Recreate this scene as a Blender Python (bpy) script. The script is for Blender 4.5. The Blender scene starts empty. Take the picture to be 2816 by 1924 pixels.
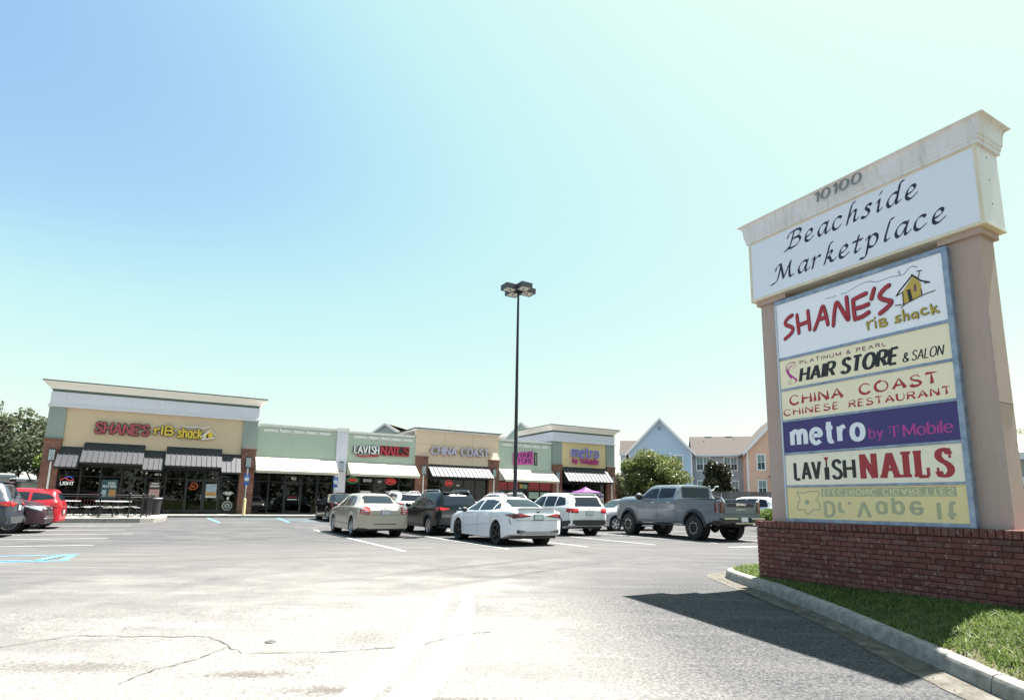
import bpy, math, random
import numpy as np
from mathutils import Vector, Matrix
from mathutils.bvhtree import BVHTree
random.seed(7); rng = np.random.default_rng(7)
SC = bpy.context.scene
COL = SC.collection

# ------------------------------------------------------------------ camera
cam_d = bpy.data.cameras.new('camera'); cam = bpy.data.objects.new('camera', cam_d); COL.objects.link(cam)
EYE = 1.24
pt, rl = 0.1659, 0.0147
cp, sp_, cr, sr = math.cos(pt), math.sin(pt), math.cos(rl), math.sin(rl)
Rv = Vector((cr, -sp_*sr, cp*sr)); Uv = Vector((-sr, -sp_*cr, cp*cr)); Fv = Vector((0, cp, sp_))
M = Matrix(((Rv.x, Uv.x, -Fv.x, 0), (Rv.y, Uv.y, -Fv.y, 0), (Rv.z, Uv.z, -Fv.z, EYE), (0, 0, 0, 1)))
cam.matrix_world = M
cam_d.sensor_fit = 'HORIZONTAL'; cam_d.sensor_width = 36
cam_d.lens = 36*1621.97/2816
cam_d.shift_x = -0.01128; cam_d.shift_y = 0.05323
cam_d.clip_start = 0.05; cam_d.clip_end = 3000
SC.camera = cam

# ------------------------------------------------------------------ light
SUN_AZ, SUN_EL = math.radians(61.5), math.radians(66.5)      # azimuth clockwise from +y
SKY_STR = 0.05
w = bpy.data.worlds.new('World'); SC.world = w; w.use_nodes = True
nt = w.node_tree; nt.nodes.clear()
sky = nt.nodes.new('ShaderNodeTexSky'); sky.sky_type = 'NISHITA'; sky.sun_disc = False
sky.sun_elevation = SUN_EL; sky.sun_rotation = SUN_AZ
sky.air_density = 1.0; sky.dust_density = 1.2; sky.ozone_density = 1.0
geo = nt.nodes.new('ShaderNodeTexCoord'); sep = nt.nodes.new('ShaderNodeSeparateXYZ')
nt.links.new(geo.outputs['Generated'], sep.inputs[0])
# haze: pale veil, thicker toward the horizon and toward the sun
sdot = nt.nodes.new('ShaderNodeVectorMath'); sdot.operation = 'DOT_PRODUCT'
sdot.inputs[1].default_value = (math.sin(SUN_AZ)*math.cos(SUN_EL), math.cos(SUN_AZ)*math.cos(SUN_EL), math.sin(SUN_EL))
nt.links.new(geo.outputs['Generated'], sdot.inputs[0])
def mth(op, a, b=None, clamp=False):
    n = nt.nodes.new('ShaderNodeMath'); n.operation = op; n.use_clamp = clamp
    for i, q in enumerate((a, b)):
        if q is None: continue
        if isinstance(q, (int, float)): n.inputs[i].default_value = q
        else: nt.links.new(q, n.inputs[i])
    return n.outputs[0]
rmp = nt.nodes.new('ShaderNodeValToRGB')
rmp.color_ramp.elements[0].position = 0.10; rmp.color_ramp.elements[0].color = (0.070, 0.125, 0.222, 1)
rmp.color_ramp.elements[1].position = 1.0; rmp.color_ramp.elements[1].color = (0.36, 0.35, 0.31, 1)
for p, c in ((0.19, (0.089, 0.152, 0.231)), (0.27, (0.111, 0.185, 0.239)), (0.31, (0.126, 0.210, 0.236)), (0.38, (0.152, 0.235, 0.236)), (0.50, (0.182, 0.250, 0.229)), (0.62, (0.203, 0.266, 0.229)), (0.75, (0.253, 0.272, 0.236))):
    e = rmp.color_ramp.elements.new(p); e.color = (*c, 1)
hz3 = mth('MULTIPLY', mth('POWER', mth('SUBTRACT', 1.0, mth('ABSOLUTE', sep.outputs['Z'])), 3.0), 0.95)
fac = mth('ADD', hz3, mth('MULTIPLY', mth('POWER', mth('MAXIMUM', sdot.outputs['Value'], 0.0), 2.4), 0.85), True)
nt.links.new(fac, rmp.inputs[0])
hb = nt.nodes.new('ShaderNodeBackground'); hb.inputs['Strength'].default_value = 1.0
nt.links.new(rmp.outputs[0], hb.inputs['Color'])
bg = nt.nodes.new('ShaderNodeBackground'); bg.inputs['Strength'].default_value = SKY_STR
nt.links.new(sky.outputs[0], bg.inputs['Color'])
ad = nt.nodes.new('ShaderNodeMixShader'); ad.inputs[0].default_value = 0.90; out = nt.nodes.new('ShaderNodeOutputWorld')
nt.links.new(bg.outputs[0], ad.inputs[1]); nt.links.new(hb.outputs[0], ad.inputs[2]); nt.links.new(ad.outputs[0], out.inputs[0])

sd = bpy.data.lights.new('sun', 'SUN'); sd.energy = 5.0; sd.angle = math.radians(0.53); sd.color = (1.0, 0.965, 0.92)
sun = bpy.data.objects.new('sun', sd); COL.objects.link(sun)
sdir = Vector((math.sin(SUN_AZ)*math.cos(SUN_EL), math.cos(SUN_AZ)*math.cos(SUN_EL), math.sin(SUN_EL)))
sun.rotation_euler = sdir.to_track_quat('Z', 'Y').to_euler(); sun.location = (0, 0, 40)
SC.view_settings.view_transform = 'Standard'; SC.view_settings.look = 'None'
SC.view_settings.gamma = 1.0; SC.view_settings.exposure = 2.0; SC.view_settings.use_curve_mapping = False
SC.cycles.use_denoising = True
SC.cycles.max_bounces = 8; SC.cycles.transparent_max_bounces = 24
SC.cycles.caustics_reflective = False; SC.cycles.caustics_refractive = False

# ------------------------------------------------------------------ helpers
class MB:
    def __init__(s): s.v = []; s.f = []
    def add(s, vs, fs):
        n = len(s.v); s.v += [tuple(p) for p in vs]; s.f += [tuple(i+n for i in f) for f in fs]; return s
    def box(s, x0, x1, y0, y1, z0, z1):
        return s.add([(x0,y0,z0),(x1,y0,z0),(x1,y1,z0),(x0,y1,z0),(x0,y0,z1),(x1,y0,z1),(x1,y1,z1),(x0,y1,z1)],
              [(0,3,2,1),(4,5,6,7),(0,1,5,4),(1,2,6,5),(2,3,7,6),(3,0,4,7)])
    def poly_prism(s, pts, axis, a0, a1):
        """pts 2D polygon extruded along axis ('x','y','z') from a0 to a1"""
        n = len(pts)
        def mk(p, a): return {'x': (a, p[0], p[1]), 'y': (p[0], a, p[1]), 'z': (p[0], p[1], a)}[axis]
        vs = [mk(p, a0) for p in pts] + [mk(p, a1) for p in pts]
        fs = [tuple(range(n)), tuple(range(2*n-1, n-1, -1))] + [(i, (i+1) % n, n+(i+1) % n, n+i) for i in range(n)]
        return s.add(vs, fs)
    def tube(s, pts, r, seg=8, cap=True):
        pts = [Vector(p) for p in pts]; n = len(pts)
        rs = r if isinstance(r, (list, tuple)) else [r]*n
        vs = []; up = None
        for i, p in enumerate(pts):
            t = (pts[min(i+1, n-1)] - pts[max(i-1, 0)]).normalized()
            if up is None: up = Vector((0, 0, 1)) if abs(t.z) < 0.9 else Vector((1, 0, 0))
            a = t.cross(up).normalized(); b = a.cross(t).normalized(); up = b
            for k in range(seg):
                an = 2*math.pi*k/seg; vs.append(p + (a*math.cos(an) + b*math.sin(an))*rs[i])
        fs = [(i*seg+k, i*seg+(k+1) % seg, (i+1)*seg+(k+1) % seg, (i+1)*seg+k) for i in range(n-1) for k in range(seg)]
        if cap: fs += [tuple(range(seg))[::-1], tuple((n-1)*seg+k for k in range(seg))]
        return s.add(vs, fs)
    def lathe(s, prof, seg=24, axis='z', c=(0, 0, 0), closed=False):
        vs = []
        for k in range(seg):
            a = 2*math.pi*k/seg
            for r, h in prof:
                p = {'z': (r*math.cos(a), r*math.sin(a), h), 'x': (h, r*math.cos(a), r*math.sin(a)), 'y': (r*math.cos(a), h, r*math.sin(a))}[axis]
                vs.append((p[0]+c[0], p[1]+c[1], p[2]+c[2]))
        m = len(prof); mm = m if closed else m-1
        fs = [(k*m+i, k*m+(i+1) % m, ((k+1) % seg)*m+(i+1) % m, ((k+1) % seg)*m+i) for k in range(seg) for i in range(mm)]
        return s.add(vs, fs)
    def grid(s, P):
        n = len(P); m = len(P[0])
        return s.add([q for row in P for q in row], [(i*m+j, i*m+j+1, (i+1)*m+j+1, (i+1)*m+j) for i in range(n-1) for j in range(m-1)])
    def mesh(s, name, mat=None, smooth=False, angle=40):
        me = bpy.data.meshes.new(name); me.from_pydata(s.v, [], s.f)
        if mat: me.materials.append(mat)
        if smooth:
            me.polygons.foreach_set('use_smooth', [True]*len(me.polygons))
            try: me.set_sharp_from_angle(angle=math.radians(angle))
            except Exception: pass
        me.update(); return me

def link(name, me, parent=None, **kw):
    o = bpy.data.objects.new(name, me); COL.objects.link(o)
    if parent: o.parent = parent
    for k, v_ in kw.items(): o[k] = v_
    return o
def ob(name, mb, mat, parent=None, smooth=False, angle=40, **kw):
    return link(name, mb.mesh(name, mat, smooth, angle), parent, **kw)
def bx(name, mat, parent, *b, **kw):
    return ob(name, MB().box(*b), mat, parent, **kw)
def thing(name, label, cat, loc=(0, 0, 0), rz=0.0, group=None):
    o = bpy.data.objects.new(name, None); COL.objects.link(o); o.empty_display_size = 0.3
    o.location = loc; o.rotation_euler = (0, 0, rz); o['label'] = label; o['category'] = cat
    if group: o['group'] = group
    return o
def tag(o, label, cat, group=None):
    o['label'] = label; o['category'] = cat
    if group: o['group'] = group
    return o
def copy_tree(o, parent=None):
    c = o.copy(); COL.objects.link(c); c.parent = parent
    for ch in list(o.children): copy_tree(ch, c)
    return c

# ------------------------------------------------------------------ materials
MATS = {}
def mat(name, col, rough=0.7, metal=0.0, spec=0.5, var=0.0, vscale=3.0, col2=None, bump=0.0, bscale=60.0, coat=0.0, objvar=0.0, streak=0.0, emit=None, estr=0.0):
    """procedural principled material; var = share of noise mixed toward col2"""
    if name in MATS: return MATS[name]
    m = bpy.data.materials.new(name); m.use_nodes = True; MATS[name] = m
    t = m.node_tree; b = t.nodes['Principled BSDF']
    b.inputs['Base Color'].default_value = (*col, 1); b.inputs['Roughness'].default_value = rough
    b.inputs['Metallic'].default_value = metal; b.inputs['Specular IOR Level'].default_value = spec
    b.inputs['Coat Weight'].default_value = coat; b.inputs['Coat Roughness'].default_value = 0.03
    tc = t.nodes.new('ShaderNodeTexCoord'); src = None
    if var > 0:
        n = t.nodes.new('ShaderNodeTexNoise'); n.inputs['Scale'].default_value = vscale; n.inputs['Detail'].default_value = 8; n.inputs['Roughness'].default_value = 0.65
        t.links.new(tc.outputs['Object'], n.inputs['Vector'])
        r = t.nodes.new('ShaderNodeMapRange'); r.inputs[1].default_value = 0.35; r.inputs[2].default_value = 0.72; r.inputs[4].default_value = var
        t.links.new(n.outputs[0], r.inputs[0])
        mx = t.nodes.new('ShaderNodeMix'); mx.data_type = 'RGBA'; mx.inputs[6].default_value = (*col, 1)
        mx.inputs[7].default_value = (*(col2 or tuple(c*0.5 for c in col)), 1)
        t.links.new(r.outputs[0], mx.inputs[0]); src = mx.outputs[2]
    if streak > 0:
        mp = t.nodes.new('ShaderNodeMapping'); mp.inputs['Scale'].default_value = (7, 7, 0.55); t.links.new(tc.outputs['Object'], mp.inputs[0])
        n = t.nodes.new('ShaderNodeTexNoise'); n.inputs['Scale'].default_value = 1.6; n.inputs['Detail'].default_value = 7; n.inputs['Roughness'].default_value = 0.7; t.links.new(mp.outputs[0], n.inputs['Vector'])
        r = t.nodes.new('ShaderNodeMapRange'); r.inputs[1].default_value = 0.50; r.inputs[2].default_value = 0.78; r.inputs[4].default_value = streak; t.links.new(n.outputs[0], r.inputs[0])
        mx = t.nodes.new('ShaderNodeMix'); mx.data_type = 'RGBA'; mx.inputs[6].default_value = (*col, 1); mx.inputs[7].default_value = (*[c*k for c, k in zip(col, (0.42, 0.38, 0.32))], 1)
        if src: t.links.new(src, mx.inputs[6])
        t.links.new(r.outputs[0], mx.inputs[0]); src = mx.outputs[2]
    if objvar > 0:
        oi = t.nodes.new('ShaderNodeObjectInfo'); r2 = t.nodes.new('ShaderNodeMapRange')
        r2.inputs[3].default_value = 1-objvar; r2.inputs[4].default_value = 1+objvar
        t.links.new(oi.outputs['Random'], r2.inputs[0])
        hs = t.nodes.new('ShaderNodeHueSaturation'); hs.inputs['Color'].default_value = (*col, 1)
        t.links.new(r2.outputs[0], hs.inputs['Value'])
        if src: t.links.new(src, hs.inputs['Color'])
        src = hs.outputs[0]
    if src: t.links.new(src, b.inputs['Base Color'])
    if bump > 0:
        n = t.nodes.new('ShaderNodeTexNoise'); n.inputs['Scale'].default_value = bscale; n.inputs['Detail'].default_value = 6
        t.links.new(tc.outputs['Object'], n.inputs['Vector'])
        bp = t.nodes.new('ShaderNodeBump'); bp.inputs['Strength'].default_value = bump; bp.inputs['Distance'].default_value = 0.01
        t.links.new(n.outputs[0], bp.inputs['Height']); t.links.new(bp.outputs[0], b.inputs['Normal'])
    if emit:
        b.inputs['Emission Color'].default_value = (*emit, 1); b.inputs['Emission Strength'].default_value = estr
    return m
def paint(name, col, metal=0.0, rough=0.35):
    return mat(name, col, rough=rough, metal=metal, coat=0.35, var=0.12, vscale=1.3, col2=tuple(c*0.85 for c in col))

def glassmat(name, tint, ior=1.5):
    m = bpy.data.materials.new(name); m.use_nodes = True; MATS[name] = m
    t = m.node_tree; t.nodes.clear()
    o = t.nodes.new('ShaderNodeOutputMaterial'); tr = t.nodes.new('ShaderNodeBsdfTransparent'); tr.inputs[0].default_value = (*tint, 1)
    g = t.nodes.new('ShaderNodeBsdfGlossy'); g.inputs['Roughness'].default_value = 0.015; g.inputs[0].default_value = (0.9, 0.95, 1, 1)
    f = t.nodes.new('ShaderNodeFresnel'); f.inputs[0].default_value = ior
    mx = t.nodes.new('ShaderNodeMixShader'); t.links.new(f.outputs[0], mx.inputs[0]); t.links.new(tr.outputs[0], mx.inputs[1]); t.links.new(g.outputs[0], mx.inputs[2])
    t.links.new(mx.outputs[0], o.inputs[0]); return m
G_store = glassmat('store_glass', (0.20, 0.20, 0.21), 1.48)
car_glass = mat('car_glass', (0.012, 0.017, 0.024), rough=0.03, spec=0.32)
rubber = mat('rubber', (0.014, 0.014, 0.015), rough=0.8, bump=0.3, bscale=90)
blackp = mat('black_plastic', (0.02, 0.02, 0.022), rough=0.55)
chrome = mat('chrome', (0.75, 0.76, 0.78), rough=0.12, metal=1.0)
alloy = mat('alloy', (0.50, 0.51, 0.53), rough=0.3, metal=0.85)
darkalloy = mat('dark_alloy', (0.018, 0.018, 0.02), rough=0.3, metal=0.3)
redlens = mat('red_lens', (0.35, 0.008, 0.012), rough=0.1, coat=0.8)
darklens = mat('dark_red_lens', (0.085, 0.006, 0.010), rough=0.1, coat=0.8)
clearlens = mat('clear_lens', (0.55, 0.58, 0.62), rough=0.08, metal=0.4, coat=0.8)
plate_m = mat('licence_plate', (0.55, 0.62, 0.60), rough=0.4, var=0.6, vscale=14, col2=(0.10, 0.22, 0.16))
seam_m = mat('panel_gap', (0.012, 0.012, 0.012), rough=0.9)

# ------------------------------------------------------------------ site frame and ground height
BTH = 0.5214; BXO = 49.67; ZF = 0.293
cb, sb = math.cos(BTH), math.sin(BTH)
def W(s, t, z=0.0): return (s*cb - t*sb, BXO + s*sb + t*cb, z)
def smooth(k): k = min(max(k, 0.0), 1.0); return k*k*(3-2*k)
def gz(x, y):
    db = -(-sb*x + cb*(y-BXO))
    z = 0.16*smooth((20-db)/17.5) if db < 20 else 0.0
    q = y-0.25*x
    if q < 8: z -= 0.055*min(8-q, 38)
    return z
def WG(s, t, dz=0.0):
    p = W(s, t); return (p[0], p[1], gz(p[0], p[1])+dz)

# ------------------------------------------------------------------ stroke lettering
def catmull(pts, n=6):
    if len(pts) < 3: return list(pts)
    P = [np.array(p, float) for p in pts]; closed = np.allclose(P[0], P[-1])
    if closed: P = [P[-2]] + P + [P[1]]
    else: P = [2*P[0]-P[1]] + P + [2*P[-1]-P[-2]]
    o = []
    for i in range(1, len(P)-2):
        for k in range(n):
            t = k/n; a, b, c, d = P[i-1:i+3]
            o.append(tuple(0.5*((2*b)+(-a+c)*t+(2*a-5*b+4*c-d)*t*t+(-a+3*b-3*c+d)*t**3)))
    o.append(tuple(P[-2])); return o
def ribbon(mb, pts, pen, y, depth=0.0, caps=(True, True), w0=1.0, w1=1.0):
    """pts (x,z) polyline drawn with an elliptical pen (half sizes a,b, angle); front faces -y"""
    a, b, th = pen; c, s = math.cos(th), math.sin(th)
    P = [np.array(p, float) for p in pts]; P = [p for i, p in enumerate(P) if i == 0 or np.hypot(*(p-P[i-1])) > 1e-6]
    if len(P) < 2: P = [P[0], P[0]+np.array([1e-4, 0])]
    closed = len(P) > 3 and np.allclose(P[0], P[-1])
    n = len(P)
    def sup(nv):
        u = np.array([a*(c*nv[0]+s*nv[1]), b*(-s*nv[0]+c*nv[1])]); L = np.hypot(*u)+1e-12
        u = np.array([a*u[0]/L, b*u[1]/L]); return np.array([c*u[0]-s*u[1], s*u[0]+c*u[1]])
    left, right = [], []
    for i in range(n):
        if closed: t = P[(i+1) % (n-1)] - P[(i-1) % (n-1)]
        else: t = P[min(i+1, n-1)] - P[max(i-1, 0)]
        t = t/(np.hypot(*t)+1e-12); nv = np.array([-t[1], t[0]]); k = w0+(w1-w0)*i/max(n-1, 1)
        o = sup(nv)*k; left.append(P[i]+o); right.append(P[i]-o)
        if i == 0: t0, k0 = t, k
    outline = None; vs = []; fs = []
    for l, r in zip(left, right): vs += [(l[0], y, l[1]), (r[0], y, r[1])]
    for i in range(n-1): fs.append((2*i, 2*i+1, 2*i+3, 2*i+2))
    def capf(i, p, t, k):
        nv = np.array([-t[1], t[0]]); base = len(vs); idx = [2*i]
        for q in range(1, 6):
            ph = math.pi*q/6; d = nv*math.cos(ph)+t*math.sin(ph); e = p+sup(d)*k; vs.append((e[0], y, e[1])); idx.append(len(vs)-1)
        idx.append(2*i+1); fs.append(tuple(idx)); return idx
    e0 = [0, 1]; e1 = [2*n-2, 2*n-1]
    if not closed:
        if caps[0]: e0 = capf(0, P[0], -t0, k0); e0 = e0
        if caps[1]: e1 = capf(n-1, P[-1], t, k)
    if depth > 0:
        ring = [2*i for i in range(n)]
        loop = [2*i for i in range(n)] + (e1[1:-1] if len(e1) > 2 else []) + [2*i+1 for i in range(n-1, -1, -1)] + (e0[::-1][1:-1] if len(e0) > 2 else [])
        m = len(vs); back = [(vs[i][0], y+depth, vs[i][2]) for i in loop]; vs += back
        L = len(loop)
        for i in range(L): fs.append((loop[i], loop[(i+1) % L], m+(i+1) % L, m+i))
    mb.add(vs, fs)

SANS = {
'A': "70|0,0 35,100|35,100 70,0|13,33 57,33", 'B': "60|0,0 0,100|~0,100 32,100 52,90 50,63 32,53 0,53|~0,53 38,52 58,40 57,14 38,0 0,0",
'C': "68|~66,80 50,97 30,100 10,84 1,50 10,16 30,0 50,3 66,20", 'D': "66|0,0 0,100|~0,100 32,99 56,84 64,50 56,16 32,1 0,0",
'E': "50|0,0 0,100|0,100 50,100|0,52 44,52|0,0 50,0", 'G': "70|~66,80 50,97 30,100 10,84 1,50 10,16 30,0 50,3 66,16|66,10 66,46|66,46 40,46",
'H': "62|0,0 0,100|62,0 62,100|0,52 62,52", 'I': "0|0,0 0,100", 'K': "58|0,0 0,100|56,100 0,42|18,58 60,0",
'L': "46|0,100 0,0|0,0 46,0", 'M': "80|0,0 0,100|0,100 40,12|40,12 80,100|80,100 80,0", 'N': "62|0,0 0,100|0,100 62,0|62,0 62,100",
'O': "76|~38,100 12,88 0,50 12,12 38,0 64,12 76,50 64,88 38,100", 'P': "54|0,0 0,100|~0,100 32,100 52,92 55,74 50,55 32,47 0,47",
'R': "58|0,0 0,100|~0,100 32,100 52,92 55,74 50,57 32,50 0,50|28,50 60,0", 'S': "54|~52,82 40,98 24,100 8,92 4,74 16,59 36,48 50,36 54,18 42,3 24,0 8,4 0,18",
'T': "60|30,0 30,100|0,100 60,100", 'U': "62|~0,100 0,60 2,25 12,5 31,0 50,5 60,25 62,60 62,100", 'V': "64|0,100 32,0|32,0 64,100",
'Y': "60|0,100 30,48|60,100 30,48|30,48 30,0",
'&': "66|~66,0 40,32 14,68 14,88 28,100 42,90 38,70 18,52 2,30 6,8 24,0 44,6 62,34", "'": "0|0,100 0,78", '-': "30|0,45 30,45", '.': "0|0,0 0,15",
'0': "56|~28,100 8,86 0,50 8,14 28,0 48,14 56,50 48,86 28,100", '1': "22|22,0 22,100|22,100 2,84", '2': "50|~2,78 12,96 30,100 48,88 46,68 26,40 0,0|0,0 50,0",
'3': "50|~2,86 18,100 38,98 48,80 40,58 20,53|~20,53 44,48 52,26 40,4 18,0 0,12", '5': "50|46,100 8,100|8,100 4,56|~4,56 26,62 48,48 50,24 36,3 14,0 0,10", '4': "54|40,0 40,100|40,100 0,30|0,30 54,30",
'a': "46|~46,58 30,70 10,64 1,36 8,8 26,0 40,10 46,26|46,70 46,0", 'b': "48|0,100 0,0|~0,46 18,68 38,66 48,36 40,6 20,0 0,18",
'c': "44|~44,56 30,70 12,66 1,36 8,6 24,0 44,12", 'e': "50|~2,38 25,38 49,38 45,60 27,70 8,62 0,35 8,8 26,-1 48,10", 'h': "46|0,100 0,0|~0,42 16,68 34,68 45,54 46,0",
'i': "0|0,70 0,0|0,90 0,94", 'k': "44|0,100 0,0|42,70 0,28|14,40 46,0", 'l': "0|0,100 0,0",
'm': "78|0,70 0,0|~0,44 12,67 27,68 38,54 39,0|~39,44 51,67 66,68 77,54 78,0", 'o': "52|~26,70 7,61 0,35 7,9 26,0 45,9 52,35 45,61 26,70",
'p': "48|0,70 0,-30|~0,46 18,68 38,66 48,36 40,6 20,0 0,18", 'r': "30|0,70 0,0|~0,40 10,62 30,69", 's': "40|~38,58 26,70 8,66 4,50 20,38 36,26 38,10 24,0 8,1 0,12",
't': "34|~13,98 13,50 14,14 21,1 34,3|-3,69 33,69", 'y': "46|0,70 24,4|46,70 22,0|~22,0 14,-22 2,-28", ' ': "30|"}
CAL = {
'a': "62|~58,90 42,100 20,86 5,50 9,14 22,3 40,25 54,66|~64,102 54,45 52,12 60,3 78,22", 'c': "56|~54,84 46,98 28,98 10,70 5,30 17,4 34,4 56,24",
'e': "56|~8,42 30,50 47,72 43,95 28,98 10,72 5,30 16,4 34,4 58,26", 'h': "66|~48,166 34,160 24,120 14,60 5,0|~13,42 32,86 49,98 55,84 48,30 53,5 70,20",
'i': "26|~2,80 14,98 15,82 9,22 14,4 30,20|18,138 27,156", 'd': "66|~56,90 40,100 18,84 4,46 9,12 22,3 42,25 56,70|~84,166 68,160 61,110 52,36 54,8 72,20",
's': "46|~46,84 38,98 22,93 18,72 32,50 36,27 24,6 8,2 -6,14", 'l': "28|~48,166 32,160 21,110 9,36 13,6 30,18",
'p': "62|~-2,76 14,98 12,50 2,-48 -14,-66 -30,-62|~12,58 30,95 50,94 60,58 48,14 28,3 8,20", 'r': "46|~0,78 13,98 12,60 5,0|~11,50 26,84 46,96 50,84",
'k': "60|~48,166 34,160 24,110 14,50 4,0|~14,42 36,62 48,84 40,98 26,84|~24,52 36,40 44,12 58,4 74,20", 't': "40|~26,136 17,72 9,22 16,3 36,20|-6,96 46,96",
'B': "96|~48,146 36,80 18,8 -14,-8|~4,104 12,134 44,150 80,150 96,126 78,92 44,80|~44,80 82,80 94,46 70,10 34,0 10,12",
'M': "128|~-2,100 8,138 34,148 26,70 10,4 -28,-14|34,148 60,12|60,12 104,150|~104,150 98,74 106,8 126,14"}
def text(mb, st, x0, x1, z0, h, pen, y=0.0, depth=0.0, font=SANS, gap=24, shear=0.0, fz=1, wedge=None, caps=True, rise=0.0):
    """fit st between x0 and x1, baseline z0, cap height h; fz=-1 mirrors top to bottom"""
    adv = 0; items = []
    for ch in st:
        g = font.get(ch) or SANS.get(ch)
        wd, *sts = g.split('|'); wd = float(wd)
        items.append((adv, sts)); adv += wd + (gap if ch != ' ' else gap*0.6)
    adv -= gap; kx = (x1-x0)/max(adv, 1e-6); ky = h/100.0
    for off, sts in items:
        for k, s_ in enumerate([q for q in sts if q]):
            sm = s_[0] == '~'; pts = [tuple(map(float, p.split(','))) for p in s_.lstrip('~').split()]
            if sm: pts = catmull(pts, 6)
            pp = [(x0+(off+px)*kx + shear*py*ky, z0 + (fz*py*ky) + rise*(off+px)*kx) for px, py in pts]
            w0, w1 = (1, 1)
            if wedge: w0, w1 = (wedge if pp[0][1] > pp[-1][1] else wedge[::-1])
            ribbon(mb, pp, pen, y - k*0.0004 if depth == 0 else y - k*0.001, depth, (caps, caps), w0, w1)
    return mb
# ================================================================== ground
def ground_mat():
    m = bpy.data.materials.new('asphalt'); m.use_nodes = True; t = m.node_tree; b = t.nodes['Principled BSDF']
    tc = t.nodes.new('ShaderNodeTexCoord'); P = tc.outputs['Object']
    def noise(sc, det=6, ro=0.6, vec=P, dist=0.0):
        n = t.nodes.new('ShaderNodeTexNoise'); n.inputs['Scale'].default_value = sc; n.inputs['Detail'].default_value = det
        n.inputs['Roughness'].default_value = ro; n.inputs['Distortion'].default_value = dist; t.links.new(vec, n.inputs['Vector']); return n.outputs[0]
    def rng_(x, a, b_, c=0.0, d=1.0):
        r = t.nodes.new('ShaderNodeMapRange'); t.links.new(x, r.inputs[0])
        for i, q in enumerate((a, b_, c, d)): r.inputs[i+1].default_value = q
        return r.outputs[0]
    def mth(op, a, b_=None):
        n = t.nodes.new('ShaderNodeMath'); n.operation = op
        for i, q in enumerate((a, b_)):
            if q is None: continue
            if isinstance(q, (int, float)): n.inputs[i].default_value = q
            else: t.links.new(q, n.inputs[i])
        return n.outputs[0]
    def mix(f, c0, c1, bl='MIX'):
        n = t.nodes.new('ShaderNodeMix'); n.data_type = 'RGBA'; n.blend_type = bl
        for i, q in ((0, f), (6, c0), (7, c1)):
            if isinstance(q, (int, float)): n.inputs[i].default_value = q
            elif isinstance(q, tuple): n.inputs[i].default_value = (*q, 1)
            else: t.links.new(q, n.inputs[i])
        return n.outputs[2]
    def blob(cx, cy, sx, sy, rot=0.0):
        mp = t.nodes.new('ShaderNodeMapping'); mp.vector_type = 'TEXTURE'; mp.inputs['Location'].default_value = (cx, cy, 0)
        mp.inputs['Rotation'].default_value = (0, 0, rot); mp.inputs['Scale'].default_value = (sx, sy, 1000); t.links.new(P, mp.inputs[0])
        g = t.nodes.new('ShaderNodeVectorMath'); g.operation = 'LENGTH'; t.links.new(mp.outputs[0], g.inputs[0]); return g.outputs['Value']
    big = noise(0.16, 4, 0.6); mid = noise(0.9, 8, 0.7); fine = noise(34, 4, 0.7); vfine = noise(120, 2, 0.6)
    stretch = t.nodes.new('ShaderNodeMapping'); stretch.inputs['Rotation'].default_value = (0, 0, -0.5); stretch.inputs['Scale'].default_value = (0.25, 2.2, 1); t.links.new(P, stretch.inputs[0])
    streak = noise(1.2, 7, 0.7, stretch.outputs[0])
    grey = mix(rng_(mid, 0.35, 0.7), (0.0600, 0.0600, 0.0640), (0.0960, 0.0945, 0.0950))
    grey = mix(rng_(streak, 0.52, 0.72, 0, 0.6), grey, (0.135, 0.130, 0.124))
    # pale polished aggregate where traffic enters (worn, sandy)
    d = mth('ADD', blob(-1.0, 4.3, 5.2, 7.4), mth('MULTIPLY', mth('SUBTRACT', mid, 0.5), 2.6))
    d = mth('ADD', d, mth('MULTIPLY', mth('SUBTRACT', big, 0.5), 1.6)); d = mth('ADD', d, mth('MULTIPLY', mth('SUBTRACT', streak, 0.5), 1.6))
    worn = rng_(d, 1.35, 0.35)
    beige = mix(rng_(fine, 0.38, 0.62), (0.132, 0.126, 0.118), (0.228, 0.219, 0.205))
    col = mix(worn, grey, beige)
    # lighter wide aisle
    a2 = rng_(mth('ADD', blob(-3.5, 14.5, 12, 4.2, 0.42), mth('MULTIPLY', mth('SUBTRACT', mid, 0.5), 1.6)), 1.25, 0.35, 0, 0.45)
    col = mix(a2, col, (0.145, 0.139, 0.131))
    # sign's cast shadow deepened in the colour: asphalt painted darker where it falls
    sign_shade = rng_(mth('ADD', blob(2.75, 6.9, 2.1, 5.2, 0.05), mth('MULTIPLY', mth('SUBTRACT', mid, 0.5), 0.9)), 1.15, 0.5, 0, 0.86)
    col = mix(sign_shade, col, mix(rng_(fine, 0.38, 0.64), (0.028, 0.030, 0.035), (0.105, 0.103, 0.102)))
    pt = rng_(streak, 0.50, 0.70, 0, 0.55)
    col = mix(pt, col, (0.150, 0.144, 0.134))
    # oily patches
    for cx, cy, sx, sy, st in ((-3.55, 5.05, 0.75, 0.16, 0.5), (-2.15, 5.0, 0.45, 0.10, 0.75), (-1.35, 4.72, 0.5, 0.10, 0.75), (-0.6, 4.6, 0.5, 0.06, 0.6), (-1.55, 6.1, 0.28, 0.33, 0.35), (-1.85, 5.35, 0.2, 0.16, 0.35)):
        k = rng_(mth('ADD', blob(cx, cy, sx, sy, 0.1), mth('MULTIPLY', mth('SUBTRACT', fine, 0.5), 2.6)), 1.15, 0.3, 0, st)
        col = mix(k, col, (0.0782, 0.0690, 0.0598))
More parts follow.
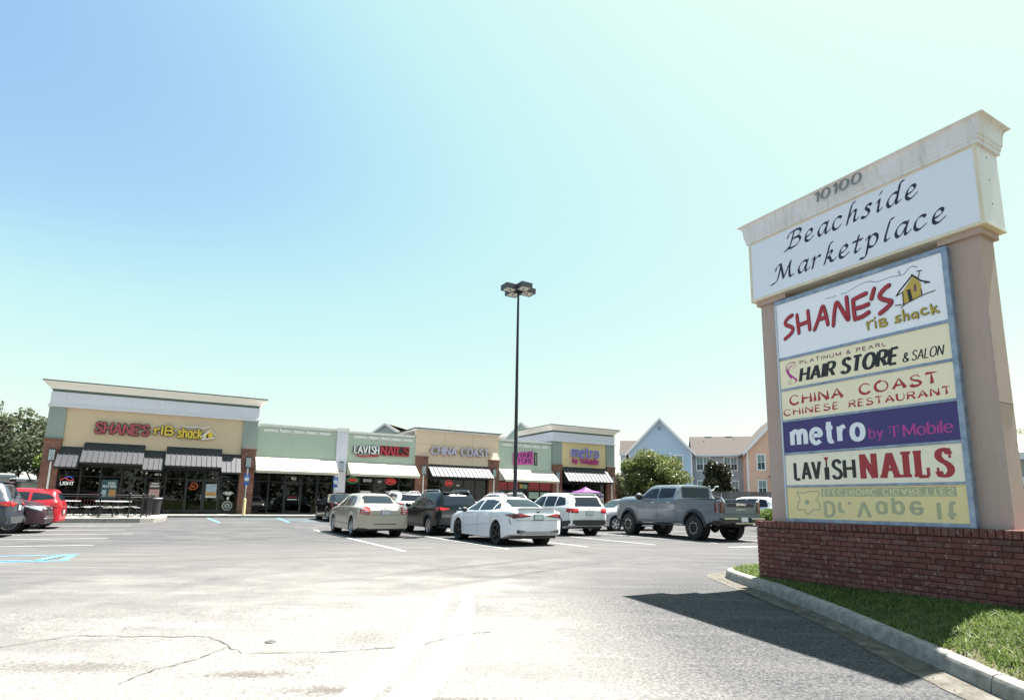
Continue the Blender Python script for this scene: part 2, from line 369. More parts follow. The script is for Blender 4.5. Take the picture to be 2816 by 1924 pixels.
    # faint tyre tracks along the aisle and drips where cars stand
    for cx, cy, sx, sy, ro in ((-5.5, 14.6, 7.5, 0.16, 0.50), (-5.2, 13.1, 7.5, 0.16, 0.47), (-1.0, 12.0, 4.5, 0.14, 0.9), (0.3, 11.2, 4.5, 0.14, 0.95), (-9, 19, 0.35, 0.5, 0.5), (-2.2, 16.9, 0.30, 0.4, 0.5), (1.5, 15.8, 0.35, 0.5, 0.5), (-6.2, 19.5, 0.25, 0.35, 0.5), (3.9, 17.6, 0.3, 0.4, 0.5)):
        k = rng_(mth('ADD', blob(cx, cy, sx, sy, ro), mth('MULTIPLY', mth('SUBTRACT', mid, 0.5), 2.2)), 1.1, 0.2, 0, 0.33)
        col = mix(k, col, (0.050, 0.048, 0.047))
    # stones: bright and dark specks
    vo = t.nodes.new('ShaderNodeTexVoronoi'); vo.inputs['Scale'].default_value = 46; t.links.new(P, vo.inputs['Vector'])
    sp = rng_(vo.outputs['Distance'], 0.12, 0.30, 0.8, 0)
    ru = t.nodes.new('ShaderNodeSeparateColor'); t.links.new(vo.outputs['Color'], ru.inputs[0])
    col = mix(mth('MULTIPLY', sp, rng_(ru.outputs[0], 0.80, 0.86)), col, (0.0253, 0.0230, 0.0221))
    col = mix(mth('MULTIPLY', sp, rng_(ru.outputs[1], 0.80, 0.86)), col, (0.2300, 0.2162, 0.1932))
    col = mix(1.0, col, mix(rng_(vfine, 0.3, 0.7), (0.8, 0.8, 0.8), (1.2, 1.2, 1.2)), 'MULTIPLY')
    # beyond the lot: dry grass
    far = rng_(blob(0, 28, 62, 62), 0.95, 1.05)
    col = mix(far, col, mix(mid, (0.06, 0.085, 0.025), (0.0552, 0.0506, 0.0230)))
    t.links.new(col, b.inputs['Base Color']); b.inputs['Roughness'].default_value = 0.86; b.inputs['Specular IOR Level'].default_value = 0.02
    bp = t.nodes.new('ShaderNodeBump'); bp.inputs['Strength'].default_value = 0.35; bp.inputs['Distance'].default_value = 0.006
    t.links.new(mth('ADD', fine, mth('MULTIPLY', vfine, 0.6)), bp.inputs['Height']); t.links.new(bp.outputs[0], b.inputs['Normal'])
    return m
def axis_vals(a, b, st, far):
    v_ = list(np.arange(a, b+1e-6, st)); k = st; x = b
    while x < far: k *= 1.45; x += k; v_.append(x)
    k = st; x = a
    while x > -far: k *= 1.45; x -= k; v_.insert(0, x)
    return v_
xs = axis_vals(-36, 40, 0.8, 900); ys = axis_vals(-10, 62, 0.8, 900)
gm = MB(); gm.grid([[(x, y, gz(x, y)) for x in xs] for y in ys])
ob('ground', gm, ground_mat(), smooth=True, kind='structure')

def worn_paint(name, col, base=(0.075, 0.073, 0.072), thr=0.42):
    m = bpy.data.materials.new(name); m.use_nodes = True; t = m.node_tree; b = t.nodes['Principled BSDF']; MATS[name] = m
    tc = t.nodes.new('ShaderNodeTexCoord'); n = t.nodes.new('ShaderNodeTexNoise'); n.inputs['Scale'].default_value = 9; n.inputs['Detail'].default_value = 8; n.inputs['Roughness'].default_value = 0.75
    t.links.new(tc.outputs['Object'], n.inputs['Vector'])
    r = t.nodes.new('ShaderNodeMapRange'); r.inputs[1].default_value = thr-0.07; r.inputs[2].default_value = thr+0.07; t.links.new(n.outputs[0], r.inputs[0])
    mx = t.nodes.new('ShaderNodeMix'); mx.data_type = 'RGBA'; mx.inputs[6].default_value = (*base, 1); mx.inputs[7].default_value = (*col, 1)
    t.links.new(r.outputs[0], mx.inputs[0]); t.links.new(mx.outputs[2], b.inputs['Base Color']); b.inputs['Roughness'].default_value = 0.8; b.inputs['Specular IOR Level'].default_value = 0.1
    return m
line_m = worn_paint('line_paint', (0.36, 0.355, 0.34), thr=0.38); blue_m = worn_paint('blue_paint', (0.10, 0.26, 0.32), thr=0.40); ghost_m = worn_paint('pale_seal', (0.29, 0.28, 0.265), base=(0.19, 0.182, 0.17), thr=0.47)
crack_m = mat('crack', (0.025, 0.022, 0.02), rough=1.0, var=1.0, vscale=30, col2=(0.14, 0.125, 0.11))
def strip(name, pts, width, m, dz=0.004, step=0.5, jit=0.0, parent=None, cap=None, **kw):
    """painted strip (list of x,y) following the ground"""
    P = []
    for a, b in zip(pts[:-1], pts[1:]):
        L = math.hypot(b[0]-a[0], b[1]-a[1]); n = max(1, int(L/step))
        P += [(a[0]+(b[0]-a[0])*i/n, a[1]+(b[1]-a[1])*i/n) for i in range(n)]
    P.append(pts[-1]); rows = []
    for i, p in enumerate(P):
        q0, q1 = P[max(i-1, 0)], P[min(i+1, len(P)-1)]; tx, ty = q1[0]-q0[0], q1[1]-q0[1]; L = math.hypot(tx, ty) or 1; nx, ny = -ty/L, tx/L
        wd = (width if not isinstance(width, (list, tuple)) else width[0]+(width[1]-width[0])*i/(len(P)-1))/2*(1+random.uniform(-jit, jit)*1.0); jx = random.uniform(-jit, jit)*0.02
        rows.append([(p[0]+nx*(w_+jx), p[1]+ny*(w_+jx), gz(p[0]+nx*w_, p[1]+ny*w_)+dz) for w_ in (-wd, 0, wd)])
    mb = MB().grid(rows); return ob(name, mb, m, parent, **kw)
def bl2(s, t): q = W(s, t); return (q[0], q[1])
for k, (s0, t0, t1) in enumerate(((-19.65, -16.6, -28.3), (-16.78, -16.6, -28.5), (-14.12, -16.6, -28.5), (-11.45, -16.6, -28.5), (-8.75, -16.6, -28.6), (-6.05, -16.6, -28.6), (-3.35, -16.6, -28.6))):
    strip('parking_line', [bl2(s0, t0), bl2(s0, t1)], 0.11, line_m, kind='structure')
strip('parking_line', [bl2(-9.9, -30.1), bl2(-8.3, -30.2)], 0.2, line_m, kind='structure')
for t0, s1 in ((-12.55, -26.38), (-15.5, -26.4), (-18.17, -26.0), (-20.65, -26.5), (-23.7, -26.55)):
    strip('parking_line', [bl2(-32.2, t0), bl2(s1, t0)], 0.11, line_m, kind='structure')
# blue accessible bay and hatching in front of the left cars
strip('accessible_bay_line', [bl2(-33, -28.22), bl2(-26.5, -28.22)], 0.12, blue_m, kind='structure')
strip('accessible_bay_line', [bl2(-33, -26.76), bl2(-26.5, -26.76)], 0.12, blue_m, dz=0.005, kind='structure')
strip('accessible_bay_line', [bl2(-26.6, -28.1), bl2(-26.6, -26.88)], 0.14, blue_m, kind='structure', dz=0.004)
strip('accessible_bay_line', [bl2(-31.5, -26.9), bl2(-27.1, -28.1)], 0.1, blue_m, dz=0.008, kind='structure')
strip('accessible_bay_line', [bl2(-27.0, -28.1), bl2(-26.75, -26.9)], 0.16, blue_m, dz=0.012, kind='structure')
for k in range(2): strip('accessible_symbol', [bl2(-29.9+k*0.5, -24.9), bl2(-29.2+k*0.2, -24.7)], 0.18, blue_m, dz=0.004, kind='structure')
for a, b in (((-23.2, -4.4), (-22.9, -10.2)), ((-19.5, -4.4), (-19.7, -10.2)), ((-21.5, -4.4), (-18.2, -9.2)), ((-19.6, -4.8), (-17.4, -8.9))):
    strip('accessible_bay_line', [bl2(*a), bl2(*b)], 0.16, blue_m, dz=0.004+0.003*(a[0] > -20), kind='structure')
for s0 in (-16.2, -13.4, -10.6, -7.8, -5.0): strip('parking_line', [bl2(s0, -4.4), bl2(s0, -9.4)], 0.1, line_m, kind='structure')
# two smooth pale bands curving across the entry, cracks, utility cap
strip('pale_seal_band', [(-1.06, 8.75), (-1.02, 7.8), (-0.98, 6.8), (-1.03, 5.9), (-1.13, 5.0), (-1.25, 4.2)], (0.17, 0.30), ghost_m, kind='structure', jit=0.15, step=0.2)
strip('pale_seal_band', [(-0.80, 8.78), (-0.68, 7.8), (-0.62, 6.8), (-0.62, 5.9), (-0.72, 5.0), (-0.9, 4.2)], (0.15, 0.34), ghost_m, kind='structure', jit=0.15, step=0.2)
CR = [[(-6.4, 5.1), (-5.3, 5.35), (-4.57, 5.48), (-4.23, 5.88), (-3.6, 5.92), (-2.98, 5.98), (-2.46, 5.52), (-1.7, 5.62), (-0.96, 5.89), (-0.6, 6.3), (-0.3, 6.45)],
      [(-2.66, 5.68), (-2.75, 5.35), (-2.95, 5.0), (-3.0, 4.7)]]
for k, c in enumerate(CR):
    pts = []
    for a, b in zip(c[:-1], c[1:]):
        n = 7; pts += [(a[0]+(b[0]-a[0])*i/n+random.uniform(-.012, .012), a[1]+(b[1]-a[1])*i/n+random.uniform(-.012, .012)) for i in range(n)]
    strip('ground_crack', pts+[c[-1]], (0.014, 0.008) if k else 0.012, crack_m, dz=0.006, jit=0.6, step=1, kind='structure')
o = ob('utility_cap', MB().lathe([(0.0, 0.010), (0.04, 0.010), (0.050, 0.005), (0.053, 0.0)], 14), mat('cast_iron', (0.06, 0.055, 0.05), rough=0.7))
o.location = (-2.36, 5.87, gz(-2.36, 5.87)); tag(o, 'small round dark utility cap set in the pale asphalt', 'utility cap')

deb = MB()
for k in range(420):
    y = random.uniform(3.8, 10.5); x = 3.62-abs(random.gauss(0, 0.28))-0.05 if k < 300 else random.uniform(-5, 3); z = gz(x, y)+0.012; a = random.uniform(0, 6.28); r = random.uniform(0.006, 0.02)
    deb.add([(x-r*math.cos(a), y-r*math.sin(a), z), (x+r*.3*math.sin(a), y-r*.3*math.cos(a), z+0.004), (x+r*math.cos(a), y+r*math.sin(a), z), (x-r*.3*math.sin(a), y+r*.3*math.cos(a), z+0.007)], [(0, 1, 2, 3)])
ob('leaf_litter', deb, mat('dry_leaf', (0.12, 0.08, 0.045), rough=0.9, var=1.0, vscale=25, col2=(0.05, 0.035, 0.025)), kind='stuff')
# ------------------------------------------------------------------ island with kerb and grass
conc = mat('kerb_concrete', (0.33, 0.315, 0.285), rough=0.9, spec=0.1, var=0.85, vscale=8, col2=(0.13, 0.122, 0.11), bump=0.5, bscale=70)
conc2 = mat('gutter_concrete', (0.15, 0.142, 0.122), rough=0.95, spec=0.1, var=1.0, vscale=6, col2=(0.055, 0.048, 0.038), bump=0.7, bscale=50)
walk_m = mat('walk_concrete', (0.24, 0.23, 0.205), rough=0.9, var=0.4, vscale=2.5, col2=(0.17, 0.16, 0.145), bump=0.2)
KP = [(4.9, -10), (4.15, -3), (3.95, 0), (3.86, 2.5), (3.79, 5.0), (3.77, 6.2), (3.74, 7.4), (3.66, 8.4), (3.57, 9.4), (3.56, 10.2), (3.60, 10.75), (3.78, 11.12), (4.15, 11.4), (4.8, 11.8), (6.6, 12.85), (12, 15.95), (26, 24)]
def resample(P, st):
    P = catmull(P, 8); o = [P[0]]; acc = 0
    for a, b in zip(P[:-1], P[1:]):
        L = math.hypot(b[0]-a[0], b[1]-a[1])
        if L < 1e-9: continue
        d = st-acc
        while d <= L: o.append((a[0]+(b[0]-a[0])*d/L, a[1]+(b[1]-a[1])*d/L)); d += st
        acc = (acc+L) % st
    return o
KR = resample(KP, 0.1)
def off(P, i, d):
    a, b = P[max(i-1, 0)], P[min(i+1, len(P)-1)]; tx, ty = b[0]-a[0], b[1]-a[1]; L = math.hypot(tx, ty); return (P[i][0]+ty/L*d, P[i][1]-tx/L*d)
kerb = link('kerb', None, kind='structure')
prof = [(0.0, 0.0), (0.012, 0.06), (0.02, 0.105), (0.04, 0.138), (0.075, 0.150), (0.15, 0.150), (0.165, 0.10)]
joints = [i for i, p in enumerate(KR) if False]
cuts = [0]; cur = 0
targets = [(3.67, 8.30), (3.785, 5.02), (3.9, 1.9), (4.2, -3), (3.62, 10.9), (6.6, 12.85), (12, 15.95)]
cuts = sorted(set([0, len(KR)-1] + [min(range(len(KR)), key=lambda i: (KR[i][0]-tx)**2+(KR[i][1]-ty)**2) for tx, ty in targets]))
for a, b in zip(cuts[:-1], cuts[1:]):
    rows = []
    for i in range(a, b+1):
        sh = 0.007 if i == a else (-0.007 if i == b else 0)
        dx, dy = (KR[min(i+1, len(KR)-1)][0]-KR[max(i-1, 0)][0]), (KR[min(i+1, len(KR)-1)][1]-KR[max(i-1, 0)][1]); L = math.hypot(dx, dy)
        gb = gz(*KR[i]); wob = 0.004*math.sin(i*0.37)
        rows.append([(off(KR, i, d+wob)[0]+dx/L*sh, off(KR, i, d+wob)[1]+dy/L*sh, gb-(0.05 if k == 0 else 0)+h) for k, (d, h) in enumerate(prof)])
    mb = MB().grid(rows); n = len(prof); m = len(rows)
    mb.f += [tuple(range(n)), tuple((m-1)*n+k for k in range(n))[::-1]]
    ob('kerb_section', mb, conc, kerb, smooth=True, angle=35)
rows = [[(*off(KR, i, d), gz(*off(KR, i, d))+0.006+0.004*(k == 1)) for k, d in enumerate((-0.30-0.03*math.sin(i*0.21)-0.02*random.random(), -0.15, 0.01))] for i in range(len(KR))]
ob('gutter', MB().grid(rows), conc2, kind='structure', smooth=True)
def soilz(x, y, i=None):
    k = smooth((x-3.8-0.0)/1.0); g = gz(x, y)+0.135
    return (1-k)*g + k*max(g, 0.155)
soil = mat('soil', (0.07, 0.06, 0.035), rough=1, var=0.8, vscale=12, col2=(0.11, 0.10, 0.05))
idx = [i for i in range(len(KR)) if KR[i][1] > -9]
rows = []
far_pt = [(26+8, y) for y in (0,)]
for i in idx[::3]:
    p = off(KR, i, 0.14); tx, ty = 17.0, 6.0
    row = []
    for k in range(28):
        u = (k/27)**1.8; x, y = p[0]+(tx-p[0])*u, p[1]+(ty-p[1])*u; row.append((x, y, soilz(x, y)))
    rows.append(row)
ob('lawn_soil', MB().grid(rows), soil, kind='structure', smooth=True)
def in_island(x, y):
    d = (np.array(KRn)[:, 0]-x)**2 + (np.array(KRn)[:, 1]-y)**2; i = int(np.argmin(d)); return i
KRn = KR[::2]; KA = np.array(KRn)
def grass():
    V = []; n = 0
    pts = []
    # dense where the photo shows it, thinner beyond
    for (x0, x1, y0, y1, N) in ((3.55, 6.4, 3.6, 11.8, 62000), (3.55, 9, -2, 3.6, 9000), (6.4, 14, 3, 16, 9000)):
        x = rng.uniform(x0, x1, N); y = rng.uniform(y0, y1, N); pts.append(np.stack([x, y], 1))
    Pn = np.concatenate(pts)
    # inside test using nearest kerb point and side
    keep = np.zeros(len(Pn), bool); z = np.zeros(len(Pn)); edge = np.zeros(len(Pn))
    tg = np.gradient(KA, axis=0); tg /= np.linalg.norm(tg, axis=1)[:, None]; nr = np.stack([tg[:, 1], -tg[:, 0]], 1)
    for c in range(0, len(Pn), 4000):
        q = Pn[c:c+4000]; d = ((q[:, None, :]-KA[None])**2).sum(2); j = d.argmin(1)
        sd = ((q-KA[j])*nr[j]).sum(1); keep[c:c+4000] = sd > 0.15; edge[c:c+4000] = sd
    # not under the brick base
    ux, uy = SGc, SGs
    loc = Pn-np.array([SGX, SGY]); s = loc[:, 0]*ux+loc[:, 1]*uy; t = -loc[:, 0]*uy+loc[:, 1]*ux
    keep &= ~((s > -1.74) & (s < 3.0) & (t > -0.40) & (t < 0.42))
    bald = np.sin(Pn[:, 0]*5.1+1.3)*np.sin(Pn[:, 1]*3.7)+0.3*rng.normal(size=len(Pn))
    keep &= ~((edge < 0.30) & (bald > 0.15) & (Pn[:, 1] < 5.6))
    Pn = Pn[keep]; e = edge[keep]; N = len(Pn)
    zz = np.array([soilz(a, b) for a, b in Pn])
    h = rng.uniform(0.025, 0.070, N)*(0.75+0.5*(np.sin(Pn[:, 0]*2.7)*np.sin(Pn[:, 1]*2.1)*0.5+0.5)); wd = rng.uniform(0.004, 0.008, N)
    an = rng.uniform(0, 2*np.pi, N); bend = rng.uniform(0.5, 1.8, N)*h; ab = rng.uniform(0, 2*np.pi, N)
    dx, dy = np.cos(an)*wd, np.sin(an)*wd; bxx, byy = np.cos(ab)*bend, np.sin(ab)*bend
    A = np.stack([Pn[:, 0]-dx, Pn[:, 1]-dy, zz-0.005], 1); B = np.stack([Pn[:, 0]+dx, Pn[:, 1]+dy, zz-0.005], 1)
    C = np.stack([Pn[:, 0]-dx*.7+bxx*.35, Pn[:, 1]-dy*.7+byy*.35, zz+h*.6], 1); D = np.stack([Pn[:, 0]+dx*.7+bxx*.35, Pn[:, 1]+dy*.7+byy*.35, zz+h*.6], 1)
    E_ = np.stack([Pn[:, 0]+bxx, Pn[:, 1]+byy, zz+h], 1)
    V = np.stack([A, B, C, D, E_], 1).reshape(-1, 3)
    i = np.arange(N)*5; Q = np.stack([i, i+1, i+3, i+2], 1); T = np.stack([i+2, i+3, i+4], 1)
    me = bpy.data.meshes.new('grass'); me.vertices.add(len(V)); me.vertices.foreach_set('co', V.ravel())
    loops = np.concatenate([Q.ravel(), T.ravel()]); me.loops.add(len(loops)); me.loops.foreach_set('vertex_index', loops)
    starts = np.concatenate([np.arange(N)*4, N*4+np.arange(N)*3]); tot = np.concatenate([np.full(N, 4), np.full(N, 3)])
    me.polygons.add(2*N); me.polygons.foreach_set('loop_start', starts); me.polygons.foreach_set('loop_total', tot); me.update(calc_edges=True)
    return me
def leafmat(name, c1, c2, tr=0.35, rough=0.5, scale=1.2):
    m = bpy.data.materials.new(name); m.use_nodes = True; MATS[name] = m; t = m.node_tree; t.nodes.clear()
    o = t.nodes.new('ShaderNodeOutputMaterial'); p = t.nodes.new('ShaderNodeBsdfPrincipled'); p.inputs['Roughness'].default_value = rough; p.inputs['Specular IOR Level'].default_value = 0.4
    tl = t.nodes.new('ShaderNodeBsdfTranslucent'); mx = t.nodes.new('ShaderNodeMixShader'); mx.inputs[0].default_value = tr
    tc = t.nodes.new('ShaderNodeTexCoord'); n = t.nodes.new('ShaderNodeTexNoise'); n.inputs['Scale'].default_value = scale; n.inputs['Detail'].default_value = 6; n.inputs['Roughness'].default_value = 0.8
    t.links.new(tc.outputs['Object'], n.inputs['Vector'])
    r = t.nodes.new('ShaderNodeMapRange'); r.inputs[1].default_value = 0.35; r.inputs[2].default_value = 0.65; t.links.new(n.outputs[0], r.inputs[0])
    c = t.nodes.new('ShaderNodeMix'); c.data_type = 'RGBA'; c.inputs[6].default_value = (*c1, 1); c.inputs[7].default_value = (*c2, 1); t.links.new(r.outputs[0], c.inputs[0])
    t.links.new(c.outputs[2], p.inputs['Base Color']); t.links.new(c.outputs[2], tl.inputs[0])
    t.links.new(p.outputs[0], mx.inputs[1]); t.links.new(tl.outputs[0], mx.inputs[2]); t.links.new(mx.outputs[0], o.inputs[0]); return m
# ================================================================== street sign and brick base
SGX, SGY, STH = 4.946, 8.284, math.radians(-60.536)
SGc, SGs = math.cos(STH), math.sin(STH)
gme = grass(); gme.materials.append(leafmat('grass_blade', (0.060, 0.110, 0.022), (0.185, 0.230, 0.060), tr=0.4, scale=5.5))
link('grass', gme, kind='stuff')
# ---- base wall, every face brick its own piece
stucco = mat('sign_stucco', (0.50, 0.375, 0.325), rough=0.95, var=0.45, vscale=1.1, col2=(0.42, 0.33, 0.285), streak=0.22, bump=0.6, bscale=120)
cream = mat('sign_cream', (0.80, 0.70, 0.55), rough=0.6, var=0.5, vscale=4, col2=(0.50, 0.40, 0.24))
signwhite = mat('sign_white', (0.82, 0.78, 0.78), rough=0.55, var=0.35, vscale=2.2, col2=(0.56, 0.55, 0.53), bump=0.15, bscale=80)
def brickmat():
    m = bpy.data.materials.new('brick_face'); m.use_nodes = True; MATS['brick_face'] = m; t = m.node_tree; b = t.nodes['Principled BSDF']
    oi = t.nodes.new('ShaderNodeObjectInfo'); cr_ = t.nodes.new('ShaderNodeValToRGB'); cr_.color_ramp.elements[0].color = (0.115, 0.036, 0.030, 1); cr_.color_ramp.elements[1].color = (0.19, 0.085, 0.066, 1)
    for p, c in ((0.3, (0.15, 0.050, 0.040)), (0.6, (0.175, 0.060, 0.050)), (0.85, (0.135, 0.062, 0.055))):
        e = cr_.color_ramp.elements.new(p); e.color = (*c, 1)
    t.links.new(oi.outputs['Random'], cr_.inputs[0])
    g = t.nodes.new('ShaderNodeNewGeometry'); n = t.nodes.new('ShaderNodeTexNoise'); n.inputs['Scale'].default_value = 17; n.inputs['Detail'].default_value = 7; n.inputs['Roughness'].default_value = 0.7
    t.links.new(g.outputs['Position'], n.inputs['Vector'])
    r = t.nodes.new('ShaderNodeMapRange'); r.inputs[1].default_value = 0.55; r.inputs[2].default_value = 0.68; r.inputs[4].default_value = 0.6; t.links.new(n.outputs[0], r.inputs[0])
    mx = t.nodes.new('ShaderNodeMix'); mx.data_type = 'RGBA'; mx.inputs[7].default_value = (0.42, 0.31, 0.25, 1)
    t.links.new(r.outputs[0], mx.inputs[0]); t.links.new(cr_.outputs[0], mx.inputs[6])
    # damp dark runs low on the right half
    n2 = t.nodes.new('ShaderNodeTexNoise'); n2.inputs['Scale'].default_value = 2.1; n2.inputs['Detail'].default_value = 5; t.links.new(g.outputs['Position'], n2.inputs['Vector'])
    sx = t.nodes.new('ShaderNodeSeparateXYZ'); t.links.new(g.outputs['Position'], sx.inputs[0])
    r2 = t.nodes.new('ShaderNodeMapRange'); r2.inputs[1].default_value = 7.6; r2.inputs[2].default_value = 6.4; r2.inputs[4].default_value = 0.30; t.links.new(sx.outputs['Y'], r2.inputs[0])
    a = t.nodes.new('ShaderNodeMath'); a.operation = 'ADD'; t.links.new(n2.outputs[0], a.inputs[0]); t.links.new(r2.outputs[0], a.inputs[1])
    r3 = t.nodes.new('ShaderNodeMapRange'); r3.inputs[1].default_value = 0.70; r3.inputs[2].default_value = 0.86; r3.inputs[4].default_value = 0.8; t.links.new(a.outputs[0], r3.inputs[0])
    m2 = t.nodes.new('ShaderNodeMix'); m2.data_type = 'RGBA'; m2.inputs[7].default_value = (0.035, 0.028, 0.03, 1)
    t.links.new(r3.outputs[0], m2.inputs[0]); t.links.new(mx.outputs[2], m2.inputs[6]); t.links.new(m2.outputs[2], b.inputs['Base Color'])
    b.inputs['Roughness'].default_value = 0.9
    bp = t.nodes.new('ShaderNodeBump'); bp.inputs['Strength'].default_value = 0.5; bp.inputs['Distance'].default_value = 0.004; t.links.new(n.outputs[0], bp.inputs['Height']); t.links.new(bp.outputs[0], b.inputs['Normal'])
    return m
brick_m = brickmat()
mortar = mat('mortar', (0.055, 0.026, 0.024), rough=1, var=0.5, vscale=6, col2=(0.05, 0.03, 0.03))
wall = thing('brick_base_wall', 'low weathered red brick base wall standing in the grass under the shopping centre sign', 'brick wall', (SGX, SGY, 0), STH)
WL, WR, WTF, WTB, WZ = -1.735, 2.6, -0.395, 0.40, 1.024
bx('mortar_core', mortar, wall, WL+0.012, WR-0.012, WTF+0.012, WTB-0.012, -0.3, WZ-0.012)
def brick_mesh(l, h, d):
    e = 0.004
    v_ = [(0,d,0),(l,d,0),(l,d,h),(0,d,h),(0,e,0),(l,e,0),(l,e,h),(0,e,h),(e,0,e),(l-e,0,e),(l-e,0,h-e),(e,0,h-e)]
    f = [(0,1,5,4),(1,2,6,5),(2,3,7,6),(3,0,4,7),(4,5,9,8),(5,6,10,9),(6,7,11,10),(7,4,8,11),(8,9,10,11)]
    me = bpy.data.meshes.new('brick'); me.from_pydata(v_, [], f); me.materials.append(brick_m); me.update(); return me
BMS = {}
def brick(parent, x, z, l, h, d, y, kind=None):
    k = (round(l, 3), round(h, 3), round(d, 3))
    if k not in BMS: BMS[k] = brick_mesh(*k)
    o = link('brick', BMS[k], parent); o.location = (x, y+random.uniform(-.0015, .0015), z); return o
zt = WZ-0.098; crs = 0.0678; r = 0; nb = 0
while zt-crs*(r+1) > -0.12:
    z = zt-crs*(r+1); x = WL + (0.0 if r % 2 == 0 else 0.0); first = 0.098 if r % 2 else 0.199
    while x < 1.93:
        l = first if x == WL else 0.199
        gnd = 0.13 if x < 0 else 0.13-0.14*(x/1.9)
        if z+crs > gnd-0.02: brick(wall, x, z, l-0.007, crs-0.010, 0.05, WTF); nb += 1
        x += l
    r += 1
x = WL-0.015
while x < 1.93: brick(wall, x, zt+0.004, 0.070, 0.094, 0.2, WTF-0.014); x += 0.0795; nb += 1
# the hidden faces and the stretch beyond the frame: real bricks, joined
rest = MB(); r = 0
while zt-crs*(r+1) > -0.25:
    z = zt-crs*(r+1); x = 1.95+(0.1 if r % 2 else 0)
    while x+0.19 < WR: rest.box(x, x+0.192, WTF, WTF+0.05, z, z+crs-0.010); x += 0.199
    x = WL+(0.1 if r % 2 else 0)
    while x+0.19 < WR: rest.box(x, x+0.192, WTB-0.05, WTB, z, z+crs-0.010); x += 0.199
    y = WTF+0.054
    while y+0.17 < WTB:
        for xe in (WL, WR): rest.box(min(xe, xe+(0.05 if xe < 0 else -0.05)), max(xe, xe+(0.05 if xe < 0 else -0.05)), y, y+0.165, z, z+crs-0.010)
        y += 0.172
    r += 1
x = 1.98
while x < WR: rest.box(x, x+0.070, WTF-0.014, WTF+0.186, zt+0.004, zt+0.098); x += 0.0795
x = WL-0.015
while x < WR: rest.box(x, x+0.070, WTB-0.186, WTB+0.014, zt+0.004, zt+0.098); x += 0.0795
rest.box(WL, WR, WTF+0.19, WTB-0.19, zt+0.02, zt+0.096)
ob('brick_backing', rest, brick_m, wall, kind='stuff')

sg = thing('monument_sign', 'tall shopping centre sign on two tan pillars with white header reading Beachside Marketplace', 'street sign', (SGX, SGY, 0), STH)
WZT = WZ+0.0
for sgn in (-1, 1):
    x0, x1 = (-1.602, -1.14) if sgn < 0 else (1.20, 1.602)
    cm = bx('column', stucco, sg, x0, x1, -0.171, 0.171, WZT, 4.583)
    bx('capital', stucco, cm, x0-0.045, x1+0.045, -0.225, 0.225, 4.583, 4.667)
    if sgn > 0: bx('expansion_joint', mat('joint_dark', (0.2, 0.165, 0.14), rough=1), cm, x1, x1+0.003, -0.171, 0.171, 2.49, 2.50)
hb_ = MB().box(-1.709, 1.709, -0.262, 0.268, 4.69, 5.713)
hd = ob('header_cabinet', hb_, signwhite, sg)
fr = MB()
for a in ((-1.712, 1.712, -0.275, -0.262, 4.677, 4.712), (-1.712, 1.712, -0.275, -0.262, 5.690, 5.713), (-1.712, -1.672, -0.275, -0.262, 4.712, 5.690), (1.672, 1.712, -0.275, -0.262, 4.712, 5.690), (-1.716, 1.716, -0.276, 0.276, 4.667, 4.690)): fr.box(*a)
for zb in (4.85, 5.55): pass
ob('header_frame', fr, cream, hd)
face = mat('sign_face_blue_white', (0.80, 0.80, 0.88), rough=0.35, var=0.2, vscale=1.5, col2=(0.74, 0.76, 0.82))
bx('header_face', face, hd, -1.672, 1.672, -0.268, -0.262, 4.712, 5.690)
ob('bolt', MB().box(1.709, 1.713, -0.02, 0.0, 5.30, 5.312).box(1.709, 1.713, -0.02, 0.0, 4.98, 4.992).box(1.709, 1.713, -0.03, -0.01, 5.6, 5.612), seam_m, hd)
# moulded cap
prof_c = [(0, 5.713), (0.035, 5.716), (0.035, 5.765), (0.048, 5.775), (0.048, 5.812), (0.062, 5.828), (0.066, 5.88), (0.072, 5.95), (0.082, 6.00), (0.102, 6.028), (0.145, 6.046), (0.147, 6.056)]
mb = MB(); V = []
for k, (o_, z) in enumerate(prof_c):
    ox = o_; oy = o_*0.75
    V += [(-1.709-ox, -0.268-oy, z), (1.709+ox, -0.268-oy, z), (1.709+ox, 0.268+oy, z), (-1.709-ox, 0.268+oy, z)]
F = [(4*k+i, 4*k+(i+1) % 4, 4*k+4+(i+1) % 4, 4*k+4+i) for k in range(len(prof_c)-1) for i in range(4)] + [(4*len(prof_c)-4, 4*len(prof_c)-3, 4*len(prof_c)-2, 4*len(prof_c)-1)]
cap = ob('cornice', mb.add(V, F), mat('sign_cornice', (0.80, 0.76, 0.78), rough=0.7, var=0.55, vscale=2.6, col2=(0.66, 0.60, 0.54), streak=0.55, bump=0.3, bscale=50), sg)
ink = mat('navy_ink', (0.018, 0.014, 0.035), rough=0.4); bronze = mat('grey_bronze', (0.22, 0.25, 0.25), rough=0.5, metal=0.3)
t1 = MB(); text(t1, 'Beachside', -0.985, 0.99, 5.352, 0.178, (0.0235, 0.0065, math.radians(38)), -0.2695, font=CAL, gap=30, shear=0.13)
ob('lettering', t1, ink, hd); t1 = MB(); text(t1, 'Marketplace', -1.23, 1.285, 4.880, 0.178, (0.0235, 0.0065, math.radians(38)), -0.2695, font=CAL, gap=30, shear=0.13)
ob('lettering', t1, ink, hd)
t1 = MB(); text(t1, '10100', -0.40, 0.31, 5.878, 0.148, (0.0115, 0.0065, 0.0), -0.352, depth=0.012, gap=26, shear=0.16)
ob('house_number', t1, bronze, cap)
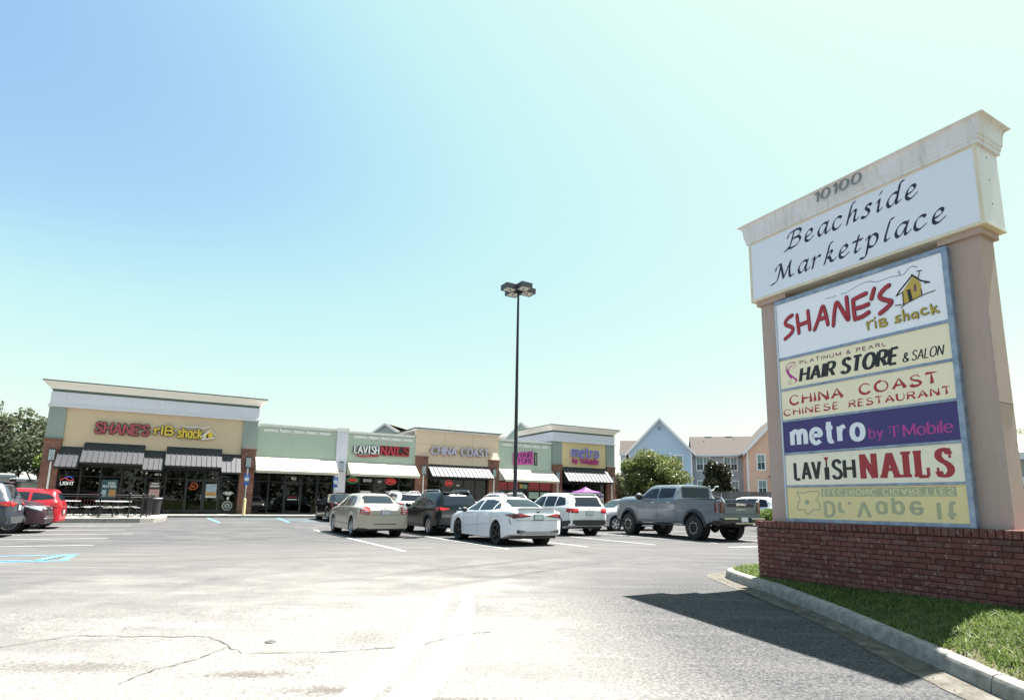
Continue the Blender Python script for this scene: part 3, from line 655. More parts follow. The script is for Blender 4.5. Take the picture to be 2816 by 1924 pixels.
# cabinet with six tenant panels
alu = mat('cabinet_aluminium', (0.19, 0.24, 0.34), rough=0.45, metal=0.25, var=0.8, vscale=7, col2=(0.44, 0.52, 0.62), bump=0.1)
cab = MB(); cy0, cy1 = -0.285, 0.165
cab.box(-1.26, 1.265, cy0+0.03, cy1, 1.030, 4.535)
for a in ((-1.26, 1.275, cy0, cy0+0.028, 4.480, 4.540), (-1.26, 1.275, cy0, cy0+0.028, 1.028, 1.075), (1.212, 1.275, cy0, cy0+0.028, 1.075, 4.480)): cab.box(*a)
ROWS = [(3.590, 4.478), (3.090, 3.545), (2.590, 3.050), (2.078, 2.552), (1.575, 2.040), (1.077, 1.540)]
for (a, b), (c, d) in zip(ROWS[:-1], ROWS[1:]): cab.box(-1.235, 1.212, cy0+0.002, cy0+0.028, d+0.002, a-0.002)
cabo = ob('tenant_cabinet', cab, alu, sg)
bx('cabinet_trim', mat('trim_pale', (0.55, 0.60, 0.66), rough=0.5), cabo, -1.262, -1.236, cy0-0.002, cy0+0.026, 1.080, 4.478)
c_w = mat('panel_white', (0.92, 0.89, 0.93), rough=0.3, var=0.15, vscale=2, col2=(0.76, 0.78, 0.82)); c_c = mat('panel_cream', (0.96, 0.82, 0.58), rough=0.3, var=0.2, vscale=2, col2=(0.88, 0.77, 0.56))
c_p = mat('panel_purple', (0.038, 0.022, 0.165), rough=0.3, var=0.1, col2=(0.03, 0.02, 0.14)); c_y = mat('panel_faded_yellow', (0.86, 0.69, 0.34), rough=0.35, var=0.35, vscale=2.5, col2=(0.66, 0.58, 0.32)); c_l = mat('panel_ivory', (0.96, 0.85, 0.68), rough=0.3, var=0.15)
F0 = cy0+0.012; TY = F0-0.001
labels = ["white tenant panel for a rib restaurant with a yellow shack drawing", "cream tenant panel for a hair store and salon", "cream tenant panel with red Chinese restaurant lettering", "purple tenant panel for a mobile phone shop", "ivory tenant panel for a nail salon", "faded yellow tenant panel turned inside out with ghost lettering upside down"]
pn = []
for k, ((a, b), m) in enumerate(zip(ROWS, (c_w, c_c, c_c, c_p, c_l, c_y))):
    o = bx('sign_panel', m, cabo, -1.234, 1.210, F0, F0+0.012, a, b); o['label'] = labels[k]; pn.append(o)
red = mat('ink_red', (0.42, 0.022, 0.04), rough=0.4); dkred = mat('ink_outline', (0.05, 0.012, 0.02), rough=0.5); gold = mat('ink_gold', (0.50, 0.36, 0.05), rough=0.5); olive = mat('ink_olive', (0.09, 0.08, 0.02), rough=0.5)
blk = mat('ink_black', (0.012, 0.010, 0.014), rough=0.4); smk = mat('ink_smoke', (0.34, 0.37, 0.42), rough=0.5); mag = mat('ink_magenta', (0.46, 0.04, 0.26), rough=0.4); plum = mat('ink_plum', (0.20, 0.06, 0.09), rough=0.4)
wht = mat('ink_white', (0.84, 0.84, 0.90), rough=0.4); ghost = mat('ink_ghost', (0.44, 0.43, 0.26), rough=0.5); ghost2 = mat('ink_ghost_light', (0.74, 0.66, 0.38), rough=0.5); crim = mat('ink_crimson', (0.38, 0.02, 0.03), rough=0.4)
SHANES = [[(-0.955,4.24),(-1.02,4.217),(-1.081,4.167),(-1.072,4.114),(-0.981,4.054),(-0.955,4.002),(-1.006,3.942),(-1.104,3.89)],[(-0.872,4.217),(-0.855,3.927)],[(-0.682,4.231),(-0.668,3.939)],[(-0.862,4.053),(-0.773,4.055),(-0.67,4.068)],[(-0.589,3.912),(-0.512,4.066),(-0.436,4.234),(-0.396,4.107),(-0.373,3.94)],[(-0.516,4.05),(-0.39,4.055)],[(-0.287,3.899),(-0.259,4.083),(-0.216,4.227),(-0.165,4.152),(-0.111,4.027),(-0.057,3.926),(-0.056,4.068),(-0.06,4.262)],[(0.034,4.195),(0.033,4.056),(0.04,3.905)],[(0.034,4.195),(0.13,4.218),(0.224,4.233)],[(0.043,4.06),(0.144,4.055),(0.243,4.068)],[(0.045,3.908),(0.145,3.915),(0.24,3.95)],[(0.341,4.264),(0.295,4.136)],[(0.544,4.249),(0.492,4.229),(0.418,4.165),(0.417,4.108),(0.49,4.054),(0.554,4.018),(0.533,3.978),(0.474,3.936),(0.395,3.893)]]
RIB = [[(0.203,3.818),(0.218,3.707)],[(0.215,3.768),(0.242,3.814),(0.292,3.824)],[(0.317,3.794),(0.323,3.709)],[(0.317,3.852),(0.319,3.846)],[(0.373,3.802),(0.381,3.707)],[(0.373,3.802),(0.434,3.803),(0.454,3.775),(0.396,3.754)],[(0.396,3.754),(0.458,3.746),(0.47,3.718),(0.435,3.704),(0.383,3.707)],[(0.649,3.792),(0.601,3.786),(0.602,3.757),(0.644,3.737),(0.642,3.714),(0.58,3.715)],[(0.69,3.855),(0.696,3.71)],[(0.693,3.758),(0.729,3.786),(0.747,3.765),(0.75,3.708)],[(0.861,3.762),(0.82,3.78),(0.791,3.744),(0.814,3.712),(0.859,3.738)],[(0.862,3.772),(0.869,3.701)],[(0.973,3.797),(0.929,3.802),(0.911,3.761),(0.942,3.727),(0.995,3.733)],[(1.031,3.826),(1.045,3.707)],[(1.092,3.79),(1.041,3.759)],[(1.041,3.759),(1.114,3.71)]]
HOUSE_Y = [[(0.856,4.285),(0.941,4.154),(0.942,3.996),(0.815,3.953),(0.703,3.935),(0.706,4.108)]]
HOUSE_LINES = [[(0.626,4.075),(0.679,4.136),(0.757,4.209),(0.848,4.294)],[(0.84,4.299),(0.888,4.249),(0.939,4.187),(1.04,4.132)],[(0.979,4.136),(1.04,4.132)],[(0.638,4.077),(0.693,4.093)],[(0.938,4.308),(0.918,4.238)],[(0.908,4.327),(0.968,4.317)],[(0.708,4.108),(0.707,3.934)],[(0.937,4.073),(0.941,3.994)],[(0.603,3.945),(0.674,3.934),(0.732,3.93),(0.85,3.961),(0.966,3.989),(1.099,4.003)],[(0.672,3.892),(0.732,3.93)]]
HOUSE_D = [[(0.762,4.114),(0.807,4.115),(0.825,3.959),(0.778,3.947)],[(0.854,4.159),(0.882,4.157),(0.882,4.062),(0.85,4.063)]]
SMOKE = [[(-0.383,4.342),(-0.295,4.334),(-0.215,4.334)],[(-0.136,4.338),(-0.052,4.333),(0.033,4.362),(0.158,4.391),(0.277,4.394),(0.377,4.354),(0.478,4.354),(0.578,4.36),(0.685,4.343),(0.745,4.343),(0.808,4.399),(0.856,4.414),(0.911,4.382)],[(0.686,4.415),(0.692,4.348)]]
ATOM = [[(-1.058,1.47),(-0.967,1.456),(-0.875,1.475),(-0.785,1.481),(-0.699,1.467),(-0.718,1.401),(-0.736,1.361),(-0.695,1.282),(-0.71,1.216),(-0.805,1.215),(-0.876,1.15),(-0.913,1.153),(-0.969,1.212),(-1.064,1.211),(-1.052,1.292),(-1.015,1.361),(-1.058,1.47)],[(-0.898,1.361),(-0.863,1.327),(-0.889,1.28),(-0.933,1.293),(-0.938,1.334),(-0.898,1.361)]]
HAIRLOGO = [[(-0.959,3.479),(-1.057,3.48),(-1.113,3.431),(-1.107,3.347),(-1.023,3.257),(-0.946,3.199),(-0.981,3.154)],[(-0.986,3.443),(-1.062,3.398),(-1.076,3.326),(-0.992,3.237),(-0.951,3.171)],[(-1.027,3.436),(-1.093,3.382),(-1.083,3.298),(-1.028,3.229)],[(-1.027,3.199),(-1.085,3.187),(-1.072,3.144),(-1.027,3.154)],[(-0.959,3.479),(-0.954,3.422),(-0.989,3.392)]]
def strokes(mb, st, pen, y, depth=0.0, smooth_=True, dy=0.0004):
    for k, s in enumerate(st): ribbon(mb, catmull(s, 6) if (smooth_ and len(s) > 2) else s, pen, y-k*dy, depth)
    return mb
def ptext(par, m, *a, **k):
    mb = MB(); text(mb, *a, **k); return ob('lettering', mb, m, par)
# panel 1
ob('smoke_drawing', strokes(MB(), SMOKE, (0.010, 0.006, 0.3), TY), smk, pn[0])
ob('lettering', strokes(MB(), SHANES, (0.0305, 0.0345, 0), TY), dkred, pn[0])
ob('lettering', strokes(MB(), SHANES, (0.0245, 0.0285, 0), TY-0.008), red, pn[0])
ob('lettering', strokes(MB(), RIB, (0.0155, 0.0155, 0), TY), olive, pn[0])
ob('lettering', strokes(MB(), RIB, (0.0105, 0.0105, 0), TY-0.009), gold, pn[0])
mb = MB(); hy = [(p[0], TY, p[1]) for p in HOUSE_Y[0]]; mb.add(hy, [tuple(range(len(hy)))]); ob('shack_drawing', mb, mat('ink_shack', (0.56, 0.38, 0.07), rough=0.5), pn[0])
mb = strokes(MB(), HOUSE_LINES[:2], (0.011, 0.011, 0), TY-0.001, smooth_=False); strokes(mb, HOUSE_LINES[2:], (0.006, 0.006, 0), TY-0.003, smooth_=False)
q = [(p[0], TY-0.0005, p[1]) for p in HOUSE_D[0]]; mb.add(q, [(0, 1, 2, 3)]); ob('shack_drawing', mb, blk, pn[0])
mb = MB(); q = [(p[0], TY-0.0005, p[1]) for p in HOUSE_D[1]]; mb.add(q, [(0, 1, 2, 3)]); ob('shack_drawing', mb, plum, pn[0])
# panel 2
ptext(pn[1], plum, 'PLATINUM & PEARL', -0.872, 0.430, 3.430, 0.050, (0.0065, 0.0055, 0), y=TY, gap=40, caps=False)
ptext(pn[1], blk, 'HAIR', -0.885, -0.345, 3.160, 0.200, (0.029, 0.017, 0), y=TY, gap=28, shear=0.20, caps=False)
ptext(pn[1], blk, 'STORE', -0.215, 0.545, 3.160, 0.208, (0.030, 0.018, 0), y=TY, gap=26, shear=0.20, caps=False)
ptext(pn[1], blk, '&', 0.630, 0.700, 3.157, 0.115, (0.010, 0.008, 0), y=TY, shear=0.15, caps=False)
ptext(pn[1], blk, 'SALON', 0.742, 1.105, 3.157, 0.125, (0.0085, 0.0065, 0), y=TY, gap=20, shear=0.20, caps=False)
ob('hair_drawing', strokes(MB(), HAIRLOGO[:3], (0.011, 0.004, 0.6), TY), mag, pn[1]); ob('hair_drawing', strokes(MB(), HAIRLOGO[3:], (0.004, 0.003, 0.6), TY-0.002), plum, pn[1])
# panel 3
for st, a, b, z, h, pw in (('CHINA', -1.085, -0.235, 2.818, 0.138, 0.027), ('COAST', 0.02, 1.02, 2.815, 0.138, 0.027), ('CHINESE', -1.205, -0.300, 2.660, 0.092, 0.0175), ('RESTAURANT', -0.140, 1.150, 2.655, 0.092, 0.0175)):
    ptext(pn[2], red, st, a, b, z, h, (pw, pw*0.62, 0.5), y=TY, gap=30, wedge=(0.22, 1.0), caps=False)
# panel 4
ptext(pn[3], wht, 'metro', -1.085, 0.020, 2.190, 0.300, (0.039, 0.030, 0), y=TY, gap=34, caps=False)
ptext(pn[3], mag, 'by', 0.110, 0.285, 2.190, 0.140, (0.0105, 0.006, 0), y=TY, gap=24, caps=False)
ptext(pn[3], mag, 'Mobile', 0.560, 1.125, 2.180, 0.150, (0.0135, 0.006, 0), y=TY, gap=22, caps=False)
mb = MB(); 
for a in ((0.425, 0.452, 2.180, 2.325), (0.375, 0.502, 2.318, 2.328), (0.375, 0.382, 2.285, 2.318), (0.495, 0.502, 2.285, 2.318), (0.410, 0.467, 2.178, 2.186), (0.376, 0.396, 2.240, 2.258), (0.481, 0.501, 2.240, 2.258)): mb.add([(a[0], TY, a[2]), (a[1], TY, a[2]), (a[1], TY, a[3]), (a[0], TY, a[3])], [(0, 1, 2, 3)])
ob('lettering', mb, mag, pn[3], kind='stuff')
SERIF = {'N': ((-16, 18, 0), (-16, 14, 100), (46, 78, 100)), 'A': ((-18, 20, 0), (50, 92, 0)), 'I': ((-24, 24, 0), (-24, 24, 100)), 'L': ((-20, 20, 100), (-20, 10, 0))}
def slab(mb, st, x0, x1, z0, h, a, b, y, gap=40, depth=0.0):
    """heavy slab lettering"""
    adv = 0; L = []
    for ch in st: L.append((ch, adv)); adv += float(SANS[ch].split('|')[0]) + gap + (10 if ch in 'I' else 0)
    adv -= gap; kx = (x1-x0)/adv; ky = h/100
    for ch, o_ in L:
        sts = SANS[ch].split('|')[1:]; k = 0
        for s_ in sts:
            pts = [tuple(map(float, p.split(','))) for p in s_.lstrip('~').split()]; pts = catmull(pts, 6) if s_[0] == '~' else pts
            ribbon(mb, [(x0+(o_+p[0])*kx, z0+p[1]*ky*(0.97)+0.012*h) for p in pts], (a, b, 0), y-k*0.0006, depth, (False, False)); k += 1
        for xa, xb, yy in SERIF.get(ch, ()):
            zz = z0+(b*0.9 if yy == 0 else h-b*0.9); ribbon(mb, [(x0+(o_+xa)*kx, zz), (x0+(o_+xb)*kx, zz)], (b*0.9, b*0.9, 0), y-k*0.0006, depth, (False, False)); k += 1
        if ch == 'L': ribbon(mb, [(x0+(o_+46)*kx, z0+0.01*h), (x0+(o_+46)*kx, z0+0.34*h)], (b*0.9, b, 0), y-k*0.0006, depth, (False, False))
        if ch == 'S':
            ribbon(mb, [(x0+(o_+54)*kx, z0+0.66*h), (x0+(o_+54)*kx, z0+1.02*h)], (b*0.7, b, 0), y-k*0.0006, depth, (False, False)); ribbon(mb, [(x0+(o_-2)*kx, z0-0.02*h), (x0+(o_-2)*kx, z0+0.32*h)], (b*0.7, b, 0), y-(k+1)*0.0006, depth, (False, False))
    return mb
# panel 5
for st, a, b in (('LAV', -1.07, -0.66), ('SH', -0.455, -0.145)): ptext(pn[4], blk, st, a, b, 1.662, 0.252, (0.027, 0.020, 0), y=TY, gap=26, caps=False)
mb = MB()
for a in ((-0.590, -0.515, 1.645, 1.825), (-0.565, -0.540, 1.825, 1.905)): mb.add([(a[0], TY, a[2]), (a[1], TY, a[2]), (a[1], TY, a[3]), (a[0], TY, a[3])], [(0, 1, 2, 3)])
ob('nail_polish_drawing', mb, blk, pn[4]); mb = MB().add([(-0.562, TY-.0005, 1.905), (-0.543, TY-.0005, 1.905), (-0.515, TY-.0005, 1.972), (-0.590, TY-.0005, 1.972)], [(0, 1, 2, 3)]); ob('nail_polish_drawing', mb, crim, pn[4])
ob('lettering', slab(MB(), 'NAILS', -0.020, 1.065, 1.645, 0.335, 0.043, 0.021, TY, gap=46), crim, pn[4])
# panel 6: ghost print seen from behind, mirrored top to bottom
gb = MB().add([(-0.665, TY, 1.402), (1.10, TY, 1.402), (1.10, TY, 1.520), (-0.665, TY, 1.520)], [(0, 1, 2, 3)]); ob('ghost_band', gb, ghost, pn[5])
ptext(pn[5], ghost2, 'ELECTRONIC', -0.625, 0.135, 1.502, 0.080, (0.009, 0.007, 0), y=TY-0.001, gap=30, fz=-1, caps=False)
ptext(pn[5], ghost2, 'CIGARETTES', 0.225, 1.065, 1.502, 0.080, (0.009, 0.007, 0), y=TY-0.001, gap=30, fz=-1, caps=False)
for st, a, b in (('Dr.', -0.615, -0.250), ('Vape', -0.130, 0.690), ('It', 0.885, 1.075)): ptext(pn[5], ghost, st, a, b, 1.325, 0.205, (0.0245, 0.019, 0), y=TY, gap=40, fz=-1, caps=False)
ob('atom_drawing', strokes(MB(), ATOM[:1], (0.008, 0.008, 0), TY), ghost, pn[5]); q = [(p[0], TY-0.0015, p[1]) for p in catmull(ATOM[1], 4)[:-1]]; ob('atom_drawing', MB().add(q, [tuple(range(len(q)))]), ghost, pn[5])
# ================================================================== shopping plaza (site frame: x along the front, y into the building)
tan_st = mat('tan_stucco', (0.62, 0.475, 0.325), rough=0.95, var=0.3, vscale=0.7, col2=(0.56, 0.43, 0.295), streak=0.12, bump=0.35, bscale=60)
tan_st2 = mat('pale_tan_stucco', (0.74, 0.55, 0.41), rough=0.95, var=0.3, vscale=0.7, col2=(0.66, 0.50, 0.37), bump=0.35, bscale=60)
yel_st = mat('yellow_stucco', (0.74, 0.57, 0.31), rough=0.95, var=0.25, vscale=0.8, col2=(0.44, 0.37, 0.2), bump=0.3)
green_st = mat('green_stucco', (0.28, 0.32, 0.295), rough=0.95, var=0.25, vscale=0.8, col2=(0.20, 0.25, 0.235), bump=0.3)
sage = mat('sage_siding', (0.56, 0.62, 0.53), rough=0.8, var=0.25, vscale=2.0, col2=(0.50, 0.56, 0.47), streak=0.15)
olivew = mat('olive_band', (0.115, 0.145, 0.115), rough=0.9)
palew = mat('pale_grey_stucco', (0.68, 0.66, 0.73), rough=0.9, var=0.3, vscale=0.9, col2=(0.62, 0.61, 0.66), streak=0.22, bump=0.2)
trimw = mat('white_trim', (0.74, 0.72, 0.70), rough=0.7, var=0.3, vscale=1.5, col2=(0.52, 0.51, 0.48))
creamw = mat('cornice_cream', (0.86, 0.82, 0.76), rough=0.8, var=0.3, vscale=1.3, col2=(0.76, 0.72, 0.65), streak=0.2)
navyt = mat('roof_edge_metal', (0.025, 0.03, 0.045), rough=0.5)
frame_m = mat('dark_bronze_frame', (0.022, 0.021, 0.022), rough=0.4, metal=0.3)
navy_metal = mat('navy_seam_metal', (0.040, 0.041, 0.047), rough=0.50, spec=0.35, metal=0.0, var=0.2, vscale=3)
white_aw = mat('white_awning', (0.50, 0.465, 0.385), rough=0.85, var=0.15, vscale=2, col2=(0.42, 0.39, 0.32), streak=0.25)
dark_in = mat('dark_interior', (0.03, 0.028, 0.027), rough=0.9); floor_in = mat('interior_floor', (0.10, 0.085, 0.07), rough=0.6)
lampglass = mat('lantern_glass', (0.50, 0.56, 0.60), rough=0.3); lampframe = mat('lantern_frame', (0.05, 0.05, 0.055), rough=0.5)
def facade_brick():
    m = bpy.data.materials.new('facade_brick'); m.use_nodes = True; t = m.node_tree; b = t.nodes['Principled BSDF']
    tc = t.nodes.new('ShaderNodeTexCoord'); sx = t.nodes.new('ShaderNodeSeparateXYZ'); t.links.new(tc.outputs['Object'], sx.inputs[0])
    ad = t.nodes.new('ShaderNodeMath'); ad.operation = 'ADD'; t.links.new(sx.outputs['X'], ad.inputs[0]); t.links.new(sx.outputs['Y'], ad.inputs[1])
    cx = t.nodes.new('ShaderNodeCombineXYZ'); t.links.new(ad.outputs[0], cx.inputs[0]); t.links.new(sx.outputs['Z'], cx.inputs[1])
    k = t.nodes.new('ShaderNodeTexBrick'); k.inputs['Scale'].default_value = 1; k.inputs['Brick Width'].default_value = 0.203; k.inputs['Row Height'].default_value = 0.0677; k.inputs['Mortar Size'].default_value = 0.008
    k.inputs['Color1'].default_value = (0.19, 0.068, 0.048, 1); k.inputs['Color2'].default_value = (0.27, 0.12, 0.085, 1); k.inputs['Mortar'].default_value = (0.17, 0.12, 0.10, 1)
    t.links.new(cx.outputs[0], k.inputs['Vector']); n = t.nodes.new('ShaderNodeTexNoise'); n.inputs['Scale'].default_value = 3; n.inputs['Detail'].default_value = 8; t.links.new(tc.outputs['Object'], n.inputs['Vector'])
    mx = t.nodes.new('ShaderNodeMix'); mx.data_type = 'RGBA'; mx.blend_type = 'MULTIPLY'; mx.inputs[0].default_value = 0.8
    r = t.nodes.new('ShaderNodeMapRange'); r.inputs[1].default_value = 0.3; r.inputs[2].default_value = 0.7; r.inputs[3].default_value = 0.65; r.inputs[4].default_value = 1.3; t.links.new(n.outputs[0], r.inputs[0])
    t.links.new(k.outputs['Color'], mx.inputs[6]); t.links.new(r.outputs[0], mx.inputs[7]); t.links.new(mx.outputs[2], b.inputs['Base Color']); b.inputs['Roughness'].default_value = 0.92
    bp = t.nodes.new('ShaderNodeBump'); bp.inputs['Distance'].default_value = 0.008; bp.inputs['Strength'].default_value = 0.6; bp.invert = True; t.links.new(k.outputs['Fac'], bp.inputs['Height']); t.links.new(bp.outputs[0], b.inputs['Normal']); return m
fb = facade_brick()
pl = thing('shopping_plaza', 'long low shopping plaza with brick piers, metal awnings and a taller cornice at each end', 'building', W(0, 0), BTH)
PX0, PX1 = -31.72, 9.70
bx('side_wall', tan_st2, pl, PX0, PX0+0.2, 0.3, 18, 0.0, 6.2); bx('side_wall', tan_st2, pl, PX1-0.2, PX1, 0.3, 18, 0.0, 6.2)
bx('rear_wall', tan_st2, pl, PX0+0.2, PX1-0.2, 17.8, 18, 0.0, 6.0)
bx('roof', mat('flat_roof', (0.2, 0.2, 0.19), rough=0.9), pl, PX0+0.2, PX1-0.2, 0.3, 17.8, 5.0, 5.2)
bx('interior', dark_in, pl, PX0+0.2, PX1-0.2, 7.0, 7.2, 0.2, 5.0)
bx('interior_floor', floor_in, pl, PX0+0.2, PX1-0.2, 0.2, 7.0, 0.15, ZF)
for xx in (-20.55, -14.6, -9.2, -2.4, 2.95): bx('interior', dark_in, pl, xx-0.06, xx+0.06, 0.3, 7.0, ZF, 5.0)
bx('ceiling', dark_in, pl, PX0+0.2, PX1-0.2, 0.22, 7.0, 3.45, 3.52)
ZC = 3.5
def pier(x0, x1, ztop, zbot=0.2, y0=-0.17):
    p = bx('brick_pier', fb, pl, x0, x1, y0, 0.22, zbot, ztop-0.13)
    ob('pier_cap', MB().box(x0-0.02, x1+0.02, y0-0.03, 0.22, ztop-0.13, ztop-0.065).box(x0-0.05, x1+0.05, y0-0.06, 0.22, ztop-0.065, ztop), fb, p); return p
# ---- big left unit
bx('wall', tan_st, pl, -30.9, -21.45, 0.0, 0.3, 3.3, 6.40)
pier(-31.72, -30.92, 4.55); pier(-21.43, -20.57, 4.55)
bx('corner_panel', green_st, pl, -31.72, -30.90, -0.10, 0.3, 4.55, 6.40); bx('corner_panel', green_st, pl, -21.45, -20.57, -0.10, 0.3, 4.55, 6.40)
def crown(x0, x1, za, zb, zc, zd, ov, depth=6.0):
    c = bx('parapet', palew, pl, x0-0.02, x1+0.02, -0.13, depth, za+0.1, zb)
    bx('parapet_band', palew, c, x0-0.10, x1+0.10, -0.21, depth, za, za+0.1)
    bx('parapet_lip', trimw, c, x0-0.07, x1+0.07, -0.18, depth, za+0.1, za+0.15)
    bx('olive_band', olivew, c, x0+0.03, x1-0.03, -0.09, depth, zb, zc)
    pr = [(0.06, zc), (0.10, zc+0.10), (0.17, zc+0.18), (0.27, zc+0.25), (ov-0.04, zc+0.31), (ov-0.02, zd-0.09), (ov, zd-0.085), (ov, zd-0.05)]
    V = []
    for o_, z in pr: V += [(x0-o_, -0.06-o_, z), (x1+o_, -0.06-o_, z), (x1+o_, depth, z), (x0-o_, depth, z)]
    k = len(pr); F = [(4*a+i, 4*a+(i+1) % 4, 4*a+4+(i+1) % 4, 4*a+4+i) for a in range(k-1) for i in range(4)] + [(4*k-4, 4*k-3, 4*k-2, 4*k-1)]
    cr_ = ob('crown_cornice', MB().add(V, F), creamw, c)
    bx('metal_edge', navyt, c, x0-ov-0.03, x1+ov+0.03, -0.09-ov, depth, zd-0.05, zd)
crown(-31.70, -20.59, 6.40, 7.28, 7.44, 7.90, 0.42)
# ---- low retail walls with lap siding
def siding(x0, x1, z0, z1):
    bx('wall', sage, pl, x0, x1, 0.05, 0.3, 3.3, z1)
    mb = MB(); z = z0
    while z < z1-0.02:
        h = min(0.115, z1-z); mb.add([(x0, -0.012, z), (x1, -0.012, z), (x1, 0.040, z+h), (x0, 0.040, z+h), (x0, 0.05, z), (x1, 0.05, z)], [(0, 1, 2, 3), (0, 4, 5, 1)]); z += 0.115
    ob('siding', mb, sage, pl, kind='stuff')
def coping(x0, x1, z):
    c = bx('coping', trimw, pl, x0, x1, -0.06, 0.4, z-0.17, z-0.06); bx('coping_lip', trimw, c, x0-0.02, x1+0.02, -0.10, 0.42, z-0.06, z)
siding(-20.57, -15.35, 3.95, 6.13); coping(-20.45, -15.35, 6.30)
bx('white_pier', palew, pl, -15.35, -14.60, -0.14, 0.3, 1.80, 6.13); c = bx('pier_cap', trimw, pl, -15.42, -14.53, -0.19, 0.42, 6.13, 6.38); bx('brick_pier', fb, pl, -15.42, -14.53, -0.19, 0.3, 0.2, 1.80)
siding(-14.60, -9.45, 3.95, 6.05); coping(-14.60, -9.55, 6.22)
# ---- middle restaurant
bx('wall', tan_st2, pl, -9.45, -2.30, -0.02, 0.3, 3.3, 6.66)
for x in (-7.1, -4.7): bx('stucco_joint', mat('stucco_joint', (0.33, 0.26, 0.19), rough=1), pl, x, x+0.015, -0.0235, -0.02, 4.1, 6.6)
bx('stucco_joint', MATS['stucco_joint'], pl, -9.4, -2.35, -0.0235, -0.02, 5.62, 5.635)
bx('coping', trimw, pl, -9.50, -2.25, -0.14, 6, 6.66, 6.80); bx('metal_edge', navyt, pl, -9.62, -2.13, -0.24, 6, 6.80, 6.86)
for x0, x1 in ((-9.42, -8.45), (-3.22, -2.32)):
    pier(x0, x1, 4.70)
    ob('pier_slope', MB().add([(x0-0.03, -0.21, 4.70), (x1+0.03, -0.21, 4.70), (x1+0.03, 0.1, 4.70), (x0-0.03, 0.1, 4.70), (x0+0.25, -0.025, 5.55), (x1-0.25, -0.025, 5.55), (x1-0.25, 0.1, 5.55), (x0+0.25, 0.1, 5.55)], [(0, 1, 5, 4), (1, 2, 6, 5), (3, 0, 4, 7), (4, 5, 6, 7)]), tan_st2, pl) if x0 > -5 else None
# ---- hair store bay, phone shop
siding(-2.30, 2.88, 3.95, 6.28); coping(-2.28, 2.88, 6.48)
bx('wall', yel_st, pl, 3.86, 8.78, 0.0, 0.3, 3.3, 6.62)
pier(2.92, 3.86, 4.62); pier(8.78, 9.70, 4.62)
bx('corner_panel', green_st, pl, 2.92, 3.88, -0.10, 0.3, 4.62, 6.62); bx('corner_panel', green_st, pl, 8.76, 9.70, -0.10, 0.3, 4.62, 6.62)
bx('wall_return', green_st, pl, 9.50, 9.70, 0.3, 4.0, 4.0, 6.62)
crown(2.94, 9.68, 6.62, 7.42, 7.58, 8.05, 0.42)
# fascia boards behind the awnings
for x0, x1 in ((-30.92, -21.43), (-20.57, -15.42), (-14.53, -9.42), (-8.45, -3.22), (-2.32, 2.92), (3.86, 8.78)):
    bx('fascia', frame_m, pl, x0, x1, 0.04, 0.28, 3.02, 3.32)

# ---- awnings
def awning(x0, x1, zt, zb, pr, n=0, m=navy_metal, gap=0.03, hip=0.0):
    a = ob('awning', MB().box(x0, x1, -pr-0.02, -pr+0.03, zb-0.10, zb).box(x0, x0+0.05, -pr+0.03, 0.04, zb-0.08, zb-0.02).box(x1-0.05, x1, -pr+0.03, 0.04, zb-0.08, zb-0.02), frame_m if n else m, pl)
    sd = lambda x: ob('awning_side', MB().poly_prism([(0.03, zb-0.02), (-pr, zb), (0.03, zt-0.03)], 'x', x, x+0.02), m if not n else frame_m, a)
    sd(x0); sd(x1-0.02)
    n_ = max(n, 1); wd = (x1-x0)/n_; L = math.hypot(pr, zt-zb)
    key = ('aw', round(wd, 3), round(pr, 3), round(zt-zb, 3), n > 0)
    if key not in BMS:
        dz = zt-zb; uy, uz = -pr/L, -dz/L; ny, nz = -dz/L, pr/L; mb = MB(); th = 0.02
        def P(x, l, h): return (x, uy*l+ny*h, uz*l+nz*h)
        if n:
            for xa, xb, h in ((0, wd, th), (0.0, 0.03, th+0.045)): mb.add([P(xa, 0, 0), P(xb, 0, 0), P(xb, L, 0), P(xa, L, 0), P(xa, 0, h), P(xb, 0, h), P(xb, L, h), P(xa, L, h)], [(0, 1, 2, 3), (4, 7, 6, 5), (0, 4, 5, 1), (2, 6, 7, 3), (0, 3, 7, 4), (1, 5, 6, 2)])
        else:
            rows = []
            for i in range(25):
                x = wd*i/24; sg_ = 0.018*math.sin(i*math.pi*24/24/1.0)*0+0.012*abs(math.sin(i*math.pi/6)); rows.append([P(x, L*j/6, th-sg_*math.sin(math.pi*j/6)) for j in range(7)])
            mb.grid(rows); mb.add([P(0, L, th), P(wd, L, th), (wd, uy*L, uz*L-0.17), (0, uy*L, uz*L-0.17)], [(0, 1, 2, 3)])
        BMS[key] = mb.mesh('awning_panel', m)
    for i in range(n_):
        o = link('awning_panel', BMS[key], a); o.location = (x0+i*wd, 0.02, zt)
    return a
for x0, x1, hi, n in ((-30.98, -29.90, 0, 4), (-29.84, -26.80, 1, 11), (-26.78, -25.70, 0, 4), (-25.66, -22.58, 1, 11), (-22.56, -21.45, 0, 4)):
    awning(x0, x1, 4.38 if hi else 4.08, 3.20 if hi else 2.90, 1.16, n)
    bx('awning_back', navyt, pl, x0, x1, -0.03, 0.03, (4.38 if hi else 4.08)-0.01, (4.38 if hi else 4.08)+0.05)
awning(-20.56, -15.38, 4.09, 3.12, 1.28, 0, white_aw); awning(-14.52, -9.46, 4.04, 3.12, 1.28, 0, white_aw)
awning(-8.44, -3.24, 4.06, 3.16, 1.16, 15); awning(-2.30, 2.88, 4.06, 3.12, 1.28, 0, white_aw); awning(3.88, 8.74, 4.40, 3.18, 1.16, 13)
for x0, x1, z in ((-8.44, -3.24, 4.06), (3.88, 8.74, 4.40)): bx('awning_back', navyt, pl, x0, x1, -0.03, 0.03, z-0.01, z+0.06)

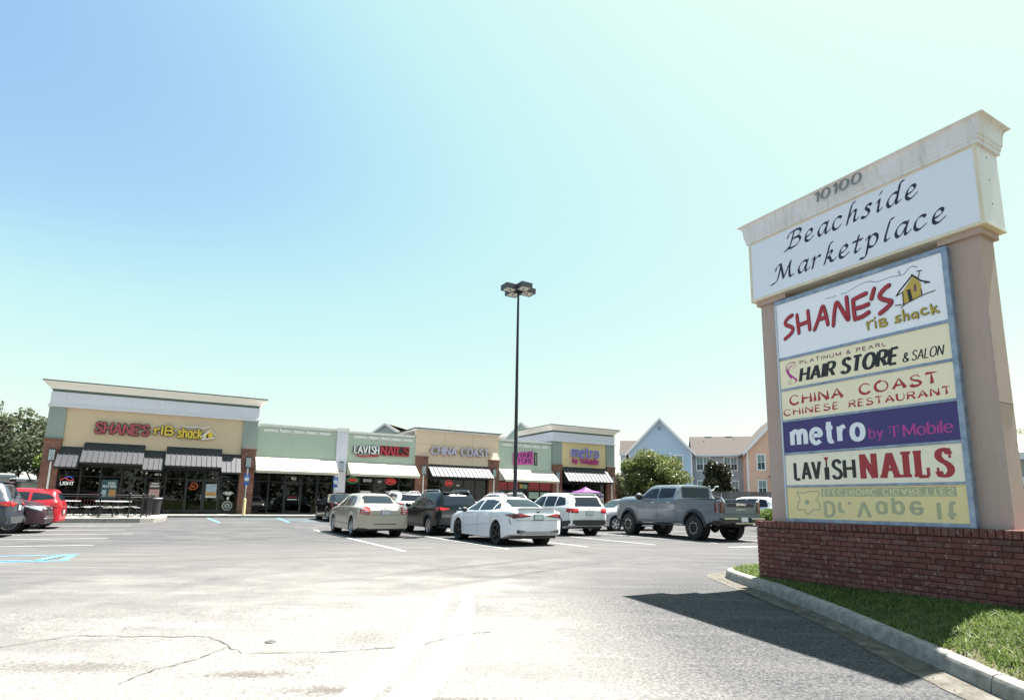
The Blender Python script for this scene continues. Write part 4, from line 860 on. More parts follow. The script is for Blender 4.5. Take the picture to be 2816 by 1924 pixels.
# ---- storefront glazing
def window(x0, x1, z0=ZF+0.02, z1=3.02, tr=2.42, y=0.12):
    w_ = 0.045
    f = ob('window', MB().box(x0, x0+w_, y-0.03, y+0.06, z0, z1).box(x1-w_, x1, y-0.03, y+0.06, z0, z1).box(x0+w_, x1-w_, y-0.03, y+0.06, z0, z0+0.10).box(x0+w_, x1-w_, y-0.03, y+0.06, z1-w_, z1).box(x0+w_, x1-w_, y-0.03, y+0.06, tr, tr+w_), frame_m, pl)
    bx('pane', G_store, f, x0+w_, x1-w_, y+0.01, y+0.02, z0+0.10, tr); bx('pane', G_store, f, x0+w_, x1-w_, y+0.01, y+0.02, tr+w_, z1-w_); return f
def door(x0, x1, z0=ZF+0.01, z1=2.42, zt=3.02, y=0.12, hs=1):
    w_ = 0.09
    f = ob('door', MB().box(x0, x0+w_, y-0.035, y+0.05, z0, z1).box(x1-w_, x1, y-0.035, y+0.05, z0, z1).box(x0+w_, x1-w_, y-0.035, y+0.05, z0, z0+0.22).box(x0+w_, x1-w_, y-0.035, y+0.05, z1-0.10, z1), mat('door_frame', (0.035, 0.034, 0.036), rough=0.4, metal=0.4), pl)
    bx('pane', G_store, f, x0+w_, x1-w_, y+0.01, y+0.02, z0+0.22, z1-0.10)
    hx = x1-0.13 if hs > 0 else x0+0.10
    ob('handle', MB().tube([(hx, y-0.04, 1.15), (hx, y-0.09, 1.18), (hx, y-0.09, 1.48), (hx, y-0.04, 1.51)], 0.012, 6), alloy, f)
    t_ = ob('window', MB().box(x0, x1, y-0.03, y+0.06, z1+0.003, z1+0.045).box(x0, x1, y-0.03, y+0.06, zt-0.045, zt).box(x0, x0+0.045, y-0.03, y+0.06, z1+0.045, zt-0.045).box(x1-0.045, x1, y-0.03, y+0.06, z1+0.045, zt-0.045), frame_m, pl)
    bx('pane', G_store, t_, x0+0.045, x1-0.045, y+0.01, y+0.02, z1+0.045, zt-0.045); return f
def bay(xs_, doors=(), **k):
    for i, (a, b) in enumerate(zip(xs_[:-1], xs_[1:])):
        (door if i in doors else window)(a+0.005, b-0.005, **k)
bay([-30.90, -29.86, -28.88, -27.83, -26.59, -25.55, -24.43, -23.42, -22.52, -21.45], (6, 7))
bay([-20.55, -19.6, -18.58, -17.5, -16.45, -15.44], (2,))
bay([-14.51, -13.55, -12.5, -11.62, -10.6, -9.44], (2,))
bay([-8.43, -7.35, -6.3, -5.3, -4.3, -3.24], (2,))
bay([-2.30, -1.35, -0.3, 0.62, 1.75, 2.90], (2,))
bay([3.88, 5.2, 6.72, 7.72, 8.76], (2, 3))

# ---- walkway, patio, planting strip
WK = thing_ = link('walkway', None, kind='structure')
def slab_poly(name, pts, zt_, zb_, m, parent=None, **k):
    return ob(name, MB().poly_prism([bl2(*p) for p in pts], 'z', zb_, zt_), m, parent, **k)
# walkway paving slabs between joints, with kerb face
x = -25.45
while x < 9.6:
    x2 = min(x+1.5, 9.6); slab_poly('paving_slab', [(x+0.006, -3.62), (x2-0.006, -3.62), (x2-0.006, 0.2), (x+0.006, 0.2)], ZF, 0.0, walk_m, WK); x = x2
x = -25.45
while x < 9.6:
    x2 = min(x+3, 9.6); slab_poly('kerb_section', [(x+0.008, -3.80), (x2-0.008, -3.80), (x2-0.008, -3.63), (x+0.008, -3.63)], ZF-0.004, 0.0, conc, WK); x = x2
slab_poly('patio', [(-36, -9.75), (-26.3, -9.75), (-25.85, -9.5), (-25.62, -9.0), (-25.46, -7.6), (-25.46, 0.2), (-36, 0.2)], ZF-0.008, 0.0, walk_m, kind='structure')
slab_poly('patio_kerb', [(-36, -9.98), (-26.2, -9.98), (-25.66, -9.68), (-25.38, -9.1), (-25.2, -7.6), (-25.2, -3.82), (-25.45, -3.82), (-25.45, -7.6), (-25.61, -9.0), (-25.84, -9.49), (-26.29, -9.74), (-36, -9.74)], ZF+0.0, 0.0, conc, kind='structure')
slab_poly('planting_strip', [(8.6, -7.4), (13.5, -7.4), (13.5, -0.4), (9.85, -0.4), (9.85, -3.6), (8.6, -4.2)], 0.27, 0.0, MATS['soil'], kind='structure')
slab_poly('planting_kerb', [(8.4, -7.6), (13.7, -7.6), (13.7, -7.4), (8.6, -7.4), (8.6, -4.2), (8.4, -4.1)], 0.285, 0.0, conc, kind='structure')
N = 5000; a = rng.uniform(8.62, 13.4, N); b_ = rng.uniform(-7.3, -0.5, N); mb = MB()
for s_, t_ in zip(a, b_):
    if s_ < 9.85 and t_ > -4.2: continue
    p = W(s_, t_, 0.26); an = random.uniform(0, 6.28); d = 0.02; h = random.uniform(0.05, 0.12)
    mb.add([(p[0]-d*math.cos(an), p[1]-d*math.sin(an), p[2]), (p[0]+d*math.cos(an), p[1]+d*math.sin(an), p[2]), (p[0]+random.uniform(-.04, .04), p[1]+random.uniform(-.04, .04), p[2]+h)], [(0, 1, 2)])
ob('grass', mb, MATS['grass_blade'], kind='stuff')

# ================================================================== signs and fittings on the facade
def on_wall(name, label, cat, s, z, t=-0.02, group=None): return thing(name, label, cat, W(s, t, z), BTH, group)
# letters are separate channel letters
def letters(par, st, x0, x1, z0, h, pen, m, depth=0.10, gap=24, shear=0.0, y=-0.16, wedge=None, caps=True, back=None, grow=0.0):
    adv = 0; items = []
    for ch in st: items.append((ch, adv)); adv += float(SANS[ch].split('|')[0]) + (gap if ch != ' ' else gap*0.6)
    adv -= gap; kx = (x1-x0)/max(adv, 1e-6)
    for ch, o_ in items:
        if ch == ' ': continue
        wd = float(SANS[ch].split('|')[0])*kx; mb = MB(); text(mb, ch, x0+o_*kx, x0+o_*kx+max(wd, 1e-3), z0, h, pen, y, depth, shear=shear, wedge=wedge, caps=caps)
        if wd < 1e-3:
            mb = MB()
            for s_ in SANS[ch].split('|')[1:]:
                pts = [tuple(map(float, p.split(','))) for p in s_.split()]; ribbon(mb, [(x0+o_*kx+shear*p[1]*h/100, z0+p[1]*h/100) for p in pts], pen, y, depth, (caps, caps))
        l = ob('letter', mb, m, par)
        if back:
            mb = MB(); pb = (pen[0]+grow, pen[1]+grow, pen[2])
            if wd < 1e-3:
                for s_ in SANS[ch].split('|')[1:]:
                    pts = [tuple(map(float, p.split(','))) for p in s_.split()]; ribbon(mb, [(x0+o_*kx+shear*p[1]*h/100, z0+p[1]*h/100) for p in pts], pb, y+0.02, depth, (caps, caps))
            else: text(mb, ch, x0+o_*kx, x0+o_*kx+wd, z0, h, pb, y+0.02, depth, shear=shear, wedge=wedge, caps=caps)
            ob('letter_return', mb, back, l)
pinkred = mat('letter_red', (0.40, 0.07, 0.09), rough=0.4); yellow = mat('letter_yellow', (0.72, 0.50, 0.05), rough=0.4); darkret = mat('letter_return', (0.04, 0.02, 0.02), rough=0.5)
lav_w = mat('letter_white', (0.70, 0.70, 0.70), rough=0.4); lav_r = mat('letter_crimson', (0.42, 0.03, 0.05), rough=0.4); lavender = mat('letter_lavender', (0.50, 0.44, 0.60), rough=0.4); raceway = mat('raceway', (0.36, 0.30, 0.20), rough=0.6)
sh = on_wall('restaurant_sign', "red and yellow channel letters with a tiny shack on the tan stucco restaurant wall", 'sign', 0, 0)
letters(sh, "SHANE'S", -29.40, -26.75, 5.03, 0.60, (0.052, 0.052, 0), pinkred, back=darkret, grow=0.035, gap=22, shear=0.05)
letters(sh, "rIB", -26.40, -25.45, 5.14, 0.50, (0.047, 0.047, 0), yellow, back=darkret, grow=0.025, gap=26)
letters(sh, "shack", -25.15, -23.85, 5.05, 0.56, (0.046, 0.046, 0), yellow, back=darkret, grow=0.025, gap=24)
bx('raceway', raceway, sh, -29.5, -23.3, -0.05, 0.0, 5.18, 5.34)
mb = MB(); strokes(mb, [[(-24.95, 5.74), (-24.6, 5.70), (-24.2, 5.74), (-23.8, 5.70), (-23.55, 5.80), (-23.4, 5.84)]], (0.035, 0.025, 0), -0.16, 0.06); ob('smoke_plume', mb, lav_w, sh)
mb = MB(); strokes(mb, [[(-23.85, 5.15), (-23.35, 5.62), (-23.05, 5.30)], [(-23.75, 4.98), (-23.68, 5.25)], [(-23.8, 4.97), (-23.1, 5.12)]], (0.04, 0.035, 0), -0.165, 0.06, smooth_=False); ob('shack_outline', mb, lav_w, sh)
ob('shack_wall', MB().poly_prism([(-23.68, 5.02), (-23.2, 5.10), (-23.2, 5.38), (-23.38, 5.55), (-23.68, 5.25)], 'y', -0.15, -0.09), yellow, sh); ob('shack_door', MB().box(-23.56, -23.46, -0.156, -0.15, 5.04, 5.28), darkret, sh)
lv = on_wall('nail_salon_sign', 'white and red block letters of the nail salon on sage siding', 'sign', 0, 0)
letters(lv, 'LAV', -14.08, -13.18, 4.66, 0.52, (0.048, 0.040, 0), lav_w, back=darkret, grow=0.04, gap=20, caps=False)
letters(lv, 'I', -13.02, -13.02, 4.66, 0.56, (0.055, 0.04, 0), lav_w, back=darkret, grow=0.04, caps=False)
letters(lv, 'SH', -12.84, -12.32, 4.66, 0.52, (0.048, 0.040, 0), lav_w, back=darkret, grow=0.04, gap=20, caps=False)
for i, ch in enumerate('NAILS'):
    x0 = -12.12+[0, 0.50, 1.0, 1.22, 1.72][i]; ww = [0.36, 0.40, 0.05, 0.36, 0.36][i]
    l = ob('letter', slab(MB(), ch, x0, x0+ww, 4.62, 0.66, 0.058, 0.042, -0.16, depth=0.10), lav_r, lv)
bx('backing_panel', darkret, lv, -12.2, -9.95, -0.04, -0.01, 4.60, 5.30)
ob('swoosh', strokes(MB(), [[(-13.85, 4.47), (-13.3, 4.44), (-12.8, 4.50), (-12.35, 4.53)]], (0.10, 0.055, 0), -0.12, 0.05), lav_r, lv)
ch_ = on_wall('chinese_restaurant_sign', 'lavender white letters of the Chinese restaurant on pale tan stucco', 'sign', 0, 0)
letters(ch_, 'CHINA', -8.20, -6.15, 4.88, 0.58, (0.058, 0.045, 0), lavender, back=raceway, grow=0.02, gap=24, caps=False, y=-0.20)
letters(ch_, 'COAST', -5.70, -3.35, 4.90, 0.58, (0.058, 0.045, 0), lavender, back=raceway, grow=0.02, gap=24, caps=False, y=-0.20)
bx('raceway', raceway, ch_, -8.35, -3.2, -0.08, -0.02, 5.10, 5.24)
hr = on_wall('hair_store_banner', 'pink banner of the hair store hung aslant on sage siding beside the light pole', 'banner', 0, 0)
pinkb = mat('banner_pink', (0.62, 0.08, 0.34), rough=0.6, var=0.15, vscale=2, col2=(0.55, 0.08, 0.3)); navyb = mat('banner_ink', (0.035, 0.015, 0.09), rough=0.6)
ob('cloth', MB().poly_prism([(-0.98, 4.36), (0.99, 4.52), (0.97, 5.62), (-0.98, 5.40)], 'y', -0.05, -0.03), pinkb, hr)
mb = MB(); text(mb, 'HAIR', -0.52, 0.86, 5.00, 0.42, (0.05, 0.028, 0), -0.053, gap=22, caps=False, rise=0.07); ob('lettering', mb, navyb, hr); mb = MB(); text(mb, 'STORE', -0.88, 0.90, 4.50, 0.40, (0.048, 0.026, 0), -0.053, gap=20, caps=False, rise=0.07); ob('lettering', mb, navyb, hr)
mb = MB(); ribbon(mb, [(-0.75, 5.05), (-0.72, 5.2), (-0.74, 5.35)], (0.05, 0.04, 0), -0.053); ob('logo', mb, mat('banner_light', (0.75, 0.5, 0.65), rough=0.6), hr)
o = bx('salon_plaque', MATS['ink_black'], hr, 1.10, 1.38, -0.05, -0.03, 4.44, 5.50)
mb = MB()
for k in range(5): mb.add([(1.20, -0.0515, 4.58+k*0.17), (1.29, -0.0515, 4.58+k*0.17), (1.29, -0.0515, 4.66+k*0.17), (1.20, -0.0515, 4.66+k*0.17)], [(0, 1, 2, 3)])
ob('plaque_letters', mb, lav_w, hr)
mt_ = on_wall('phone_shop_sign', 'violet and magenta letters of the phone shop on yellow stucco', 'sign', 0, 0)
mvio = mat('letter_violet', (0.16, 0.13, 0.50), rough=0.4); mmag = mat('letter_magenta', (0.50, 0.04, 0.22), rough=0.4); mpale = mat('letter_pale', (0.62, 0.62, 0.66), rough=0.5)
letters(mt_, 'metro', 4.90, 7.80, 5.36, 0.90, (0.072, 0.058, 0), mvio, back=mpale, grow=0.02, gap=26, caps=False, y=-0.19)
letters(mt_, 'by', 5.02, 5.50, 4.84, 0.40, (0.036, 0.028, 0), mmag, back=None, gap=22, y=-0.17)
letters(mt_, 'T', 5.78, 6.08, 4.82, 0.36, (0.040, 0.034, 0), mmag, gap=22, y=-0.17)
letters(mt_, 'Mobile', 6.22, 7.82, 4.82, 0.42, (0.042, 0.030, 0), mmag, gap=22, y=-0.17)
# gooseneck lamp bars on the siding
lampm = mat('floodlight_body', (0.25, 0.25, 0.25), rough=0.5, metal=0.5)
where_l = ['vacant bay', 'nail salon bay', 'hair store bay']
for k, (x0, x1, z) in enumerate(((-20.2, -15.8, 5.88), (-14.15, -9.7, 5.83), (-2.05, 2.45, 6.02))):
    o = thing('lamp_rail', 'white rail carrying four small floodlights above the %s' % where_l[k], 'light rail', W(0, 0), BTH, 'lamp rails on the sage siding')
    bx('rail', trimw, o, x0, x1, -0.04, 0.012, z-0.10, z+0.10)
    for i in range(4):
        x = x0+(x1-x0)*(0.22+0.195*i)
        ob('floodlight', MB().tube([(x, -0.04, z-0.02), (x, -0.30, z+0.10), (x+0.03, -0.38, z+0.05)], 0.022, 6).lathe([(0.03, 0.07), (0.07, -0.04), (0.06, -0.05), (0.0, -0.02)], 10, 'z', (x+0.03, -0.40, z)), lampm, o)
# pier lanterns with the pale strip below
for k, (xc, y_, zt_, zl, where) in enumerate(((-31.27, -0.17, 3.95, 1.55, 'on the left end brick pier behind the red hatchback'), (-20.98, -0.17, 4.0, 2.0, 'on the brick pier right of the rib restaurant'), (-14.97, -0.19, 3.98, 3.2, 'on the white pier between vacant unit and nail salon'),
        (-8.80, -0.17, 3.98, 1.6, 'on the brick pier between nail salon and Chinese restaurant'), (-2.78, -0.17, 3.98, 1.7, 'on the brick pier right of the Chinese restaurant'), (3.38, -0.17, 4.0, 1.7, 'on the brick pier left of the phone shop'), (9.25, -0.17, 3.8, 1.6, 'on the last brick pier at the right end'))):
    o = thing('wall_lantern', 'white box wall lantern ' + where, 'wall lamp', W(xc, y_, 0), BTH, 'box lanterns on the storefront piers')
    ob('lamp_frame', MB().box(-0.15, 0.15, -0.16, 0, zt_-0.06, zt_).box(-0.15, 0.15, -0.16, 0, zt_-0.70, zt_-0.66).box(-0.15, -0.135, -0.16, -0.145, zt_-0.66, zt_-0.06).box(0.135, 0.15, -0.16, -0.145, zt_-0.66, zt_-0.06).box(-0.05, -0.035, -0.16, -0.145, zt_-0.66, zt_-0.06).box(0.035, 0.05, -0.16, -0.145, zt_-0.66, zt_-0.06), lampframe, o)
    bx('lamp_glass', lampglass, o, -0.132, 0.132, -0.143, -0.003, zt_-0.66, zt_-0.06)
    if zl < 3.1: bx('pale_strip', trimw, o, -0.045, 0.045, -0.06, -0.003, zl, zt_-0.72)
# ---- neon, posters and numbers in the windows
neon_r = mat('neon_red', (0.5, 0.05, 0.05), emit=(1.0, 0.10, 0.10), estr=0.10); neon_b = mat('neon_blue', (0.05, 0.1, 0.5), emit=(0.15, 0.2, 1.0), estr=0.09)
neon_w = mat('neon_white', (0.6, 0.6, 0.6), emit=(0.8, 0.85, 0.9), estr=0.09); neon_g = mat('neon_green', (0.05, 0.3, 0.1), emit=(0.1, 0.6, 0.25), estr=0.06); neon_o = mat('neon_orange', (0.5, 0.1, 0.03), emit=(0.9, 0.2, 0.05), estr=0.06)
bulb_m = mat('lamp_bulb', (0.8, 0.7, 0.5), emit=(1.0, 0.82, 0.55), estr=1.2)
def oval(rx, rz, x=0, z=0, n=24): return [(x+rx*math.cos(2*math.pi*i/n), z+rz*math.sin(2*math.pi*i/n)) for i in range(n+1)]
def open_sign(s, z, label, frame_col, rx=0.42, rz=0.20):
    o = on_wall('open_sign', label, 'neon sign', s, z, 0.09, 'neon open signs in the shop windows')
    mb = MB(); ribbon(mb, oval(rx, rz), (0.022, 0.022, 0), 0, 0.02); ob('oval_tube', mb, frame_col, o)
    mb = MB(); text(mb, 'OPEN', -rx*0.68, rx*0.68, -0.09, 0.18, (0.018, 0.018, 0), 0, 0.02); ob('lettering', mb, neon_r, o)
open_sign(-14.03, 2.72, 'oval neon OPEN sign with a green ring in the nail salon window', neon_g); open_sign(-11.25, 2.70, 'oval red neon OPEN sign right of the nail salon door', neon_r)
open_sign(-6.55, 2.70, 'round red neon OPEN sign in the Chinese restaurant window', neon_r, 0.32, 0.24)
o = on_wall('beer_sign', 'small neon beer sign reading LIGHT in the dark restaurant window', 'neon sign', -30.45, 2.10, 0.09)
mb = MB(); text(mb, 'LIGHT', -0.30, 0.32, -0.18, 0.18, (0.02, 0.02, 0), 0, 0.02); ob('lettering', mb, neon_w, o)
mb = MB(); strokes(mb, [[(-0.32, 0.10), (-0.1, 0.2), (0.1, 0.08), (0.3, 0.12)]], (0.03, 0.02, 0), 0, 0.02); ob('red_tube', mb, neon_r, o); mb = MB(); strokes(mb, [[(-0.1, 0.24), (0.1, 0.30), (0.25, 0.2)]], (0.03, 0.02, 0), 0, 0.02); ob('blue_tube', mb, neon_b, o)
o = on_wall('neon_picture', 'orange neon squiggle glowing in the window left of the restaurant door', 'neon sign', -24.0, 2.02, 0.09)
mb = MB(); strokes(mb, [[(-0.28, -0.14), (0.02, -0.20), (0.22, -0.08), (0.18, 0.10), (0.02, 0.22), (-0.12, 0.16), (-0.10, 0.05), (0.06, 0.02)], [(-0.2, -0.02), (0.1, -0.08)]], (0.014, 0.014, 0), 0, 0.02); ob('orange_tube', mb, neon_o, o)
def poster(name, label, s, z, w_, h, bgc, blocks, cat='poster', t=0.095, grp=None):
    o = on_wall(name, label, cat, s, z, t, grp); bx('sheet', bgc, o, -w_/2, w_/2, 0, 0.008, -h/2, h/2)
    for (x0, x1, z0, z1, m) in blocks: bx('printed_area', m, o, x0*w_/2, x1*w_/2, -0.003, 0.0, z0*h/2, z1*h/2)
    return o
food = mat('print_food', (0.40, 0.12, 0.05), var=1, vscale=14, col2=(0.55, 0.42, 0.10)); food2 = mat('print_ribs', (0.50, 0.18, 0.16), var=1, vscale=16, col2=(0.55, 0.50, 0.45)); tealp = mat('print_teal', (0.03, 0.09, 0.11)); darkp = mat('print_dark', (0.06, 0.035, 0.035))
skyp = mat('print_sky', (0.40, 0.48, 0.55), var=0.8, vscale=8, col2=(0.25, 0.33, 0.42)); whp = mat('print_white', (0.65, 0.65, 0.63)); purp = mat('print_purple', (0.09, 0.03, 0.20), var=0.7, vscale=7, col2=(0.25, 0.12, 0.4))
p = poster('window_poster', 'teal restaurant poster of food platters on the dark window behind the patio tables', -28.40, 1.72, 0.80, 1.12, tealp, [(0.05, 0.9, -0.85, -0.05, food), (-0.8, -0.3, -0.85, -0.1, skyp)])
mb = MB(); text(mb, 'PLATTERS', -0.30, 0.34, 0.10, 0.13, (0.014, 0.012, 0), -0.005, gap=20); ob('lettering', mb, whp, p); mb = MB(); text(mb, 'RIB', -0.04, 0.28, 0.29, 0.12, (0.014, 0.012, 0), -0.005); ob('lettering', mb, whp, p)
p = poster('window_poster', 'dark poster with pink plates of ribs between two restaurant windows', -26.08, 1.74, 0.62, 0.98, darkp, [(-0.85, 0.85, -0.9, 0.05, food2), (-0.6, 0.6, 0.7, 0.85, whp), (-0.8, 0.75, 0.35, 0.55, whp)])
p = poster('window_poster', 'pale poster with sky and burgers on the restaurant glass left of the door', -23.93+0.95, 1.74, 0.60, 0.86, whp, [(-0.95, 0.95, -0.15, 0.95, skyp), (-0.95, 0.95, -0.75, -0.15, food)])
p = poster('tyre_decal', 'round white seal decal low on the window right of the restaurant door', -21.98, 0.82, 0.02, 0.02, whp, [], 'decal')
mb = MB(); ribbon(mb, oval(0.27, 0.27), (0.045, 0.045, 0), 0, 0.005); ribbon(mb, oval(0.11, 0.11), (0.06, 0.06, 0), -0.001, 0.005); ob('ring', mb, mat('decal_grey', (0.30, 0.31, 0.29)), p)
p = poster('window_decal', 'white lettered decal bands on the window right of the restaurant door', -21.98, 1.62, 0.62, 0.06, whp, [], 'decal')
ob('printed_area', MB().box(-0.22, 0.22, -0.001, 0.004, 0.06, 0.10).box(-0.18, 0.18, -0.001, 0.004, -0.12, -0.05).box(-0.06, 0.07, -0.001, 0.004, -0.42, -0.24), whp, p)
redp = mat('hair_poster_red', (0.42, 0.07, 0.07), var=0.5, vscale=3, col2=(0.30, 0.04, 0.05)); grp_ = 'red posters across the hair store transoms'
for k, (s, wd_) in enumerate(((-1.83, 0.85), (-0.83, 0.95), (1.18, 1.02), (2.32, 1.05))):
    p = poster('transom_poster', '%s of the red face posters above the hair store window, counted from the left' % ('first', 'second', 'third', 'fourth')[k], s, 2.66, wd_, 0.62, redp, [], 'poster', 0.09, grp_)
    mb = MB()
    for q in range(3):
        xq = -wd_*0.3+q*wd_*0.3; strokes(mb, [[(xq-0.09, -0.12), (xq, 0.14), (xq+0.08, -0.1)], [(xq-0.06, -0.15), (xq+0.07, -0.16)]], (0.014, 0.012, 0), -0.003)
    ob('printed_line', mb, darkp, p)
p = poster('transom_sign', 'green and white neon sign above the hair store door', 0.15, 2.64, 0.80, 0.5, darkp, [(-0.9, -0.2, -0.6, 0.7, mat('print_yellow', (0.5, 0.42, 0.1))), (0.0, 0.9, -0.6, 0.6, mat('print_green', (0.12, 0.32, 0.16)))], 'sign')
mb = MB(); ribbon(mb, oval(0.20, 0.13, 0.16, 0), (0.015, 0.015, 0), -0.008, 0.005); ob('ring', mb, whp, p)
for k, s in enumerate((1.18, 2.32)): poster('window_blind', 'pale green paper sheet pasted behind the %s hair store window' % ('left', 'right')[k], s, 1.92, 0.98, 0.55, mat('paper_green', (0.30, 0.40, 0.34)), [], 'window sheet', 0.09)
poster('window_poster', 'white flyer strip with pictures in the nail salon window left of its door', -13.05, 1.82, 0.9, 0.36, mat('flyer_dark', (0.10, 0.07, 0.07)), [(-0.8, 0.8, 0.1, 0.8, whp)]); poster('window_poster', 'lilac flyer strip in the nail salon window right of its door', -11.15, 1.78, 0.9, 0.46, mat('flyer_lilac', (0.22, 0.18, 0.34)), [(-0.9, 0.9, 0.5, 0.9, whp), (-0.9, 0.9, -0.9, -0.5, whp)])
p = poster('window_poster', 'white and violet poster on the left leaf of the phone shop door', 6.95-0.55, 1.62, 0.55, 1.0, whp, [(-0.7, 0.7, -0.7, 0.35, purp)]); p = poster('window_poster', 'white poster with a dark figure on the right leaf of the phone shop door', 8.24, 1.62, 0.62, 1.15, whp, [(-0.5, 0.6, -0.9, -0.05, darkp), (-0.8, 0.8, 0.4, 0.75, purp)])
poster('door_notice', 'red strip and white notice on the vacant unit door', -18.04, 1.45, 0.62, 0.05, mat('strip_red', (0.35, 0.02, 0.04)), [(-1, 1, -8.0, -5.5, whp)], 'notice')
for st, s, z, h, wd_, nm in (('10100', -12.98, 2.62, 0.20, 0.62, 'white building number 10100 over the nail salon window'), ('101', -26.02, 2.62, 0.12, 0.32, 'white unit number above the restaurant posters'), ('103', -18.04, 2.62, 0.15, 0.30, 'white unit number over the vacant unit door'), ('102', -12.05, 2.60, 0.12, 0.26, 'white unit number over the nail salon door'), ('104', -5.80, 2.50, 0.12, 0.26, 'white unit number over the Chinese restaurant door'), ('106', 6.30, 2.55, 0.12, 0.24, 'white unit number beside the phone shop door')):
    st = st.replace('6', '5'); o = on_wall('unit_number', nm, 'number', s, z, 0.09); mb = MB(); text(mb, st, -wd_/2, wd_/2, 0, h, (0.020, 0.016, 0), 0, 0.005, gap=26, caps=False); ob('digits', mb, whp, o)
# pendant lamps glowing behind the restaurant glass
for k, (s, z, t) in enumerate(((-29.75, 2.93, 1.6), (-29.45, 2.86, 1.9), (-29.15, 2.82, 2.3), (-26.92, 2.86, 1.5), (-26.65, 2.80, 1.9), (-29.3, 2.12, 3.2), (-24.75, 2.18, 2.6), (-22.9, 2.62, 1.3), (-21.9, 2.42, 2.2))):
    wh = ['first of three ceiling spots near the left end', 'second of three ceiling spots near the left end', 'third of three ceiling spots near the left end', 'left of the pair over the patio posters', 'right of the pair over the patio posters', 'low lamp deep behind the patio window', 'low lamp left of the orange neon', 'bright lamp above the restaurant door', 'small lamp above the white seal decal'][k]
    o = thing('pendant_lamp', 'glowing warm lamp inside the restaurant, ' + wh, 'lamp', W(s, t, z), BTH, 'lamps glowing inside the restaurant')
    ob('bulb', MB().lathe([(0.0, -0.06), (0.045, -0.04), (0.06, 0.0), (0.045, 0.04), (0.0, 0.05)], 10), bulb_m, o); ob('stem', MB().tube([(0, 0, 0.05), (0, 0, 3.45-z)], 0.01, 4), blackp, o)

# ================================================================== street furniture
def lathe_poly(pts): return pts
sign_blue = mat('sign_blue', (0.03, 0.10, 0.38), rough=0.4); steelp = mat('galvanised', (0.36, 0.38, 0.40), rough=0.5, metal=0.5); bolly = mat('bollard_cream', (0.56, 0.47, 0.22), rough=0.6, var=0.3, col2=(0.5, 0.42, 0.25))
for k, (s, t, wh) in enumerate(((-21.25, -3.15, 'before the brick pier at the restaurant'), (-15.95, -3.15, 'before the white pier near the nail salon'))):
    o = thing('accessible_parking_sign', 'blue accessible parking sign on a cream bollard ' + wh, 'parking sign', W(s, t, ZF), BTH, 'accessible parking signs along the walkway')
    ob('bollard', MB().lathe([(0.085, 0), (0.085, 0.92), (0.07, 0.98), (0.03, 1.01), (0, 1.015)], 14), bolly, o, smooth=True)
    ob('post', MB().tube([(0, 0, 1.0), (0, 0, 2.48)], 0.028, 6), steelp, o)
    pn_ = bx('sign_plate', sign_blue, o, -0.15, 0.15, -0.045, -0.035, 2.02, 2.48); bx('white_field', whp, pn_, -0.12, 0.12, -0.048, -0.045, 2.06, 2.26)
    mb = MB(); ribbon(mb, [(0.02, 2.45), (0.02, 2.38), (0.06, 2.35)], (0.012, 0.012, 0), -0.049); ribbon(mb, oval(0.045, 0.045, 0.0, 2.345), (0.008, 0.008, 0), -0.050); ob('wheelchair_symbol', mb, whp, pn_)
    bx('penalty_plate', sign_blue, o, -0.15, 0.15, -0.045, -0.035, 1.80, 1.98)
# patio railing and tables
rail = thing('patio_railing', 'black metal railing round the restaurant patio, curving at its right corner', 'railing', W(0, 0, ZF), BTH)
RP = [(-35.5, -8.9), (-32.3, -8.9), (-29.6, -8.9), (-27.9, -8.9), (-26.75, -8.85), (-26.25, -8.5), (-26.05, -7.9), (-26.0, -6.0), (-26.0, -3.6), (-26.0, -1.2)]
for h in (0.10, 0.97, 1.06): ob('rail', MB().tube([(x, y, h) for x, y in RP], 0.022, 6), blackp, rail)
for k, (x, y) in enumerate(RP): ob('post', MB().box(x-0.03, x+0.03, y-0.03, y+0.03, 0, 1.10).lathe([(0.045, 1.10), (0.05, 1.13), (0.0, 1.17)], 8, 'z', (x, y, 0)), blackp, rail)
bal = MB(); n_b = 0
for (xa, ya), (xb, yb) in zip(RP[:-1], RP[1:]):
    L = math.hypot(xb-xa, yb-ya); n = int(L/0.12)
    for i in range(1, n): x, y = xa+(xb-xa)*i/n, ya+(yb-ya)*i/n; bal.box(x-0.007, x+0.007, y-0.007, y+0.007, 0.10, 0.97)
ob('baluster', bal, blackp, rail, kind='stuff')
tab_m = mat('table_top_pale', (0.62, 0.62, 0.60), rough=0.45, var=0.9, vscale=22, col2=(0.25, 0.25, 0.25)); 
def picnic(s, t, rz, label):
    o = thing('picnic_table', label, 'table', W(s, t, ZF), BTH+rz, 'picnic tables on the restaurant patio')
    ob('table_top', MB().lathe([(0.0, 0.73), (0.72, 0.73), (0.76, 0.75), (0.74, 0.765), (0.0, 0.765)], 8), tab_m, o)
    for k in range(4):
        a = math.pi/2*k; c, s_ = math.cos(a), math.sin(a)
        def R(x, y, z): return (x*c-y*s_, x*s_+y*c, z)
        mb = MB(); mb.add([R(x, y, z) for x, y, z in ((0.86, -0.42, 0.44), (1.12, -0.42, 0.44), (1.12, 0.42, 0.44), (0.86, 0.42, 0.44), (0.86, -0.42, 0.47), (1.12, -0.42, 0.47), (1.12, 0.42, 0.47), (0.86, 0.42, 0.47))], [(0, 3, 2, 1), (4, 5, 6, 7), (0, 1, 5, 4), (1, 2, 6, 5), (2, 3, 7, 6), (3, 0, 4, 7)])
        ob('seat', mb, tab_m, o); ob('leg', MB().tube([R(0.30, 0, 0.72), R(0.34, 0, 0.30), R(0.55, 0, 0.05), R(0.85, 0, 0.05), R(1.0, 0, 0.15), R(0.99, 0, 0.44)], 0.025, 6), blackp, o)
